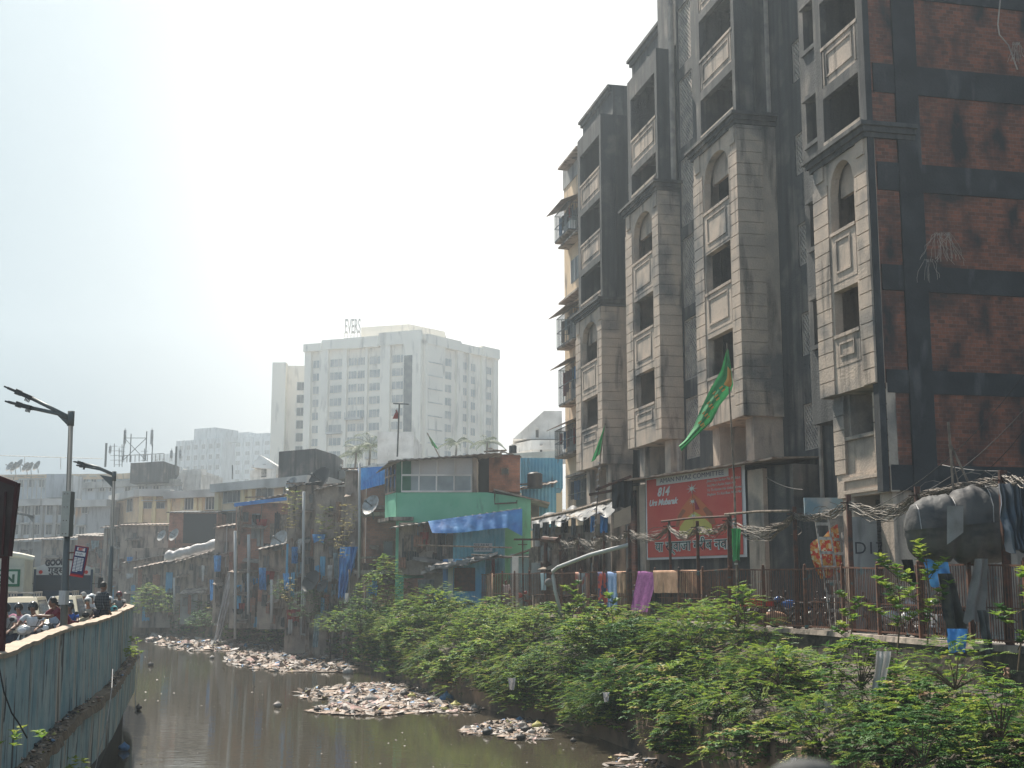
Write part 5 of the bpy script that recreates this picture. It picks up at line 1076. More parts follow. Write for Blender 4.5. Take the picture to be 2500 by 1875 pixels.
# ================================================================ grey tarpaulin bundle and hanging sheets
t = thing("tarpaulin_bundle", "big bulging grey tarpaulin bundle tied above the fence", "tarpaulin"); dd = 33.3
m_gt = mat("grey_sheet_tarpaulin", (.11, .102, .097), var=(.065, .066, .068), vs=1.2, rough=.65, spec=.2, stain=(.04, .04, .045), ss=(1, 1, 2), bump=1., bs=2.5)
def bun(i, j):
    u = lerp(2209, 2448, i); vc = lerp(1290, 1268, i); hh = (62 + 38 * min(1, i * 1.3) ** .7) * min(1, (i * 9) ** .5 + .1) * min(1, ((1 - i) * 12) ** .5 + .35); pinch = 1 - .16 * math.exp(-((i - .47) / .035) ** 2) - .1 * math.exp(-((i - .1) / .03) ** 2)
    a = j * 2 * pi; r = hh / F * dd * pinch; c = P(u, vc + 6, dd)
    w = .10 * noise.noise(Vector((i * 6, a * 1.1, 0))) - .07 * abs(noise.noise(Vector((i * 13 + a * .8, a * .5, 5)))) - .05 * abs(noise.noise(Vector((i * 22 - a * 1.5, a, 9))))
    return c + Vector((0, -cos(a) * (r * .75 + w), sin(a) * (r + w)))
m = MB(); m.sheet(bun, 60, 28); m.build("bundle", m_gt, t, True)
for i in (.1, .47, .8): m = MB(); m.tube([bun(i, k / 16) * 1.0 + Vector((0, -.02, 0)) for k in range(9)] , .012, 4); m.build("tie_rope", m_wpl, t)
m = MB(); m.sheet(lambda i, j: P(lerp(2312, 2352, i), lerp(1235, 1330, j) - 30 * i * j, 33.3 - .95 - .05 * sin(i * 5)), 5, 5); m.build("torn_flap", mat("pale_inner_sheet", (.26, .25, .24), var=(.18, .17, .16), vs=2), t, True)
def hangs(u0, u1, v0, v1, dd, mt, lb, nm="hanging_sheet", **k): cloth(u0, u1, v0, v1, dd, mt, nm, lb, "tarpaulin", **k)
hangs(2440, 2505, 1180, 1345, 31.5, mat("dusty_blue_black_sheet", (.06, .085, .12), var=(.12, .13, .15), vs=1.2, rough=.5), "dusty blue-black sheet hanging at the right edge", taper=.7, skew=.1, bulge=.3)
hangs(2200, 2228, 1366, 1425, 34, m_black, "black sheet strip under the left end of the bundle", taper=.6, skew=.5, folds=2)
hangs(2252, 2312, 1365, 1432, 33.8, m_bluet, "bright blue sheet under the grey bundle", taper=.9, skew=.3, folds=2)
hangs(2290, 2325, 1400, 1570, 33.2, m_gt, "long twisted grey sheet hanging down past the fence", taper=1.6, skew=.9, folds=2, bulge=.2)
hangs(2312, 2362, 1535, 1592, 31.0, m_bluet, "blue sheet bottom lying on the fence kerb", taper=.8, folds=2)
hangs(2380, 2412, 1364, 1518, 32.4, mat("folded_grey_sheet", (.24, .22, .21), var=(.16, .15, .15), vs=2), "folded grey sheet tapering from the bundle's right end", taper=1.5, skew=-.8, folds=1.5, bulge=.1)
hangs(2385, 2412, 1490, 1600, 31.5, m_blacktarp, "dark sheet tail below the folded grey sheet", taper=.5, skew=.5, folds=2)
for u0, v0, u1, v1, lb in ((2315, 1030, 2328, 1205, "left, upright"), (2316, 1085, 2345, 1200, "middle, thinnest"), (2322, 1088, 2372, 1195, "right, leaning")):
    m = MB(); m.tube([P(u0, v0, 34), P(u1, v1, 34)], .035 if "thin" not in lb else .02, 5); tag(m.build("bamboo_stick", m_wood), "bamboo stick of the tied tripod above the grey bundle: " + lb, "stick", "bamboo tripod sticks")
wires = [((2130, 1240, 37), (2500, 915, 33), .9), ((2260, 1200, 36), (2500, 1000, 34), .4), ((2350, 1190, 34), (2500, 1050, 32), .3), ((1870, 1165, 43), (1960, 1195, 42), .2), ((2300, 1135, 36), (2440, 1150, 33), .1)]
for k, (a, b, sg) in enumerate(wires):
    a, b = P(*a), P(*b); m = MB(); m.tube([a.lerp(b, i / 8) - Vector((0, 0, 4 * sg * (i / 8) * (1 - i / 8) * .5)) for i in range(9)], .012, 3); tag(m.build("wire", m_black), "thin dark wire before the brick wall, " + ("longest, reaching highest at the right edge", "second, slanting up to the right edge", "lowest slanting one at the right edge", "short curl by the banner shed corner", "short level one above the bamboo tripod")[k], "wire", "wires in front of the brick end wall")
# dangling roots / dead creepers on the brick wall
def roots(u, v, dd, n, w, h, lb):
    m = MB()
    for k in range(n):
        a = P(u + random.uniform(-w, w) * .3, v, dd); pts = [a]; x = random.uniform(-1, 1)
        for i in range(7): pts.append(pts[-1] + Vector((x * w / F * dd * .25 * random.uniform(-.3, 1.2), random.uniform(-.02, .02), -h / F * dd / 7 * random.uniform(.5, 1.3) if i > 0 else .1)))
        m.tube(pts, .007, 3, cap=False)
    tag(m.build("dead_creeper", m_jali), lb, "creeper")
roots(2300, 575, 39.6, 22, 60, 90, "pale dead creeper hanging beside the sooty column on the brick wall"); roots(2482, 110, 39.6, 16, 30, 60, "pale dead creeper high at the top right corner")
m = MB(); m.tube([P(2442, 0, 39.7), P(2436, 60, 39.7), P(2440, 85, 39.7), P(2462, 110, 39.7), P(2484, 170, 39.7)], .025, 4); tag(m.build("dead_creeper", m_jali), "single bare creeper stem running down from the top right", "creeper")
roots(2268, 640, 39.5, 8, 30, 70, "lower strands of pale creeper under the brick panel")
# ================================================================ vegetation and floating rubbish
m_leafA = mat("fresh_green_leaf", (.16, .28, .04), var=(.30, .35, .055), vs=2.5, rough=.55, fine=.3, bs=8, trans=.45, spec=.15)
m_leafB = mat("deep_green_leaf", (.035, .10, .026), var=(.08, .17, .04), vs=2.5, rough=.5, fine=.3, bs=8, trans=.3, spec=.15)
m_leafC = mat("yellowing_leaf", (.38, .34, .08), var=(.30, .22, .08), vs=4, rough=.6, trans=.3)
m_palm = mat("dusty_palm_leaf", (.11, .14, .07), rough=.6, trans=.3)
def leaf(m, c, d, up, L, w):              # folded pointed leaf, 4 triangles as 2 quads
    s = d.cross(up); s = s.normalized() if s.length > 1e-4 else Vector((1, 0, 0)); n = s.cross(d).normalized()
    a, t, mid = c, c + d * L - n * L * .12, c + d * L * .5
    m.add([a, mid + s * w + n * w * .35, t, mid - s * w + n * w * .35, mid], [(0, 1, 4), (1, 2, 4), (0, 4, 3), (4, 2, 3)])
def frond(m, c, d, L, w, n=9):           # pinnate spray
    d = d.normalized(); s = d.cross(Vector((0, 0, 1))); s = s.normalized() if s.length > .1 else Vector((1, 0, 0)); up = s.cross(d)
    for k in range(n):
        q = (k + 1) / n; p = c + d * L * q - Vector((0, 0, L * .28 * q * q)); ll = w * (1 - abs(q - .45) * .8)
        for sg in (-1, 1): leaf(m, p, (s * sg + d * .45).normalized(), up, ll, ll * .26)
    leaf(m, c + d * L - Vector((0, 0, L * .28)), d, up, w * .9, w * .25)
def rosette(m, c, up, L, w, n=7):
    a0 = random.uniform(0, 6)
    for k in range(n):
        a = a0 + k * 2.4; d = (Vector((cos(a), sin(a), 0)) + up * random.uniform(.2, .9)).normalized(); leaf(m, c, d, Vector((0, 0, 1)), L * random.uniform(.7, 1.1), w)
def shrubmesh(R, H, n, kind, seed, sz=1.):
    random.seed(seed); m = MB(); tips = []
    for k in range(n):
        a = random.uniform(0, 2 * pi); z = random.uniform(-.35, 1); r = math.sqrt(max(0, 1 - max(z, 0) ** 2)) * random.uniform(.35, 1.08)
        p = Vector((cos(a) * r * R, sin(a) * r * R, z * H)) * (1 + .35 * noise.noise(Vector((cos(a) * 1.5, sin(a) * 1.5, z * 2 + seed))))
        tips.append(p); out = Vector((cos(a), sin(a), random.uniform(-.1, .7))).normalized()
        m.mat = 0 if random.random() < .62 else (1 if random.random() < .93 else 2)
        if kind == 0: frond(m, p, out, .34 * sz * random.uniform(.7, 1.2), .10 * sz, 7)
        elif kind == 1: rosette(m, p, out, .17 * sz * random.uniform(.7, 1.3), .042 * sz, 7)
        else: rosette(m, p, out, .12 * sz * random.uniform(.8, 1.2), .034 * sz, 6)
    return m, tips
PROTO = {}
def shrub(label, c, R, H, kind, seed, n=260, sz=1., name="shrub", trunk=True, cat="shrub", dark=False, group=None):
    t = thing(name, label, cat, c, random.uniform(0, 6), group); key = (kind, seed % 3, n, dark, sz, round(R / H, 1))
    m, tips = shrubmesh(R, H, n, kind, seed, sz)
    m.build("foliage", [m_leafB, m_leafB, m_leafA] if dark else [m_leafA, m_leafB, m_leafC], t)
    b = MB()
    for p in tips[:14]: b.tube([Vector((0, 0, -H * .5)), p * .45 + Vector((0, 0, -.1)), p], .022, 4, r2=.006, cap=False)
    b.build("stems", m_bark, t)
    return t
def bankpt(y, f, up=.0):                 # f 0 at the toe wall, 1 at the fence
    bx = pl(BANK, y); ex = pl(EDGE, y); return Vector((lerp(bx + .3, ex - .25, f), y, lerp(WZ + toe_h(y), -bankdrop(y), f) + up))
sh = []
random.seed(11)
# continuous undergrowth draped on the slope, one uncountable mass
ug = MB(); random.seed(77); domes = []
for k in range(330):
    y = 18 + 66 * (random.random() ** 1.25); f_ = random.uniform(-.08, .97); R = random.uniform(.45, 1.15) * (1.15 if y > 48 else 1)
    if noise.noise(Vector((y * .35, f_ * 2.2, 4))) < -.22: continue
    p = bankpt(y, f_)
    if y < 46 and f_ > .72: p.z -= .3; R *= .75
    domes.append((p, R, random.uniform(.7, 1.25) * R * (.8 if f_ > .7 else 1), random.choice((0, 0, 0, 1, 1, 2)), random.random(), f_))
for k in range(210):             # clumps hanging down over the retaining wall
    y = 24 + 56 * random.random()
    if y < 44 and (random.random() < .8 - .03 * max(0, y - 34) or y < 30): continue
    if noise.noise(Vector((y * .3, 3, 1))) < -.3: continue
    domes.append((Vector((pl(BANK, y) - random.uniform(-.1, .35), y, WZ + toe_h(y) - .25 - random.uniform(0, .95))), random.uniform(.4, .8), random.uniform(.5, .8), random.choice((0, 0, 2, 1)), random.random() * .5, 0))
for k in range(26):              # taller clumps rising out of the mass
    y = random.uniform(40, 74); domes.append((bankpt(y, random.uniform(.3, .92)) + Vector((0, 0, .35)), random.uniform(.8, 1.3), random.uniform(.9, 1.35), random.choice((0, 1, 2, 0)), random.random(), .5))
for (p, R, H, kd, sh_, f_) in domes:
    n_ = int(95 * R * R + 26)
    for k in range(n_):
        a = random.uniform(0, 2 * pi); z = random.uniform(-.25, 1); r = math.sqrt(max(0, 1 - max(z, 0) ** 2)) * random.uniform(.72, 1.08)
        q = p + Vector((cos(a) * r * R, sin(a) * r * R, z * H)); q += Vector((noise.noise(q * 1.3), noise.noise(q * 1.3 + Vector((7, 0, 0))), noise.noise(q * 1.1 + Vector((0, 9, 0))) * 1.2)) * .3
        out = Vector((cos(a), sin(a), random.uniform(-.25, .5))).normalized()
        kk = min(1, max(0, (q.y - 28) / 22)); ug.mat = random.choices((0, 1, 2, 4), ((.22 + .25 * kk) + .35 * sh_ * max(0, z + .3), .62 - .3 * kk, .05, .05))[0]  # darker leaf mix on the near slope stands in for shade there
        if kd == 0: frond(ug, q, out, random.uniform(.26, .48), .11, 7)
        elif kd == 1: rosette(ug, q, out, random.uniform(.15, .34), .075, 6)
        else: rosette(ug, q, out, .14, .045, 6)
for k in range(900):            # bare twigs and hanging dry stems between the clumps
    y = random.uniform(18, 80); p = bankpt(y, random.random()); ug.mat = 3; d_ = Vector((random.uniform(-1, .2), random.uniform(-.6, .6), random.uniform(.1, 1.2))); ug.tube([p, p + d_ * .5, p + d_ * .9 - Vector((0, 0, .15))], .009, 3, cap=False)
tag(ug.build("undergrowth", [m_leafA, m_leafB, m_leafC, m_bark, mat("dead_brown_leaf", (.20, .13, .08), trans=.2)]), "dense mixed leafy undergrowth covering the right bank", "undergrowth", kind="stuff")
vi = MB()
for k in range(420):
    y = random.uniform(17, 80); p = bankpt(y, .02); a = p + Vector((-.1, 0, .1)); L_ = random.uniform(.5, 1.6); pts = [a, a + Vector((-.15, .05, -.2)), a + Vector((-.2, random.uniform(-.1, .1), -L_))]
    vi.mat = 1; vi.tube(pts, .012, 3, cap=False); vi.mat = 0
    for j in range(7): q = pts[1].lerp(pts[2], j / 7); leaf(vi, q, Vector((random.uniform(-1, 0), random.uniform(-1, 1), -.4)).normalized(), Vector((0, 0, 1)), .11, .035)
tag(vi.build("trailing_creeper", [m_leafB, m_bark]), "creepers trailing over the retaining wall", "creeper", kind="stuff")
spec = [ # u, v(centre), depth, R, H, kind, n, sz, dark, label
 (935, 1470, 80, 1.9, 2.6, 2, 650, 1.5, 0, "tall leafy sapling tree overhanging the water below the green house"),
 (880, 1520, 81, 1.8, 1.5, 2, 420, 1.4, 1, "darker broad bush left of the leafy sapling over the rubbish"),
 (830, 1530, 84, 1.5, 1.0, 0, 260, 1.2, 0, "yellow-green spray bush at the far left end of the bank growth"),
 (1065, 1500, 72, 1.9, 1.5, 0, 460, 1.2, 0, "large feathery bush in front of the blue hut"),
 (1160, 1560, 66, 1.8, 1.1, 0, 380, 1.2, 0, "feathery bush spreading right of the blue hut"),
 (1300, 1530, 58, 1.8, .8, 2, 360, 1.2, 0, "low bright bush below the drain pipe"),
 (1440, 1560, 51, 1.6, .8, 1, 300, 1.4, 0, "broad-leaved bush under the patterned cloth"),
 (1560, 1560, 48, 1.5, .7, 1, 280, 1.3, 1, "dark broad-leaved bush under the purple towel"),
 (1690, 1540, 45, 1.7, .95, 0, 400, 1.1, 0, "rounded dense bush in front of the banner's right post"),
 (1800, 1500, 42, .9, .9, 0, 150, 1.0, 0, "light feathery spray rising before the red plank"),
 (1900, 1640, 37, 1.5, .7, 0, 260, 1.1, 0, "long feathery sprays under the fence kerb"),
 (2100, 1640, 33.5, 1.2, .8, 1, 200, 1.2, 0, "broad-leaved bush with pale bag caught behind it"),
 (1330, 1640, 52, 1.4, 1.0, 2, 300, 1.2, 1, "deep green bush low at the middle of the bank"),
 (1500, 1690, 45, 1.5, 1.0, 0, 320, 1.2, 1, "dark feathery bush hanging over the retaining wall"),
 (1720, 1740, 38, 1.4, .9, 0, 260, 1.0, 0, "feathery bush half way down the near slope"),
 (2000, 1780, 31, 1.2, .8, 0, 240, .9, 0, "bright feathery bush near the picture's bottom right"),
 (2330, 1640, 27, 1.0, .7, 0, 200, .8, 0, "yellow-green feathery bush under the hanging blue sheet"),
 (2440, 1760, 23.5, .9, .7, 1, 150, .8, 0, "large-leaved shrub in the lowest right corner"),
 (2250, 1820, 26, 1.0, .8, 1, 170, .8, 1, "dark shrub between the two bright bushes at the bottom"),
 (370, 1480, 124, 2.2, 1.9, 2, 420, 2.0, 0, "isolated green bush on the far bend below the ragged roofs"),
 (500, 1520, 118, 2.0, .9, 2, 200, 1.8, 1, "low dull plants under the little shed at the far bank"),
 (700, 1390 + 60, 97, 1.2, 1.2, 2, 160, 1.6, 1, "dull weeds below the tallest shacks"),
 (760, 1490, 92, 1.6, 1.4, 2, 240, 1.5, 1, "brown-green scrub under the low black dish"),
]
for i, (u, v, dd, R, H, kd, n, sz, dk, lb) in enumerate(spec):
    c = P(u, v, dd); shrub(lb, c, R, H, kd, 31 + i, n, sz, name="tree" if "tree" in lb else "shrub", cat="tree" if "tree" in lb else "shrub", dark=bool(dk))
# upright broad-leaved saplings before the fence
def sapling(label, u, v0, v1, dd, br, L, seed):
    random.seed(seed); t = thing("sapling", label, "sapling"); a, b = P(u, v1, dd), P(u, v0, dd); h = b.z - a.z; st = MB(); lf = MB(); st.tube([a, a.lerp(b, .5) + Vector((.1, 0, 0)), b], .025, 5, r2=.01)
    for k in range(br):
        q = lerp(.25, 1, k / (br - 1)); p = a.lerp(b, q) ; an = random.uniform(0, 6); e = p + Vector((cos(an) * h * .4 * (1.1 - q * .6), sin(an) * .3, h * .18)); st.tube([p, e], .012, 4, r2=.006)
        for j in range(3): lf.mat = 0 if random.random() < .75 else 1; rosette(lf, p.lerp(e, .5 + j * .25), Vector((0, 0, 1)), L, L * .27, 7)
    st.build("stem", m_bark, t); lf.build("leaves", [m_leafA, m_leafB], t)
sapling("broad-leaved sapling before the motorbikes, left of the bundle", 2190, 1395, 1600, 33.2, 12, .24, 3)
sapling("taller broad-leaved sapling reaching to the grey tarpaulin bundle", 2262, 1365, 1600, 32.4, 13, .22, 4)
sapling("small broad-leaved sapling right below the step ladder", 2072, 1470, 1590, 35.2, 7, .22, 5)
sapling("thin sapling before the fence at the right edge", 2485, 1430, 1640, 27.5, 8, .22, 6)
sapling("small feathery sapling over the drain pipe foot", 1395, 1440, 1530, 56, 7, .3, 7)
sapling("small sapling with light leaves under the patterned cloth", 1490, 1470, 1560, 50, 6, .28, 8)
sapling("sparse sapling by the banner's right corner", 1812, 1455, 1580, 41, 9, .2, 9)
# yellowish plants on the tall shacks
for i, (u, v, dd, lb) in enumerate(((715, 1222, 95.5, "golden weeds sprouting at the roof of the tallest shack"), (712, 1260, 95.3, "golden weeds just under the roof weeds"), (793, 1262, 92.5, "green weeds on the tall board shack front"), (800, 1300, 92.3, "light weeds half way down the tall board shack"), (850, 1262, 89.5, "dry tuft on the narrow tin shack"), (838, 1330, 89.5, "dry brown weeds above the big blue sheet"), (706, 1440, 95, "low olive weeds on the tallest shack base"))):
    random.seed(90 + i); m = MB(); c = P(u, v, dd)
    for k in range(46): q = c + Vector((random.uniform(-.6, .6), random.uniform(-.3, .2), random.uniform(-.9, .9))); m.mat = 0 if random.random() < .5 else 1; rosette(m, q, Vector((0, -1, .3)), .2, .05, 5)
    tag(m.build("weed_plant", [m_leafC, m_leafA if i in (0, 2, 3) else m_leafC]), lb, "weeds", "weeds growing on the shacks")
# palms
def palm(label, u, v, dd, n, L, seed, lean=0):
    random.seed(seed); t = thing("palm_tree", label, "palm tree"); c = P(u, v, dd); tr = MB(); tr.tube([c - Vector((0, 0, 12)), c - Vector((.3, 0, 5)), c], .22, 6, r2=.14); tr.build("trunk", m_bark, t); m = MB()
    for k in range(n):
        a = k * 2.4 + random.uniform(-.3, .3); el = random.uniform(.1, 1.2); d = Vector((cos(a) * cos(el), sin(a) * cos(el), sin(el))); pts = [c + d * L * q - Vector((0, 0, L * .62 * q * q)) for q in [j / 9 for j in range(10)]]
        m.tube(pts, .04, 3, r2=.01, cap=False)
        for j in range(1, 10):
            for sg in (-1, 1):
                dd_ = (pts[j] - pts[j-1]).normalized(); s = dd_.cross(Vector((0, 0, 1))).normalized() * sg
                for h in (0, .5): leaf(m, pts[j-1].lerp(pts[j], h), (s + dd_ * .7 - Vector((0, 0, .5))).normalized(), Vector((0, 0, 1)), .95 * (1 - j * .05), .06)
    m.build("crown", m_palm, t)
palm("drooping palm before the pale tower, left one", 870, 1105, 165, 12, 4.2, 1); palm("larger drooping palm just right of the first", 905, 1088, 170, 13, 4.8, 2)
palm("small palm top showing over the white roof", 1115, 1082, 190, 10, 3.2, 3); palm("palm top farther right over the cream parapet", 1190, 1078, 200, 10, 3, 4)
# rubbish rafts
RUB = [mat("rubbish_" + n, c, rough=.6, var=tuple(x * .55 for x in c), vs=7, fine=.3) for n, c in (("pale", (.42, .37, .34)), ("tan", (.33, .23, .17)), ("pink", (.45, .28, .25)), ("dark", (.05, .045, .045)), ("blue", (.10, .24, .45)), ("brown", (.17, .12, .09)), ("yellow", (.45, .40, .12)))]
def scrap(m, c, s, flatn=.35):
    X = Vector((random.uniform(-1, 1), random.uniform(-1, 1), random.uniform(-.3, .3))).normalized(); Z = Vector((random.uniform(-.4, .4), random.uniform(-.4, .4), 1)).normalized(); Y = Z.cross(X).normalized(); n = 6; vs = []
    for k in range(n): a = 2 * pi * k / n; r = s * random.uniform(.5, 1.15); vs.append(c + X * cos(a) * r + Y * sin(a) * r * random.uniform(.4, .9) + Z * random.uniform(-.1, .15) * s)
    vs += [c + Z * s * flatn * random.uniform(.4, 1.3), c - Z * s * .2]; m.add(vs, [(k, (k + 1) % n, n) for k in range(n)] + [((k + 1) % n, k, n + 1) for k in range(n)])
def inpoly(x, y, P_):
    c = False
    for (x0, y0), (x1, y1) in zip(P_, P_[1:] + P_[:1]):
        if (y0 > y) != (y1 > y) and x < (x1 - x0) * (y - y0) / (y1 - y0) + x0: c = not c
    return c
def raft(pix, n, s, seed, name="floating_rubbish", dome=.0):
    random.seed(seed); poly = [G(u, v, WZ).to_2d().to_tuple() for u, v in pix]; xs = [p[0] for p in poly]; ys_ = [p[1] for p in poly]; m = MB(); k = 0
    while k < n:
        x, y = random.uniform(min(xs), max(xs)), random.uniform(min(ys_), max(ys_)); e = noise.noise(Vector((x * .5, y * .3, seed))) * 1.2
        if inpoly(x + e, y + e, poly):
            h = .55 * dome * max(0, noise.noise(Vector((x * .6, y * .6, seed + 5))) + .4); m.mat = random.choices(range(7), (20, 30, 9, 12, 5, 26, 2))[0]
            scrap(m, Vector((x, y, WZ + .02 + h * random.random())), s * random.choice((.35, .45, .55, .7, .9, 1.2, 1.9)) * random.uniform(.6, 1.3), random.choice((.1, .2, .35, .5))); k += 1
    k = 0
    while k < n // 9:            # matted films and sludge under the pieces
        x, y = random.uniform(min(xs), max(xs)), random.uniform(min(ys_), max(ys_)); e = noise.noise(Vector((x * .5, y * .3, seed))) * 1.2
        if inpoly(x + e * .8, y + e * .8, poly):
            m.mat = random.choice((5, 5, 1, 3, 1, 0)); rr = s * random.uniform(1.2, 3.2); nn_ = 9; c = Vector((x, y, WZ + random.uniform(.008, .05))); m.add([c + Vector((cos(2*pi*q/nn_) * rr * random.uniform(.5, 1.2), sin(2*pi*q/nn_) * rr * random.uniform(.5, 1.2), random.uniform(0, .02))) for q in range(nn_)] + [c + Vector((0, 0, .03))], [(q, (q + 1) % nn_, nn_) for q in range(nn_)]); k += 1
    tag(m.build(name, RUB), "carpet of floating plastic rubbish on the canal", "rubbish", kind="stuff")
raft([(355, 1562), (440, 1552), (560, 1560), (640, 1580), (560, 1592), (430, 1585)], 1500, .30, 1, dome=.25)
raft([(545, 1605), (620, 1585), (740, 1585), (880, 1622), (840, 1642), (700, 1640), (580, 1628)], 2600, .26, 2, dome=.25)
raft([(680, 1695), (780, 1680), (900, 1668), (1080, 1672), (1160, 1715), (1220, 1728), (1150, 1740), (1000, 1742), (860, 1750), (760, 1738), (800, 1712)], 3600, .16, 3, dome=.22)
raft([(1130, 1785), (1200, 1760), (1310, 1755), (1345, 1785), (1330, 1805), (1240, 1808)], 800, .12, 4, dome=.12)
raft([(355, 1548), (420, 1540), (450, 1552), (370, 1558)], 260, .35, 5, dome=.3)
raft([(1480, 1830), (1590, 1850), (1640, 1880), (1560, 1890), (1480, 1870)], 110, .10, 6)
m = MB(); random.seed(8)
for k in range(230): u, v = random.uniform(335, 1500), random.uniform(1600, 1880); p = G(u, v, WZ); (p.x < pl(BANK, p.y) - .2) and scrap(m, p + Vector((0, 0, .01)), random.choice((.015, .02, .03, .05)) * (p.y / 45), .2)
tag(m.build("water_scraps", RUB[0]), "tiny pale scraps scattered over the water", "rubbish", kind="stuff")
# litter, sacks and roots on the shack-side bank wall
m = MB(); random.seed(9)
for k in range(1500):
    y = random.uniform(74, 128); x = pl(BANK, y); z = WZ + random.uniform(.1, toe_h(y) + 1.0); m.mat = random.choices(range(7), (10, 14, 3, 30, 3, 35, 1))[0]; scrap(m, Vector((x + random.uniform(-.25, .5) + (z - WZ) * .12, y, z)), random.uniform(.1, .34), .5)
tag(m.build("bank_litter", RUB), "rags and litter clinging to the shack-side bank", "litter", kind="stuff")
m = MB(); random.seed(19)
for k in range(2600):           # weeds rooted along the shack-side bank
    y = random.uniform(70, 130); e = noise.noise(Vector((y * .16, 1, 2)))
    if e < -.12 and random.random() < .75: continue
    x = pl(BANK, y); z = WZ + random.uniform(.3, toe_h(y) + .6 + 1.3 * max(0, e)); m.mat = random.choice((0, 1, 1, 2 if k % 5 == 0 else 1))
    rosette(m, Vector((x - random.uniform(.0, .9) + (z - WZ) * .12, y, z)), Vector((-.3, -.8, .6)).normalized(), random.uniform(.22, .42), .09, 5)
tag(m.build("bank_weeds", [m_leafA, m_leafB, m_leafC]), "dull weeds along the foot of the shacks", "weeds", kind="stuff")
def bag(u, v, dd, s, mt, lb, z=None, grp="tied plastic bags"):
    random.seed(int(u + v)); c = P(u, v, dd) if z is None else G(u, v, z); m = MB(); n = 10
    vs = []; fs = []
    for i in range(8):
        a = pi * i / 7
        for k in range(n): r = s * (1 + .25 * noise.noise(Vector((cos(2*pi*k/n) * 2, sin(2*pi*k/n) * 2 + i, u)))); vs.append(c + Vector((sin(a) * cos(2*pi*k/n) * r, sin(a) * sin(2*pi*k/n) * r * .8, cos(a) * r * .62 + (.35 * s if i == 0 else 0))))
    for i in range(7):
        for k in range(n): fs.append((i*n+k, (i+1)*n+k, (i+1)*n+(k+1) % n, i*n+(k+1) % n))
    m.add(vs, fs); tag(m.build("plastic_bag", mt, None, True), lb, "plastic bag", grp)
Z0 = WZ + .1
for (u, v, s, mt, lb) in ((1190, 1787, .20, RUB[3], "black bag at the left tip of the nearest raft"), (1248, 1784, .16, RUB[3], "small black bag, middle of the nearest raft"), (1285, 1782, .22, RUB[3], "largest black bag on the nearest raft"), (1312, 1772, .22, RUB[6], "yellow-green bag on the nearest raft"), (1272, 1800, .18, RUB[3], "black bag at the front edge of the nearest raft"), (1298, 1787, .14, RUB[0], "white bag beside the yellow-green one"), (1275, 1770, .2, RUB[0], "pale bag behind the largest black bag"), (1400, 1808, .12, RUB[3], "lone dark bag floating by the retaining wall"),
    (885, 1715, .22, RUB[3], "black bag in the middle of the long raft"), (905, 1708, .34, RUB[0], "long white bundle on the long raft"), (988, 1695, .26, RUB[3], "black bag high on the long raft"), (1005, 1700, .22, RUB[6], "cream bag beside the high black bag"), (1090, 1705, .35, RUB[4], "blue bundle near the bank end of the long raft"), (1105, 1682, .24, RUB[3], "black bag against the bank above the blue bundle"), (775, 1732, .16, RUB[3], "black lump at the left end of the long raft"), (1160, 1727, .2, RUB[0], "white bag at the right end of the long raft"), (1112, 1723, .26, RUB[6], "yellow sheet lump below the blue bundle"), (1045, 1725, .2, RUB[3], "black bag at the front of the long raft"),
    (368, 1622, .22, RUB[3], "dark lump floating alone near the blue wall"), (518, 1605, .2, RUB[0], "pale bag floating left of the second raft"), (338, 1727, .16, RUB[3], "dark lump floating by the wall's reflection"), (303, 1825, .2, RUB[4], "turquoise bag floating beside the blue wall"), (850, 1640, .35, RUB[0], "pale bag drifting in front of the second raft"), (678, 1721, .2, RUB[0], "flat pale piece left of the long raft")):
    bag(u, v, 0, s, mt, lb, Z0)
for u_, v_, d_, w_, lb_ in ((1240, 1655, 49, 12, "pale crumpled bag caught in the bank shrubs"), (1472, 1690, 42.5, 10, "pale bag snagged over the retaining wall"), (2012, 1712, 31, 12, "white crumpled bag in the near bank shrubs"), (2450, 1630, 25.5, 10, "tan bag in the shrubs at the right edge"), (1775, 1760, 36, 8, "dull torn bag low on the near bank"), (1930, 1850, 29, 8, "small torn bag at the bottom of the near bank")): cloth(u_, u_ + w_ * 1.6, v_, v_ + w_ * 2.4, d_, m_wpl if "tan" not in lb_ else m_tanq, "torn_bag", lb_, "plastic bag", "torn bags caught in the shrubs", folds=1.5, taper=.55, bulge=.1, seed=u_)
cloth(2140, 2176, 1590, 1760, 32, m_wpl, "hanging_sheet", "dirty white sheet hanging through the bank shrubs", "plastic sheet", taper=.6, skew=-.8, folds=2)
# ================================================================ people
m_skin = mat("brown_skin", (.20, .10, .065), rough=.55, fine=.05); m_hair = mat("black_hair", (.012, .011, .011), rough=.5, fine=.2); m_greyhair = mat("grey_hair", (.35, .34, .33), fine=.2)
m_eye = mat("eye_white", (.5, .5, .48), fine=0); m_lip = mat("lip", (.20, .07, .06), fine=0)
def clothmat(n, c, v=None, **k): return mat(n, c, var=v or tuple(x * .7 for x in c), vs=4, rough=.9, **k)
K_WHITE = clothmat("white_shirt", (.62, .63, .66)); K_PINK = clothmat("pink_scarf", (.5, .2, .3)); K_MAROON = clothmat("maroon_sari", (.16, .02, .035)); K_BLUE = clothmat("light_blue_shirt", (.36, .44, .55)); K_NAVY = clothmat("navy_trousers", (.03, .035, .06))
K_GREY = clothmat("grey_shirt", (.22, .22, .22)); K_TEAL = clothmat("teal_shirt", (.06, .28, .30)); K_ROYAL = clothmat("royal_blue_shirt", (.03, .10, .38)); K_KHAKI = clothmat("khaki_trousers", (.20, .17, .12)); K_STRIPE = mat("striped_shirt", stripes((.5, .36, .38), (.6, .56, .56), 90., 0, (.3, -.3)), rough=.9); K_RED = clothmat("red_shirt", (.45, .05, .03))
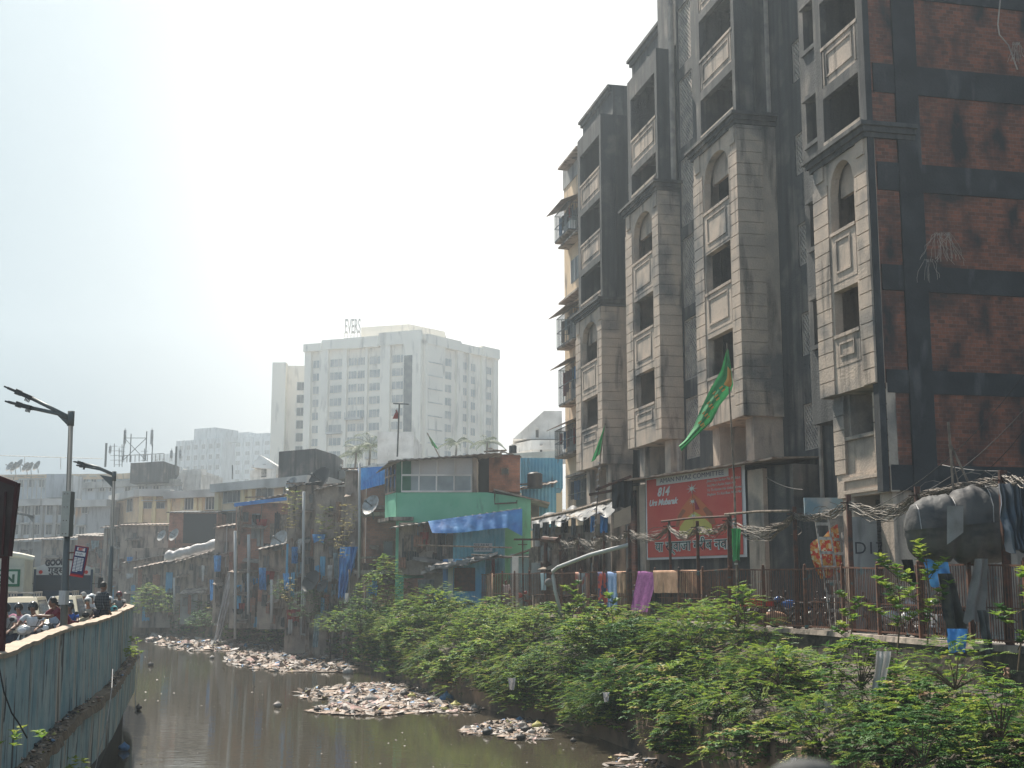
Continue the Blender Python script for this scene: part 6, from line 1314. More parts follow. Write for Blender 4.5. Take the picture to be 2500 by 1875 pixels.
def plaidfn(N, L, tc, mix, ramp, noise_):
    a = stripes((.015, .02, .03), (.35, .36, .36), 80., 0, (.93, .97))(N, L, tc, mix, ramp, noise_); b = stripes((.015, .02, .03), (.35, .36, .36), 80., 2, (.93, .97))(N, L, tc, mix, ramp, noise_)
    return mix(.5, a, b)
K_PLAID = mat("dark_plaid_shirt", plaidfn, rough=.9)
m_helm = mat("black_helmet", (.02, .022, .025), rough=.25, fine=0); m_helmw = mat("white_helmet", (.55, .56, .57), rough=.3, fine=0); m_visor = mat("visor", (.05, .06, .07), rough=.1, fine=0)
POSE = {
 'stand': dict(pel=(0, 0, .92), che=(0, 0, 1.24), nek=(0, 0, 1.45), hed=(0, -.02, 1.585), sh=(.18, 0, 1.39), el=(.24, .02, 1.12), wr=(.22, -.1, .90), hip=(.09, 0, .88), kn=(.1, -.02, .49), an=(.1, .02, .08), to=(.11, -.16, .03)),
 'lean': dict(pel=(0, .22, .90), che=(0, .02, 1.12), nek=(0, -.14, 1.26), hed=(0, -.2, 1.385), sh=(.17, -.10, 1.21), el=(.26, -.30, 1.06), wr=(.12, -.50, 1.08), hip=(.09, .22, .86), kn=(.1, .12, .48), an=(.1, .2, .08), to=(.11, .03, .03)),
 'ride': dict(pel=(0, .28, .80), che=(0, .16, 1.10), nek=(0, .10, 1.31), hed=(0, .05, 1.445), sh=(.19, .12, 1.26), el=(.31, -.10, 1.05), wr=(.29, -.36, .98), hip=(.1, .24, .78), kn=(.18, -.14, .70), an=(.17, -.02, .30), to=(.18, -.2, .26)),
 'pillion': dict(pel=(0, .1, .88), che=(0, .04, 1.20), nek=(0, .0, 1.41), hed=(0, -.03, 1.545), sh=(.17, .02, 1.35), el=(.22, -.12, 1.12), wr=(.14, -.32, 1.05), hip=(.1, .1, .86), kn=(.2, -.26, .74), an=(.2, -.1, .36), to=(.2, -.28, .32)),
}
def skinmesh(verts, edges, rad, root=0, sub=1):
    me = bpy.data.meshes.new("skin"); me.from_pydata([tuple(v) for v in verts], edges, []); o = bpy.data.objects.new("skin_tmp", me); COL.objects.link(o)
    md = o.modifiers.new("s", 'SKIN'); md.use_smooth_shade = True
    for i, r in enumerate(rad): d = me.skin_vertices[0].data[i]; d.radius = (r, r) if not isinstance(r, tuple) else r; d.use_root = (i == root)
    s = o.modifiers.new("u", 'SUBSURF'); s.levels = sub; s.render_levels = sub
    dg = bpy.context.evaluated_depsgraph_get(); out = bpy.data.meshes.new_from_object(o.evaluated_get(dg)); bpy.data.objects.remove(o); bpy.data.meshes.remove(me); return out
def person(label, loc, rz, pose='stand', top=K_WHITE, bot=K_NAVY, hair='short', helmet=None, scale=1., sleeve=.5, skirt=False, look=0, group=None):
    J = {k: Vector(v) for k, v in POSE[pose].items()}; t = thing("person", label, "person", loc, rz, group); t.scale = (scale,) * 3
    V = [J['pel'], J['che'], J['nek'], J['hed'] - Vector((0, 0, .06))]; R = [(.14, .10), (.16, .11), .055, .07]; E = [(0, 1), (1, 2), (2, 3)]
    for sg in (-1, 1):
        M_ = lambda p: Vector((p.x * sg, p.y, p.z)); b = len(V); sh, el, wr = M_(J['sh']), M_(J['el']), M_(J['wr']); hd = (wr - el).normalized()
        V += [sh, el, wr, wr + hd * .07]; R += [.06, .045, .028, (.036, .02)]; E += [(1, b), (b, b + 1), (b + 1, b + 2), (b + 2, b + 3)]
        hp = b + 3; sd = hd.cross(Vector((0, 0, 1))); sd = sd.normalized() if sd.length > .1 else Vector((1, 0, 0))
        for k in range(4):
            ll = (.070, .082, .076, .058)[k]; c0 = V[hp] + sd * (.026 - .0175 * k) + hd * .03; q = len(V); V += [c0, c0 + hd * ll * .5 - Vector((0, 0, .012)), c0 + hd * ll - Vector((0, 0, .035))]; R += [.010, .009, .007]; E += [(hp, q), (q, q + 1), (q + 1, q + 2)]
        q = len(V); V += [V[b + 2] + hd * .03 + sd * .035, V[b + 2] + hd * .07 + sd * .06]; R += [.011, .009]; E += [(b + 2, q), (q, q + 1)]
        q = len(V); V += [M_(J['hip']), M_(J['kn']), M_(J['an']), M_(J['to'])]; R += [.09, .06, .042, (.04, .03)]; E += [(0, q), (q, q + 1), (q + 1, q + 2), (q + 2, q + 3)]
    me = skinmesh(V, E, R, 0); nb = len(me.vertices)
    # head: one sculpted surface joined into the body mesh
    hc = J['hed']; m = MB(); n, mm_ = 16, 12
    rot = Matrix.Rotation(look, 3, 'Z'); vs = []
    for i in range(mm_ + 1):
        a = pi * i / mm_
        for k in range(n):
            th_ = 2 * pi * k / n; x, y, z = sin(a) * cos(th_), sin(a) * sin(th_), cos(a); p = Vector((x * .076, y * .095, z * .118))
            if z < -.2: p.x *= 1 + z * .28; p.y += .012 * z
            if y < -.75 and abs(x) < .22: p.y -= .020 * max(0, 1 - abs(z + .12) * 4)      # nose
            if y < -.5 and .08 < z < .3 and .2 < abs(x) < .55: p.y += .010                  # eye sockets
            if y < -.6 and -.58 < z < -.42 and abs(x) < .4: p.y -= .006
            if abs(x) > .93 and abs(z) < .3: p.x *= 1.12                                      # ears
            vs.append(hc + rot @ p)
    m.add(vs, [(i*n+k, (i+1)*n+k, (i+1)*n+(k+1) % n, i*n+(k+1) % n) for i in range(mm_) for k in range(n)])
    m.mat = 1
    for sx in (-.03, .03): m.ball(hc + rot @ Vector((sx, -.082, .012)), .012, 6, 4)
    m.mat = 2; m.ball(hc + rot @ Vector((0, -.088, -.056)), .022, 6, 4, (1, .4, .3))
    allv = [v.co.copy() for v in me.vertices] + [Vector(v) for v in m.v]; F_ = [list(p.vertices) for p in me.polygons] + [[i + nb for i in f_] for f_ in m.f]; mi = [0] * len(me.polygons) + m.m
    bm_ = bpy.data.meshes.new("body"); bm_.from_pydata(allv, [], F_); [bm_.materials.append(x) for x in (m_skin, m_eye, m_lip)]; bm_.polygons.foreach_set('material_index', mi); bm_.polygons.foreach_set('use_smooth', [True] * len(F_)); bm_.update(); bpy.data.meshes.remove(me)
    o = bpy.data.objects.new("body", bm_); COL.objects.link(o); o.parent = t
    # shirt
    V = [J['pel'] + Vector((0, 0, -.04)), J['che'], J['che'].lerp(J['nek'], .8)]; R = [(.165, .125), (.185, .135), .075]; E = [(0, 1), (1, 2)]
    for sg in (-1, 1):
        b = len(V); sh, el, wr = [Vector((J[k].x * sg, J[k].y, J[k].z)) for k in ('sh', 'el', 'wr')]; V += [sh, el.lerp(sh, .1) if sleeve >= .5 else sh.lerp(el, .7)]; R += [.085, .065]; E += [(1, b), (b, b + 1)]
        if sleeve > .6: V.append(el.lerp(wr, .85)); R.append(.045); E.append((b + 1, b + 2))
    me = skinmesh(V, E, R, 0); me.materials.append(top); o = bpy.data.objects.new("shirt", me); COL.objects.link(o); o.parent = t
    # trousers or sari skirt
    V = [J['pel']]; R = [(.16, .12)]; E = []
    for sg in (-1, 1):
        b = len(V); V += [Vector((J[k].x * sg, J[k].y, J[k].z)) for k in ('hip', 'kn', 'an')]; R += [.11, .08, .07] if not skirt else [.14, .15, .16]; E += [(0, b), (b, b + 1), (b + 1, b + 2)]
    me = skinmesh(V, E, R, 0); me.materials.append(bot); o = bpy.data.objects.new("trousers" if not skirt else "skirt", me); COL.objects.link(o); o.parent = t
    m = MB()
    if helmet:
        m.mat = 0; vs = []
        for i in range(8):
            a = pi * .68 * i / 7
            for k in range(16): vs.append(hc + rot @ Vector((sin(a) * cos(2*pi*k/16) * .125, sin(a) * sin(2*pi*k/16) * .15, cos(a) * .15 + .03)))
        fs = [(i*16+k, (i+1)*16+k, (i+1)*16+(k+1) % 16, i*16+(k+1) % 16) for i in range(7) for k in range(16) if not (i > 3 and 10 <= k <= 13)]
        m.add(vs, fs); m.mat = 1
        vv = [hc + rot @ Vector((.118 * cos(q), .150 * sin(q), z)) for z in (.10, .035) for q in [pi * 1.24 + pi * .52 * j / 6 for j in range(7)]]; m.add(vv, [(j, j + 1, j + 8, j + 7) for j in range(6)])
        m.build("helmet", [helmet, m_visor], t, True)
    elif hair:
        vs = []
        for i in range(7):
            a = pi * .56 * i / 6
            for k in range(14):
                q = 2*pi*k/14; back = sin(q) > -.35; aa = a if back else a * .62; vs.append(hc + rot @ Vector((sin(aa) * cos(q) * .088, sin(aa) * sin(q) * .104 + .006, cos(aa) * .126 + .006)))
        m.add(vs, [(i*14+k, (i+1)*14+k, (i+1)*14+(k+1) % 14, i*14+(k+1) % 14) for i in range(6) for k in range(14)])
        if hair == 'bun': m.ball(hc + rot @ Vector((0, .12, -.02)), .055, 8, 6)
        m.build("hair", m_greyhair if hair == 'grey' else m_hair, t, True)
        if hair == 'grey': b = MB(); b.ball(hc + rot @ Vector((0, -.072, -.085)), .045, 8, 6, (1, .7, 1)); b.build("beard", m_greyhair, t, True)
    return t
# ================================================================ two-wheelers
m_tyre = mat("tyre_rubber", (.02, .02, .02), fine=.1); m_chrome = mat("chrome", (.6, .6, .6), rough=.2, metal=1, fine=0); m_lens = mat("lamp_glass", (.6, .62, .65), rough=.1, fine=0); m_seat = mat("black_seat", (.018, .018, .02), rough=.5)
def wheel(t, c, r, w=.1):
    m = MB(); n = 20
    ring = [(r - w * .5 + cos(q) * w * .5, sin(q) * w * .5) for q in [2 * pi * k / 6 for k in range(6)]]
    m.add([c + Vector((0, cos(2*pi*i/n) * a, sin(2*pi*i/n) * a)) + Vector((b, 0, 0)) for i in range(n) for a, b in ring], [(i*6+k, i*6+(k+1) % 6, ((i+1) % n)*6+(k+1) % 6, ((i+1) % n)*6+k) for i in range(n) for k in range(6)])
    wh = m.build("wheel", m_tyre, t, True); m = MB()
    for k in range(5): q = 2 * pi * k / 5; m.bar(c, c + Vector((0, cos(q), sin(q))) * (r - w), .03)
    m.tube([c - Vector((w * .8, 0, 0)), c + Vector((w * .8, 0, 0))], .05, 8); m.build("hub", m_steel, wh)
def bike(name, label, col, scooter=False, loc=(0, 0, 0), rz=0, group=None):   # faces -Y
    t = thing(name, label, "scooter" if scooter else "motorbike", loc, rz, group)
    r = .24 if scooter else .30; fw, rw = Vector((0, -.66, r)), Vector((0, .62, r)); wheel(t, fw, r); wheel(t, rw, r)
    m = MB()
    if scooter:
        m.sheet(lambda i, j: Vector(((i - .5) * lerp(.30, .46, sin(j * pi)), -.50 + j * .16 - .10 * cos((i - .5) * pi), .28 + j * .55)), 8, 8); m.box(-.17, .17, -.4, .15, .26, .32)
        m.ball((0, .45, .55), .3, 10, 8, (.62, 1.4, .75)); m.ball((0, -.44, .93), .15, 10, 8, (1.25, .8, .85)); m.ball((0, -.66, .42), .17, 8, 6, (.5, 1.4, .6))
    else:
        m.ball((0, -.1, .82), .2, 10, 8, (.75, 1.5, .75)); m.ball((0, .55, .72), .14, 8, 6, (.8, 2.0, .6)); m.ball((0, -.66, .52), .1, 8, 6, (.7, 2.4, .5)); m.ball((0, -.52, .98), .12, 8, 6, (1.1, .9, .9))
    m.build("fairing", col, t, True)
    m = MB(); m.ball((0, .42, .80 if scooter else .84), .16, 10, 6, (.8, 2.3, .4)); m.build("seat", m_seat, t, True)
    m = MB(); m.tube([fw + Vector((.07, 0, 0)), (.07, -.46, .85)], .025, 6); m.tube([fw - Vector((.07, 0, 0)), (-.07, -.46, .85)], .025, 6)
    if not scooter: m.tube([(0, -.45, .8), (0, -.05, .35), (0, .3, .38), (0, .25, .75)], .03, 6); m.ball((0, .05, .45), .17, 8, 6, (.8, 1.2, 1)); m.tube([(.13, -.1, .35), (.14, .3, .3), (.15, .8, .42)], .035, 6)
    m.tube([(0, .2, .4), rw + Vector((.1, 0, 0))], .03, 5); m.build("frame", m_lampsteel, t, True)
    m = MB(); m.tube([(-.36, -.28, 1.0), (-.2, -.42, 1.02), (.2, -.42, 1.02), (.36, -.28, 1.0)], .014, 6); m.tube([(-.38, -.26, 1.0), (-.27, -.35, 1.01)], .022, 6); m.tube([(.38, -.26, 1.0), (.27, -.35, 1.01)], .022, 6); m.build("handlebar", m_black, t, True)
    m = MB(); m.ball((0, -.58 if scooter else -.62, .93 if scooter else .97), .085, 10, 8, (1.2, .45, .8)); m.build("headlight", m_lens, t, True)
    for sg in (-1, 1): m = MB(); m.tube([(sg * .25, -.38, 1.02), (sg * .33, -.38, 1.2)], .008, 4); m.ball((sg * .34, -.38, 1.23), .06, 8, 6, (1.1, .35, .8)); m.build("mirror", m_black, t, True)
    m = MB(); m.box(-.12, .12, -.62 - (.1 if scooter else .16), -.6 - (.1 if scooter else .16), .60, .68); m.build("number_plate", m_wv, t)
    return t
m_bkblk = mat("black_bike_paint", (.02, .02, .022), rough=.2, spec=.6, fine=0); m_bksil = mat("silver_scooter_paint", (.42, .43, .44), rough=.25, spec=.6, metal=.3, fine=0); m_bkwht = mat("white_scooter_paint", (.62, .62, .62), rough=.25, fine=0); m_bkred = mat("red_bike_paint", (.35, .03, .02), rough=.25, fine=0); m_bkblu = mat("blue_bike_paint", (.03, .10, .3), rough=.25, fine=0)
lbs = ["black motorbike, first right of the tan quilt behind the fence", "red motorbike beside the red plank", "black motorbike behind the small sack", "dark blue motorbike left of the step ladder", "black motorbike half behind the ladders", "white scooter right of the ladders", "black motorbike behind the tall sapling", "silver scooter behind the broad-leaved leaves", "white scooter under the left end of the grey bundle", "black motorbike under the grey bundle"]
cols = [m_bkblk, m_bkred, m_bkblk, m_bkblu, m_bkblk, m_bkwht, m_bkblk, m_bksil, m_bkwht, m_bkblk]
random.seed(21)
for i, u in enumerate((1760, 1835, 1885, 1935, 1985, 2110, 2150, 2195, 2250, 2300)):
    dd = FD(u, 1.5); bike("scooter" if "scooter" in lbs[i] else "motorbike", lbs[i], cols[i], "scooter" in lbs[i], (PX(u, 1500, dd), dd, 0), random.uniform(1.7, 2.5) * (1 if i % 3 else -1), "two-wheelers parked behind the fence")
for i, (u, lb) in enumerate(((1262, "dark motorbike behind the fence left end near the striped-shirt man"), (1390, "dark motorbike behind the drain pipe foot"), (1450, "black motorbike behind the striped shawl"))):
    dd = FD(u, 1.4); bike("motorbike", lb, (m_bkred, m_bkblk, m_bkblk)[i], False, (PX(u, 1500, dd), dd, 0), 1.9 + i * .4, "two-wheelers parked behind the fence")
m = MB(); dd = FD(1855, .8); a, b = P(1822, 1480, dd), P(1888, 1467, dd); m.box(a.x, b.x, dd, dd + .5, a.z, b.z); tag(m.build("red_plank", mat("red_painted_board", (.5, .03, .02), fine=.1)), "bright red plank lying across behind the fence", "plank")
m = MB(); dd = FD(1890, .7); c = P(1890, 1508, dd); m.ball(c, .42, 12, 8, (1.1, .6, .55)); tag(m.build("sack", m_tanq, None, True), "rounded tan sack on the ground behind the fence", "sack")
person("man in pink and white striped shirt standing behind the fence left end", (PX(1235, 1450, 73), 73, 0), .2, 'stand', K_STRIPE, K_GREY, scale=.99)
person("person in pale shirt behind the fence by the purple towel", (PX(1549, 1450, FD(1549, .9)), FD(1549, .9), 0), .4, 'stand', K_BLUE, K_NAVY, scale=.85)
person("child in red standing behind the fence right of the tan quilt", (PX(1714, 1450, FD(1714, .8)), FD(1714, .8), 0), -.3, 'stand', K_RED, K_NAVY, scale=.62)
# ================================================================ left road: kerb path, lamps, signs, vehicles, riders
m = MB()
for a, b in zip(LEFTB[1:8], LEFTB[2:9]): m.hexa([(a[0] - 1.3, a[1], ROADZ), (a[0] - .1, a[1], ROADZ), (b[0] - .1, b[1], ROADZ), (b[0] - 1.3, b[1], ROADZ)], [(a[0] - 1.3, a[1], ROADZ + .18), (a[0] - .1, a[1], ROADZ + .18), (b[0] - .1, b[1], ROADZ + .18), (b[0] - 1.3, b[1], ROADZ + .18)])
tag(m.build("pavement", m_pave), kind="structure")
def lamp(label, u0, vt, ub, d, arms, box_=None):
    t = thing("street_lamp", label, "street lamp", group="double-arm street lamps"); a, b = P(ub, 1480, d), P(u0, vt, d); a.z = ROADZ
    m = MB(); m.tube([a, a.lerp(b, .55), a.lerp(b, .551), b], [.085, .078, .062, .055], 10); m.tube([b - Vector((0, 0, .35)), b], .08, 10); m.build("pole", m_lampsteel, t, True)
    for (pts, head) in arms:
        m = MB(); pp = [P(*q, d + .0) for q in pts]; pp = [Vector((q.x, d - k * .0, q.z)) for k, q in enumerate(pp)]; m.tube(pp, .05, 6); ar = m.build("arm", m_lampsteel, t, True)
        h0, h1 = P(*head[0], d), P(*head[1], d); L_ = (h1 - h0).length; dr = (h1 - h0).normalized(); m = MB(); up = Vector((0, 0, 1)) - dr * dr.z; up.normalize(); sd = dr.cross(up)
        for q0, q1, w, hh in ((0, .45, .11, .05), (.45, .55, .12, .065), (.55, .85, .10, .03), (.85, 1, .06, .02)): m.obox(h0.lerp(h1, (q0 + q1) / 2), dr * L_ * (q1 - q0) / 2, sd * w, up * hh)
        for k in range(4): m.bar(h0.lerp(h1, .03 + k * .05) - up * .05, h0.lerp(h1, .03 + k * .05) - up * .12, .02)
        m.build("lamp_head", m_black, ar)
    m = MB(); m.prism([P(u0 - 4, vt + 14, d), P(u0 - 4, vt + 40, d), P(u0 - 36, vt + 8, d)], (0, .03, 0)) if d < 50 else m.prism([P(u0 - 1, vt + 8, d), P(u0 - 1, vt + 20, d), P(u0 - 16, vt + 3, d)], (0, .03, 0)); m.build("bracket", m_lampsteel, t)
    return t
t = lamp("nearest tall street lamp with signal box, rising over the blue wall", 174, 1004, 160, 30., [([(170, 1019), (77, 972)], ((77, 972), (12, 944))), ([(170, 1022), (142, 1010), (77, 996)], ((77, 996), (14, 980)))])
m = MB(); a, b = P(150, 1310, 29.8), P(176, 1200, 29.8); m.mat = 0; m.box(a.x, b.x, 29.7, 29.72, a.z, b.z); m.mat = 1; m.hexa([(a.x, 29.72, a.z), (b.x, 29.72, a.z), (b.x, 30.0, a.z), (a.x, 30.0, a.z)], [(a.x, 29.72, b.z), (b.x, 29.72, b.z), (b.x, 30.0, b.z), (a.x, 30.0, b.z)]); bx_ = m.build("signal_box", [mat("box_cream_paint", (.40, .40, .36), var=(.33, .33, .3), vs=2), m_lampsteel], t)
m = MB()
for x in (a.x + .06, b.x - .06):
    for q in (.06, .35, .65, .94): m.ball((x, 29.695, lerp(a.z, b.z, q)), .012, 6, 4)
m.build("rivet", m_rust, bx_)
m = MB(); a, b = P(146, 1476, 29.8), P(164, 1442, 29.8); m.box(a.x, b.x, 29.7, 29.95, a.z, b.z); m.box(a.x + .04, b.x - .04, 29.68, 29.7, a.z + .05, b.z - .1); m.build("junction_box", m_pvc, t)
lamp("second street lamp beyond the truck", 279, 1151, 268, 47., [([(278, 1158), (240, 1141), (205, 1132)], ((205, 1132), (180, 1127))), ([(278, 1160), (245, 1146), (208, 1139)], ((208, 1139), (187, 1136)))])
lamp("faint far street lamp at the left by the shacks", 82, 1256, 79, 112., [([(81, 1260), (50, 1252), (32, 1248)], ((32, 1248), (22, 1246))), ([(81, 1262), (52, 1256), (34, 1253)], ((34, 1253), (24, 1251)))])
# bus stop sign
t = thing("bus_stop_sign", "tilted bus stop sign BEST with route list on the lamp post", "sign"); dd = 29.9
q = [P(184, 1331, dd), P(216, 1336, dd), P(204, 1406, dd), P(171, 1402, dd)]; X = (q[1] - q[0]); Y = (q[3] - q[0]); nv = Vector((0, 1, 0)); m_mag = mat("maroon_sign_frame", (.22, .02, .04), fine=.05); m_navs = mat("navy_sign", (.03, .035, .11), fine=.05)
def sp(a, b, o=0): return q[0] + X * a + Y * b - nv * o
def spanel(a0, a1, b0, b1, o, mt, nm): m = MB(); m.hexa([sp(a0, b1, o - .004), sp(a1, b1, o - .004), sp(a1, b0, o - .004), sp(a0, b0, o - .004)], [sp(a0, b1, o), sp(a1, b1, o), sp(a1, b0, o), sp(a0, b0, o)]); return m.build(nm, mt, t)
m = MB(); m.hexa([sp(0, 1, -.05), sp(1, 1, -.05), sp(1, 0, -.05), sp(0, 0, -.05)], [sp(0, 1), sp(1, 1), sp(1, 0), sp(0, 0)]); m.build("board", m_mag, t)
spanel(.07, .93, .03, .95, .008, m_navs, "face"); spanel(.2, .8, .05, .16, .016, m_wv, "title_plate"); spanel(.12, .88, .2, .34, .016, m_wv, "stop_name_plate"); spanel(0, 1, .99, 1.05, .01, mat("red_edge", (.5, .03, .03), fine=0), "lower_edge")
m = MB()
for c0 in (.12, .36, .5, .68):
    for r in range(10): 
        if c0 in (.5, .68) and r > 8: continue
        w = .2 if c0 == .12 else .15; m.hexa([sp(c0, .435 + r * .05, .012), sp(c0 + w, .435 + r * .05, .012), sp(c0 + w, .4 + r * .05, .012), sp(c0, .4 + r * .05, .012)], [sp(c0, .435 + r * .05, .018), sp(c0 + w, .435 + r * .05, .018), sp(c0 + w, .4 + r * .05, .018), sp(c0, .4 + r * .05, .018)])
m.build("route_list", m_wv, t)
text("BEST", .085, m_redink, sp(.3, .145, .02), X, -Y, .001, t, wid=X.length * .4, bold=.004); text("बस स्टॉप", .05, m_navs, sp(.2, .3, .02), X, -Y, .001, t, wid=X.length * .5)
m = MB(); m.bar(sp(0, .5, -.03), P(160, 1366, 30), .03); m.bar(sp(0, .25, -.03), P(162, 1350, 30), .03); m.build("bracket", m_rust, t)
# board on posts at the left edge
t = thing("hoarding", "dark maroon-framed board on a post at the left edge", "sign board"); dd = 19.
m = MB(); a, b = P(-40, 1358, dd), P(29, 1182, dd); m.hexa([(a.x, dd, a.z), (b.x, dd, a.z + .0), (b.x, dd + .12, a.z), (a.x, dd + .12, a.z)], [(a.x, dd, b.z + .12), (b.x + .04, dd, b.z), (b.x + .04, dd + .12, b.z), (a.x, dd + .12, b.z + .12)]); m.build("panel", mat("dark_brown_board", (.03, .02, .02), var=(.055, .04, .038), vs=2), t)
m = MB(); m.bar((b.x + .05, dd + .05, b.z + .02), (b.x - .01, dd + .05, a.z), .09); m.bar((b.x + .05, dd + .02, b.z), (a.x, dd + .02, b.z + .15), .07); m.bar((b.x, dd + .05, a.z), (a.x, dd + .05, a.z), .06); m.bar(P(14, 1200, dd - .03), P(6, 1355, dd - .03), .03); m.build("frame", mat("maroon_frame_paint", (.05, .010, .012), var=(.03, .01, .012), vs=4), t)
m = MB(); p0 = P(14, 1350, dd + .1); p1 = P(5, 1600, dd + .1); p1.z = ROADZ; m.bar(p0, p1, .085); m.build("post", mat("maroon_post_paint", (.05, .012, .014)), t)
def swing(t, c, a):              # turn a finished thing about its own front corner
    R_ = Matrix.Rotation(a, 3, 'Z'); c = Vector((c[0], c[1], 0)); t.rotation_euler = (0, 0, a); t.location = c - R_ @ c
# truck with GOODS board
m_cab = mat("dusty_blue_cab", (.03, .055, .09), rough=.35, fine=.1); m_cream2 = mat("cream_truck_paint", (.55, .52, .42), rough=.5, var=(.45, .43, .36), vs=1.5); m_wind = mat("dark_windscreen", (.02, .035, .05), rough=.2, spec=.3, fine=0)
t = thing("goods_truck", "dark blue truck front with curved GOODS board behind the lamp post", "truck"); dd = 55.
L0, R0 = PX(90, 1420, dd), PX(226, 1420, dd); w = R0 - L0; cx = (L0 + R0) / 2; zt = PZ(1390, dd)
m = MB(); m.box(L0, R0, dd, dd + 2.2, ROADZ + .5, zt); m.box(L0 - .1, R0 + .1, dd - .1, dd, ROADZ + .45, ROADZ + .85); m.build("cab", m_cab, t)
m = MB(); m.box(L0 - .08, R0 + .1, dd + 2.3, dd + 8, ROADZ + .9, zt + .1); m.build("cargo_body", m_cream2, t)
for k in (0, 1): m = MB(); x0 = L0 + .12 + k * (w / 2); m.box(x0, x0 + w / 2 - .2, dd - .03, dd + .02, PZ(1440, dd), PZ(1407, dd)); m.build("windscreen", m_wind, t)
m = MB(); pts = [Vector((lerp(L0 + .1, R0 - .1, k / 12), dd - .08, PZ(1404, dd) + 0)) for k in range(13)]; top_ = [Vector((p.x, p.y, PZ(1385, dd) + .28 * sin(pi * k / 12))) for k, p in enumerate(pts)]
m.prism([pts[0]] + [pts[-1]] + top_[::-1], (0, .1, 0)); m.build("headboard", mat("white_headboard", (.58, .58, .56), var=(.45, .45, .44), vs=3), t)
text("GOODS", .34, m_ink, (cx - .75, dd - .1, PZ(1382, dd)), (1, 0, .08), (0, 0, 1), .004, t, wid=.95, bold=.02); text("गुड्स", .36, m_ink, (cx - .62, dd - .1, PZ(1399, dd)), (1, 0, 0), (0, 0, 1), .004, t, bold=.01)
for x in (L0 + .28, R0 - .28): m = MB(); m.tube([(x, dd - .1, PZ(1397, dd)), (x, dd - .14, PZ(1397, dd))], .08, 10); m.build("marker_lamp", m_redink, t)
for sg, x in ((-1, L0), (1, R0)): m = MB(); m.bar((x, dd, PZ(1425, dd)), (x + sg * .3, dd, PZ(1425, dd)), .03); m.box(x + sg * .32 - .1, x + sg * .32 + .1, dd - .02, dd + .05, PZ(1436, dd), PZ(1410, dd)); m.build("wing_mirror", m_black, t)
for x in (L0 + .15, R0 - .35): m = MB(); m.tube([(x, dd + .6, ROADZ + .45), (x + .25, dd + .6, ROADZ + .45)], .45, 16); m.build("wheel", m_tyre, t)
for x in (L0 + .35, R0 - .35): m = MB(); m.tube([(x, dd - .1, ROADZ + .7), (x, dd - .13, ROADZ + .7)], .12, 10); m.build("headlight", m_lens, t)
swing(t, (R0, dd), .33)
t = thing("delivery_truck", "cream truck body with green and white advertising panel at the left edge", "truck"); dd = 50.
L0, R0 = PX(-60, 1420, dd), PX(58, 1420, dd)
m = MB(); m.box(L0, R0, dd, dd + .3, PZ(1445, dd), PZ(1385, dd)); m.hexa([(R0, dd, ROADZ + .5), (R0 + .35, dd + 1, ROADZ + .5), (R0 + .35, dd + 5, ROADZ + .5), (R0, dd + 5, ROADZ + .5)], [(R0, dd, PZ(1368, dd)), (R0 + .35, dd + 1, PZ(1368, dd)), (R0 + .35, dd + 5, PZ(1368, dd)), (R0, dd + 5, PZ(1368, dd))])
m.box(L0, R0, dd + .3, dd + 5, ROADZ + .5, PZ(1364, dd)); m.build("box_body", m_cream2, t)
m = MB(); m.tube([(L0 + k * (R0 + .35 - L0) / 8, dd + .9, PZ(1366, dd) + .18 * sin(pi * k / 8)) for k in range(9)], .16, 8); m.build("roof_rim", m_cream2, t)
m = MB(); a, b = P(-50, 1432, dd - .03), P(50, 1390, dd - .03); m.box(a.x, b.x, dd - .05, dd - .002, a.z, b.z); m.build("advert_panel", mat("green_panel", (.02, .14, .07), fine=.1), t)
m = MB(); m.box(a.x + .12, b.x - .1, dd - .07, dd - .052, a.z + .1, b.z - .08); m.build("advert_face", mat("panel_white", (.55, .58, .5), fine=.1), t); text("GN", .42, mat("dark_green_letter", (.02, .10, .05), fine=0), (b.x - .9, dd - .075, a.z + .16), (1, 0, 0), (0, 0, 1), .003, t, bold=.02, wid=.7)
m = MB(); m.box(L0, R0, dd - .02, dd + 1, ROADZ + .35, PZ(1450, dd)); m.build("cab_top", m_cab, t)
for x in (L0 + .2, R0 - .3): m = MB(); m.tube([(x, dd + .8, ROADZ + .42), (x + .25, dd + .8, ROADZ + .42)], .42, 16); m.build("wheel", m_tyre, t)
swing(t, (R0, dd), .40)
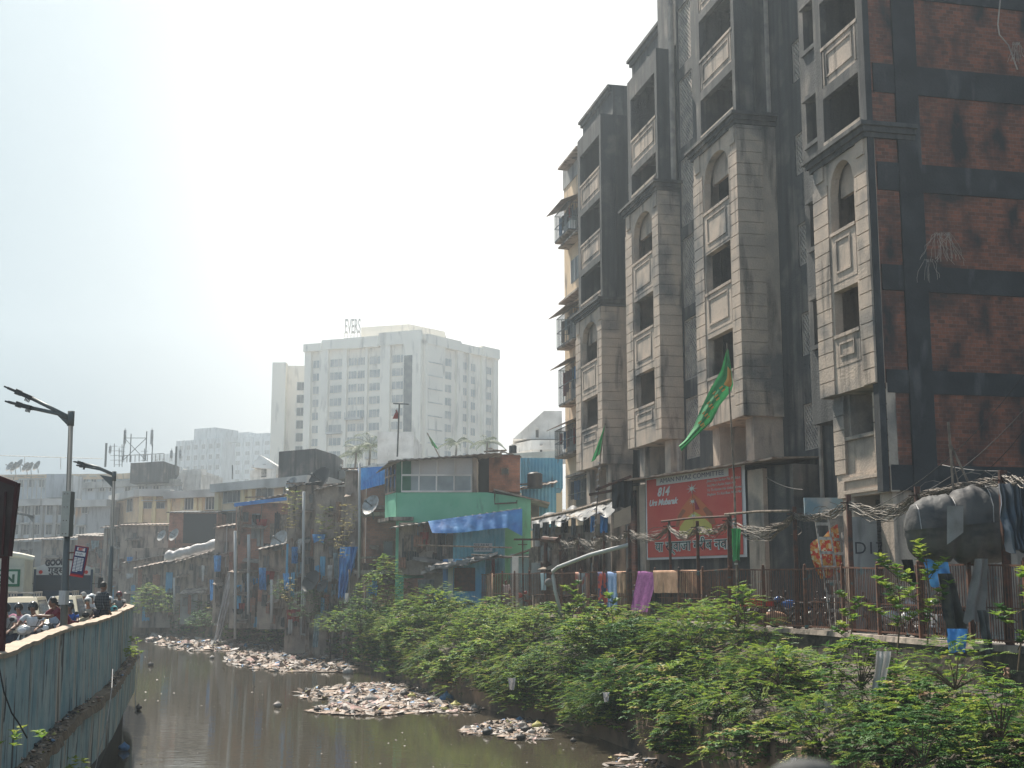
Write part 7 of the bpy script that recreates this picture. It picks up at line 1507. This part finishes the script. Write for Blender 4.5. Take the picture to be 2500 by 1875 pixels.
# cars (faces the camera)
def car(label, u0, u1, d, col, zr, rack=True, wid=None):
    t = thing("car", label, "car", group="cars queuing on the road"); L_, R_ = PX(u0, 1460, d), PX(u1, 1460, d); w = R_ - L_; cx = (L_ + R_) / 2; zr += ROADZ
    def sec(y, z0, z1, inset): return [(L_ + inset, y, z0), (R_ - inset, y, z0), (R_ - inset, y, z1), (L_ + inset, y, z1)]
    m = MB(); hz_ = ROADZ + 1.05
    prof = [(d, ROADZ + .35, hz_ - .25, .08), (d + .5, ROADZ + .3, hz_ - .08, .02), (d + 1.1, ROADZ + .3, hz_, 0), (d + 4.2, ROADZ + .3, hz_, 0), (d + 4.5, ROADZ + .35, hz_ - .1, .06)]
    rings = [sec(*p) for p in prof]; m.add([q for r_ in rings for q in r_], [(i*4+k, i*4+(k+1) % 4, (i+1)*4+(k+1) % 4, (i+1)*4+k) for i in range(4) for k in range(4)] + [(3, 2, 1, 0), (16, 17, 18, 19)])
    m.hexa([(L_ + .04, d + 1.1, hz_ - .01), (R_ - .04, d + 1.1, hz_ - .01), (R_ - .04, d + 4.2, hz_ - .01), (L_ + .04, d + 4.2, hz_ - .01)], [(L_ + .22, d + 1.75, zr), (R_ - .22, d + 1.75, zr), (R_ - .22, d + 4.0, zr), (L_ + .22, d + 4.0, zr)]); m.build("body", col, t)
    m = MB(); m.hexa([(L_ + .12, d + 1.13, hz_ + .04), (R_ - .12, d + 1.13, hz_ + .04), (R_ - .12, d + 1.2, hz_ + .04), (L_ + .12, d + 1.2, hz_ + .04)], [(L_ + .29, d + 1.68, zr - .07), (R_ - .29, d + 1.68, zr - .07), (R_ - .29, d + 1.8, zr - .07), (L_ + .29, d + 1.8, zr - .07)]); m.build("windscreen", m_wind, t)
    for sg, x in ((-1, L_), (1, R_)):
        m = MB(); m.hexa([(x - sg * .045 + sg * .01, d + 1.4, hz_ + .05), (x - sg * .045 + sg * .01, d + 4.0, hz_ + .05), (x - sg * .06, d + 4, hz_ + .05), (x - sg * .06, d + 1.4, hz_ + .05)], [(x - sg * .2 + sg * .01, d + 1.9, zr - .08), (x - sg * .2 + sg * .01, d + 3.8, zr - .08), (x - sg * .215, d + 3.8, zr - .08), (x - sg * .215, d + 1.9, zr - .08)]); m.build("side_window", m_wind, t)
        m = MB(); m.ball((x + sg * .12, d + 1.4, hz_ + .1), .11, 8, 6, (1, .5, .8)); m.build("wing_mirror", m_black, t)
        m = MB(); m.ball((x - sg * .25, d + .06, hz_ - .38), .13, 8, 6, (1.2, .5, .8)); m.build("headlight", m_lens, t)
        for yy in (.8, 3.6): m = MB(); m.tube([(x - sg * .2, d + yy, ROADZ + .33), (x + sg * .01, d + yy, ROADZ + .33)], .33, 14); m.build("wheel", m_tyre, t)
    m = MB(); m.box(cx - .45, cx + .45, d - .02, d + .02, hz_ - .5, hz_ - .33); m.build("grille", m_black, t)
    if rack:
        m = MB()
        for sg in (-1, 1): m.bar((cx + sg * (w/2 - .32), d + 1.9, zr + .14), (cx + sg * (w/2 - .32), d + 3.9, zr + .14), .03)
        for k in range(4): m.bar((L_ + .3, d + 2 + k * .6, zr + .12), (R_ - .3, d + 2 + k * .6, zr + .12), .03); m.bar((L_ + .32, d + 2 + k * .6, zr), (L_ + .32, d + 2 + k * .6, zr + .14), .03); m.bar((R_ - .32, d + 2 + k * .6, zr), (R_ - .32, d + 2 + k * .6, zr + .14), .03)
        m.build("roof_rack", m_steel, t)
    R_ = Matrix.Rotation(.24, 3, 'Z'); c_ = Vector((cx, d, 0)); t.rotation_euler = (0, 0, .24); t.location = c_ - R_ @ c_
m_carC = mat("cream_car_paint", (.58, .50, .36), rough=.3, spec=.5, fine=.03); m_carW = mat("white_car_paint", (.62, .63, .64), rough=.3, spec=.5, fine=.03)
car("cream car with roof rack at the left edge of the road", -34, 88, 34.5, m_carC, 1.66); car("cream car with roof rack behind the lamp post", 100, 188, 36, m_carC, 1.68); car("white car half hidden behind the riders near the wall", 178, 240, 46, m_carW, 1.6, False)
car("white car farther back in the queue under the truck", 100, 165, 52, m_carW, 1.5, False)
# riders
def rider(lb, u, d, top, helm, col, sc=1., scooter=True, rz=0., pilot=None, blb=""):
    loc = Vector((PX(u, 1500, d), d, ROADZ)); bike("scooter" if scooter else "motorbike", blb, col, scooter, loc, rz, "two-wheelers on the road"); person(lb, loc, rz, 'ride', top, K_NAVY, helmet=helm, scale=sc, sleeve=.4)
    if pilot: person(pilot[0], loc + Matrix.Rotation(rz, 3, 'Z') @ Vector((0, .42, 0)), rz, 'pillion', pilot[1], K_NAVY, helmet=pilot[2], hair='short', scale=sc)
rider("man in white shirt and dark helmet riding the silver scooter", 78, 32, K_WHITE, m_helm, m_bksil, blb="silver scooter ridden by the man in white shirt, front facing")
rider("rider in pink mask and black helmet at the left", 43, 35, K_PINK, m_helm, m_bkwht, .95, blb="pale scooter of the rider with pink mask")
rider("rider in light blue shirt with backpack straps behind the woman", 131, 33.8, K_BLUE, m_helm, m_bkblk, 1.02, blb="dark scooter of the light-blue-shirt rider", pilot=None)
rider("helmeted rider at the very left edge behind the board post", 10, 30.5, K_GREY, m_helm, m_bkwht, 1.0, blb="pale scooter at the very left edge")
rider("man in royal blue shirt seated behind the woman in maroon", 168, 36.5, K_ROYAL, m_helm, m_bkblk, .95, blb="dark motorbike of the man in royal blue", scooter=False)
rider("rider in grey shirt and white helmet near the wall bend", 212, 41, K_GREY, m_helmw, m_bkblk, 1.0, scooter=False, blb="dark motorbike of the grey-shirt rider", pilot=("pillion passenger in white helmet behind the grey-shirt rider", K_WHITE, m_helmw))
rider("rider in teal shirt with white helmet beside the plaid-shirt man", 264, 43.5, K_TEAL, m_helmw, m_bkblu, 1.0, blb="blue scooter of the teal-shirt rider")
rider("distant rider in dark jacket and maroon helmet coming round the bend", 288, 55, K_GREY, mat("maroon_helmet", (.15, .03, .04), rough=.3, fine=0), m_bkblk, 1.05, scooter=False, blb="motorbike with bright headlight at the wall's end")
person("second helmeted rider in pink behind the man in white shirt", (PX(62, 1480, 37), 37, ROADZ), 0, 'ride', K_PINK, K_NAVY, helmet=m_helm, scale=1.0)
PVZ = ROADZ + .18
def swing(t, c, a):              # turn a finished thing about its own front centre
    R_ = Matrix.Rotation(a, 3, 'Z'); c = Vector((c[0], c[1], 0)); t.rotation_euler = (0, 0, a); t.location = c - R_ @ c
def WD(u, off):
    return min((abs(PX(u, 1480, d) - (pl(WALLP, d) + off)), d) for d in [24 + k * .1 for k in range(280)])[1]
dw, dp, dg_, dc_ = WD(146, -.55), WD(247, -.3), WD(216, -.95), WD(229, -.75)
person("woman in maroon sari leaning on the blue wall", (PX(148, 1500, dw), dw, PVZ), -.9, 'lean', K_MAROON, K_MAROON, hair='bun', skirt=True, scale=1.03, look=-.7)
person("tall man in dark plaid shirt standing at the wall with his back turned", (PX(249, 1480, dp), dp, PVZ), 2.5, 'stand', K_PLAID, K_NAVY, scale=1.12, sleeve=1)
person("grey-haired bearded man bending beside the plaid-shirt man", (PX(218, 1480, dg_), dg_, PVZ), -1.3, 'lean', clothmat("cream_shirt", (.42, .38, .3)), K_KHAKI, hair='grey', scale=1.05, sleeve=1, look=-.3)
person("child in brown held between the bearded man and the plaid-shirt man", (PX(229, 1480, dc_), dc_, PVZ + .35), -.5, 'stand', clothmat("brown_top", (.14, .06, .05)), K_KHAKI, scale=.66)
# ropes and rubbish on the blue wall
for pts, r, mt, lb in (([(275, 1634, 33), (273, 1680, 32), (262, 1760, 31.5), (243, 1830, 31.4), (230, 1890, 31.3)], .011, m_wpl, "long white rope hanging from the wall ledge"), ([(336, 1560, 49), (337, 1620, 48.5), (333, 1665, 48.4), (330, 1700, 48.4), (332, 1740, 48.4)], .015, m_wpl, "white rope at the far end of the blue wall"), ([(-4, 1620, 17.9), (10, 1690, 17.9), (28, 1740, 18.0), (45, 1765, 18.1), (66, 1802, 18.2)], .012, m_black, "black cable curving down the near part of the blue wall")):
    m = MB(); m.tube([P(*q) for q in pts], r, 5); tag(m.build("rope" if "rope" in lb else "cable", mt), lb, "rope" if "rope" in lb else "cable")
m = MB(); random.seed(5)
for k in range(900):
    i = random.randrange(4, len(WP) - 8); d = (WP[i+1] - WP[i-1]).normalized(); nn = Vector((d.y, -d.x, 0)); q = WP[i].lerp(WP[i+1], random.random())
    if noise.noise(Vector((i * .07, 2, 0))) < -.25: continue
    m.mat = random.choices(range(7), (6, 22, 2, 22, 2, 40, 2))[0]; scrap(m, q + nn * random.uniform(.1, .4) + Vector((0, 0, -1.31 + random.uniform(0, .06))), random.uniform(.03, .10), .5)
tag(m.build("ledge_litter", RUB), "dirt and litter lying along the wall ledge", "litter", kind="stuff")
for i, (u, v, dd, n, lb) in enumerate(((322, 1590, 46, 40, "small weed on the ledge at the far end of the blue wall"), (53, 1790, 18.1, 10, "tiny weed by the black cable"), (175, 1868, 27.5, 26, "weed leaves at the foot of the near blue wall"), (326, 1565, 50, 20, "weed below the wall's end over the water"))):
    m = MB(); c = P(u, v, dd)
    for k in range(n): rosette(m, c + Vector((random.uniform(-.3, .3), random.uniform(-.3, .3), random.uniform(-.2, .15))), Vector((0, -.3, 1)), .12, .035, 5)
    tag(m.build("weed_plant", m_leafA), lb, "weeds", "weeds on the blue wall")
m = MB(); m.tube([P(0, 1112, 230), P(250, 1120, 230)], .07, 4); [m.tube([P(u, 1114 + u * .03, 230), P(u, 1146, 230)], .06, 4) for u in (60, 148)]; tag(m.build("roof_wire_rail", m_steel), "thin rail line above the long grey roof", "railing")
m = MB(); c = P(1965, 1895, 1.35); m.ball(c, .022, 16, 12, (1.7, 1, .8)); m.tube([c - Vector((0, 0, .01)), c - Vector((0, 0, .5))], .015, 10); tag(m.build("railing_knob", m_dark, None, True), "out-of-focus grey knob at the bottom edge", "railing knob")
# ---------------------------------------------------------------- haze
hz = MB().box(-420, 420, -12, 640, -6.2, 130).build("haze", [])
hm = bpy.data.materials.new("haze"); hm.use_nodes = True; hn = hm.node_tree; hn.nodes.clear()
ho = hn.nodes.new("ShaderNodeOutputMaterial"); hv = hn.nodes.new("ShaderNodeVolumePrincipled")
hv.inputs["Color"].default_value = (.80, .91, 1, 1); hv.inputs["Density"].default_value = .00098; hv.inputs["Anisotropy"].default_value = .58
hn.links.new(hv.outputs[0], ho.inputs["Volume"]); hz.data.materials.append(hm); tag(hz, kind="stuff")
hm.cycles.homogeneous_volume = True
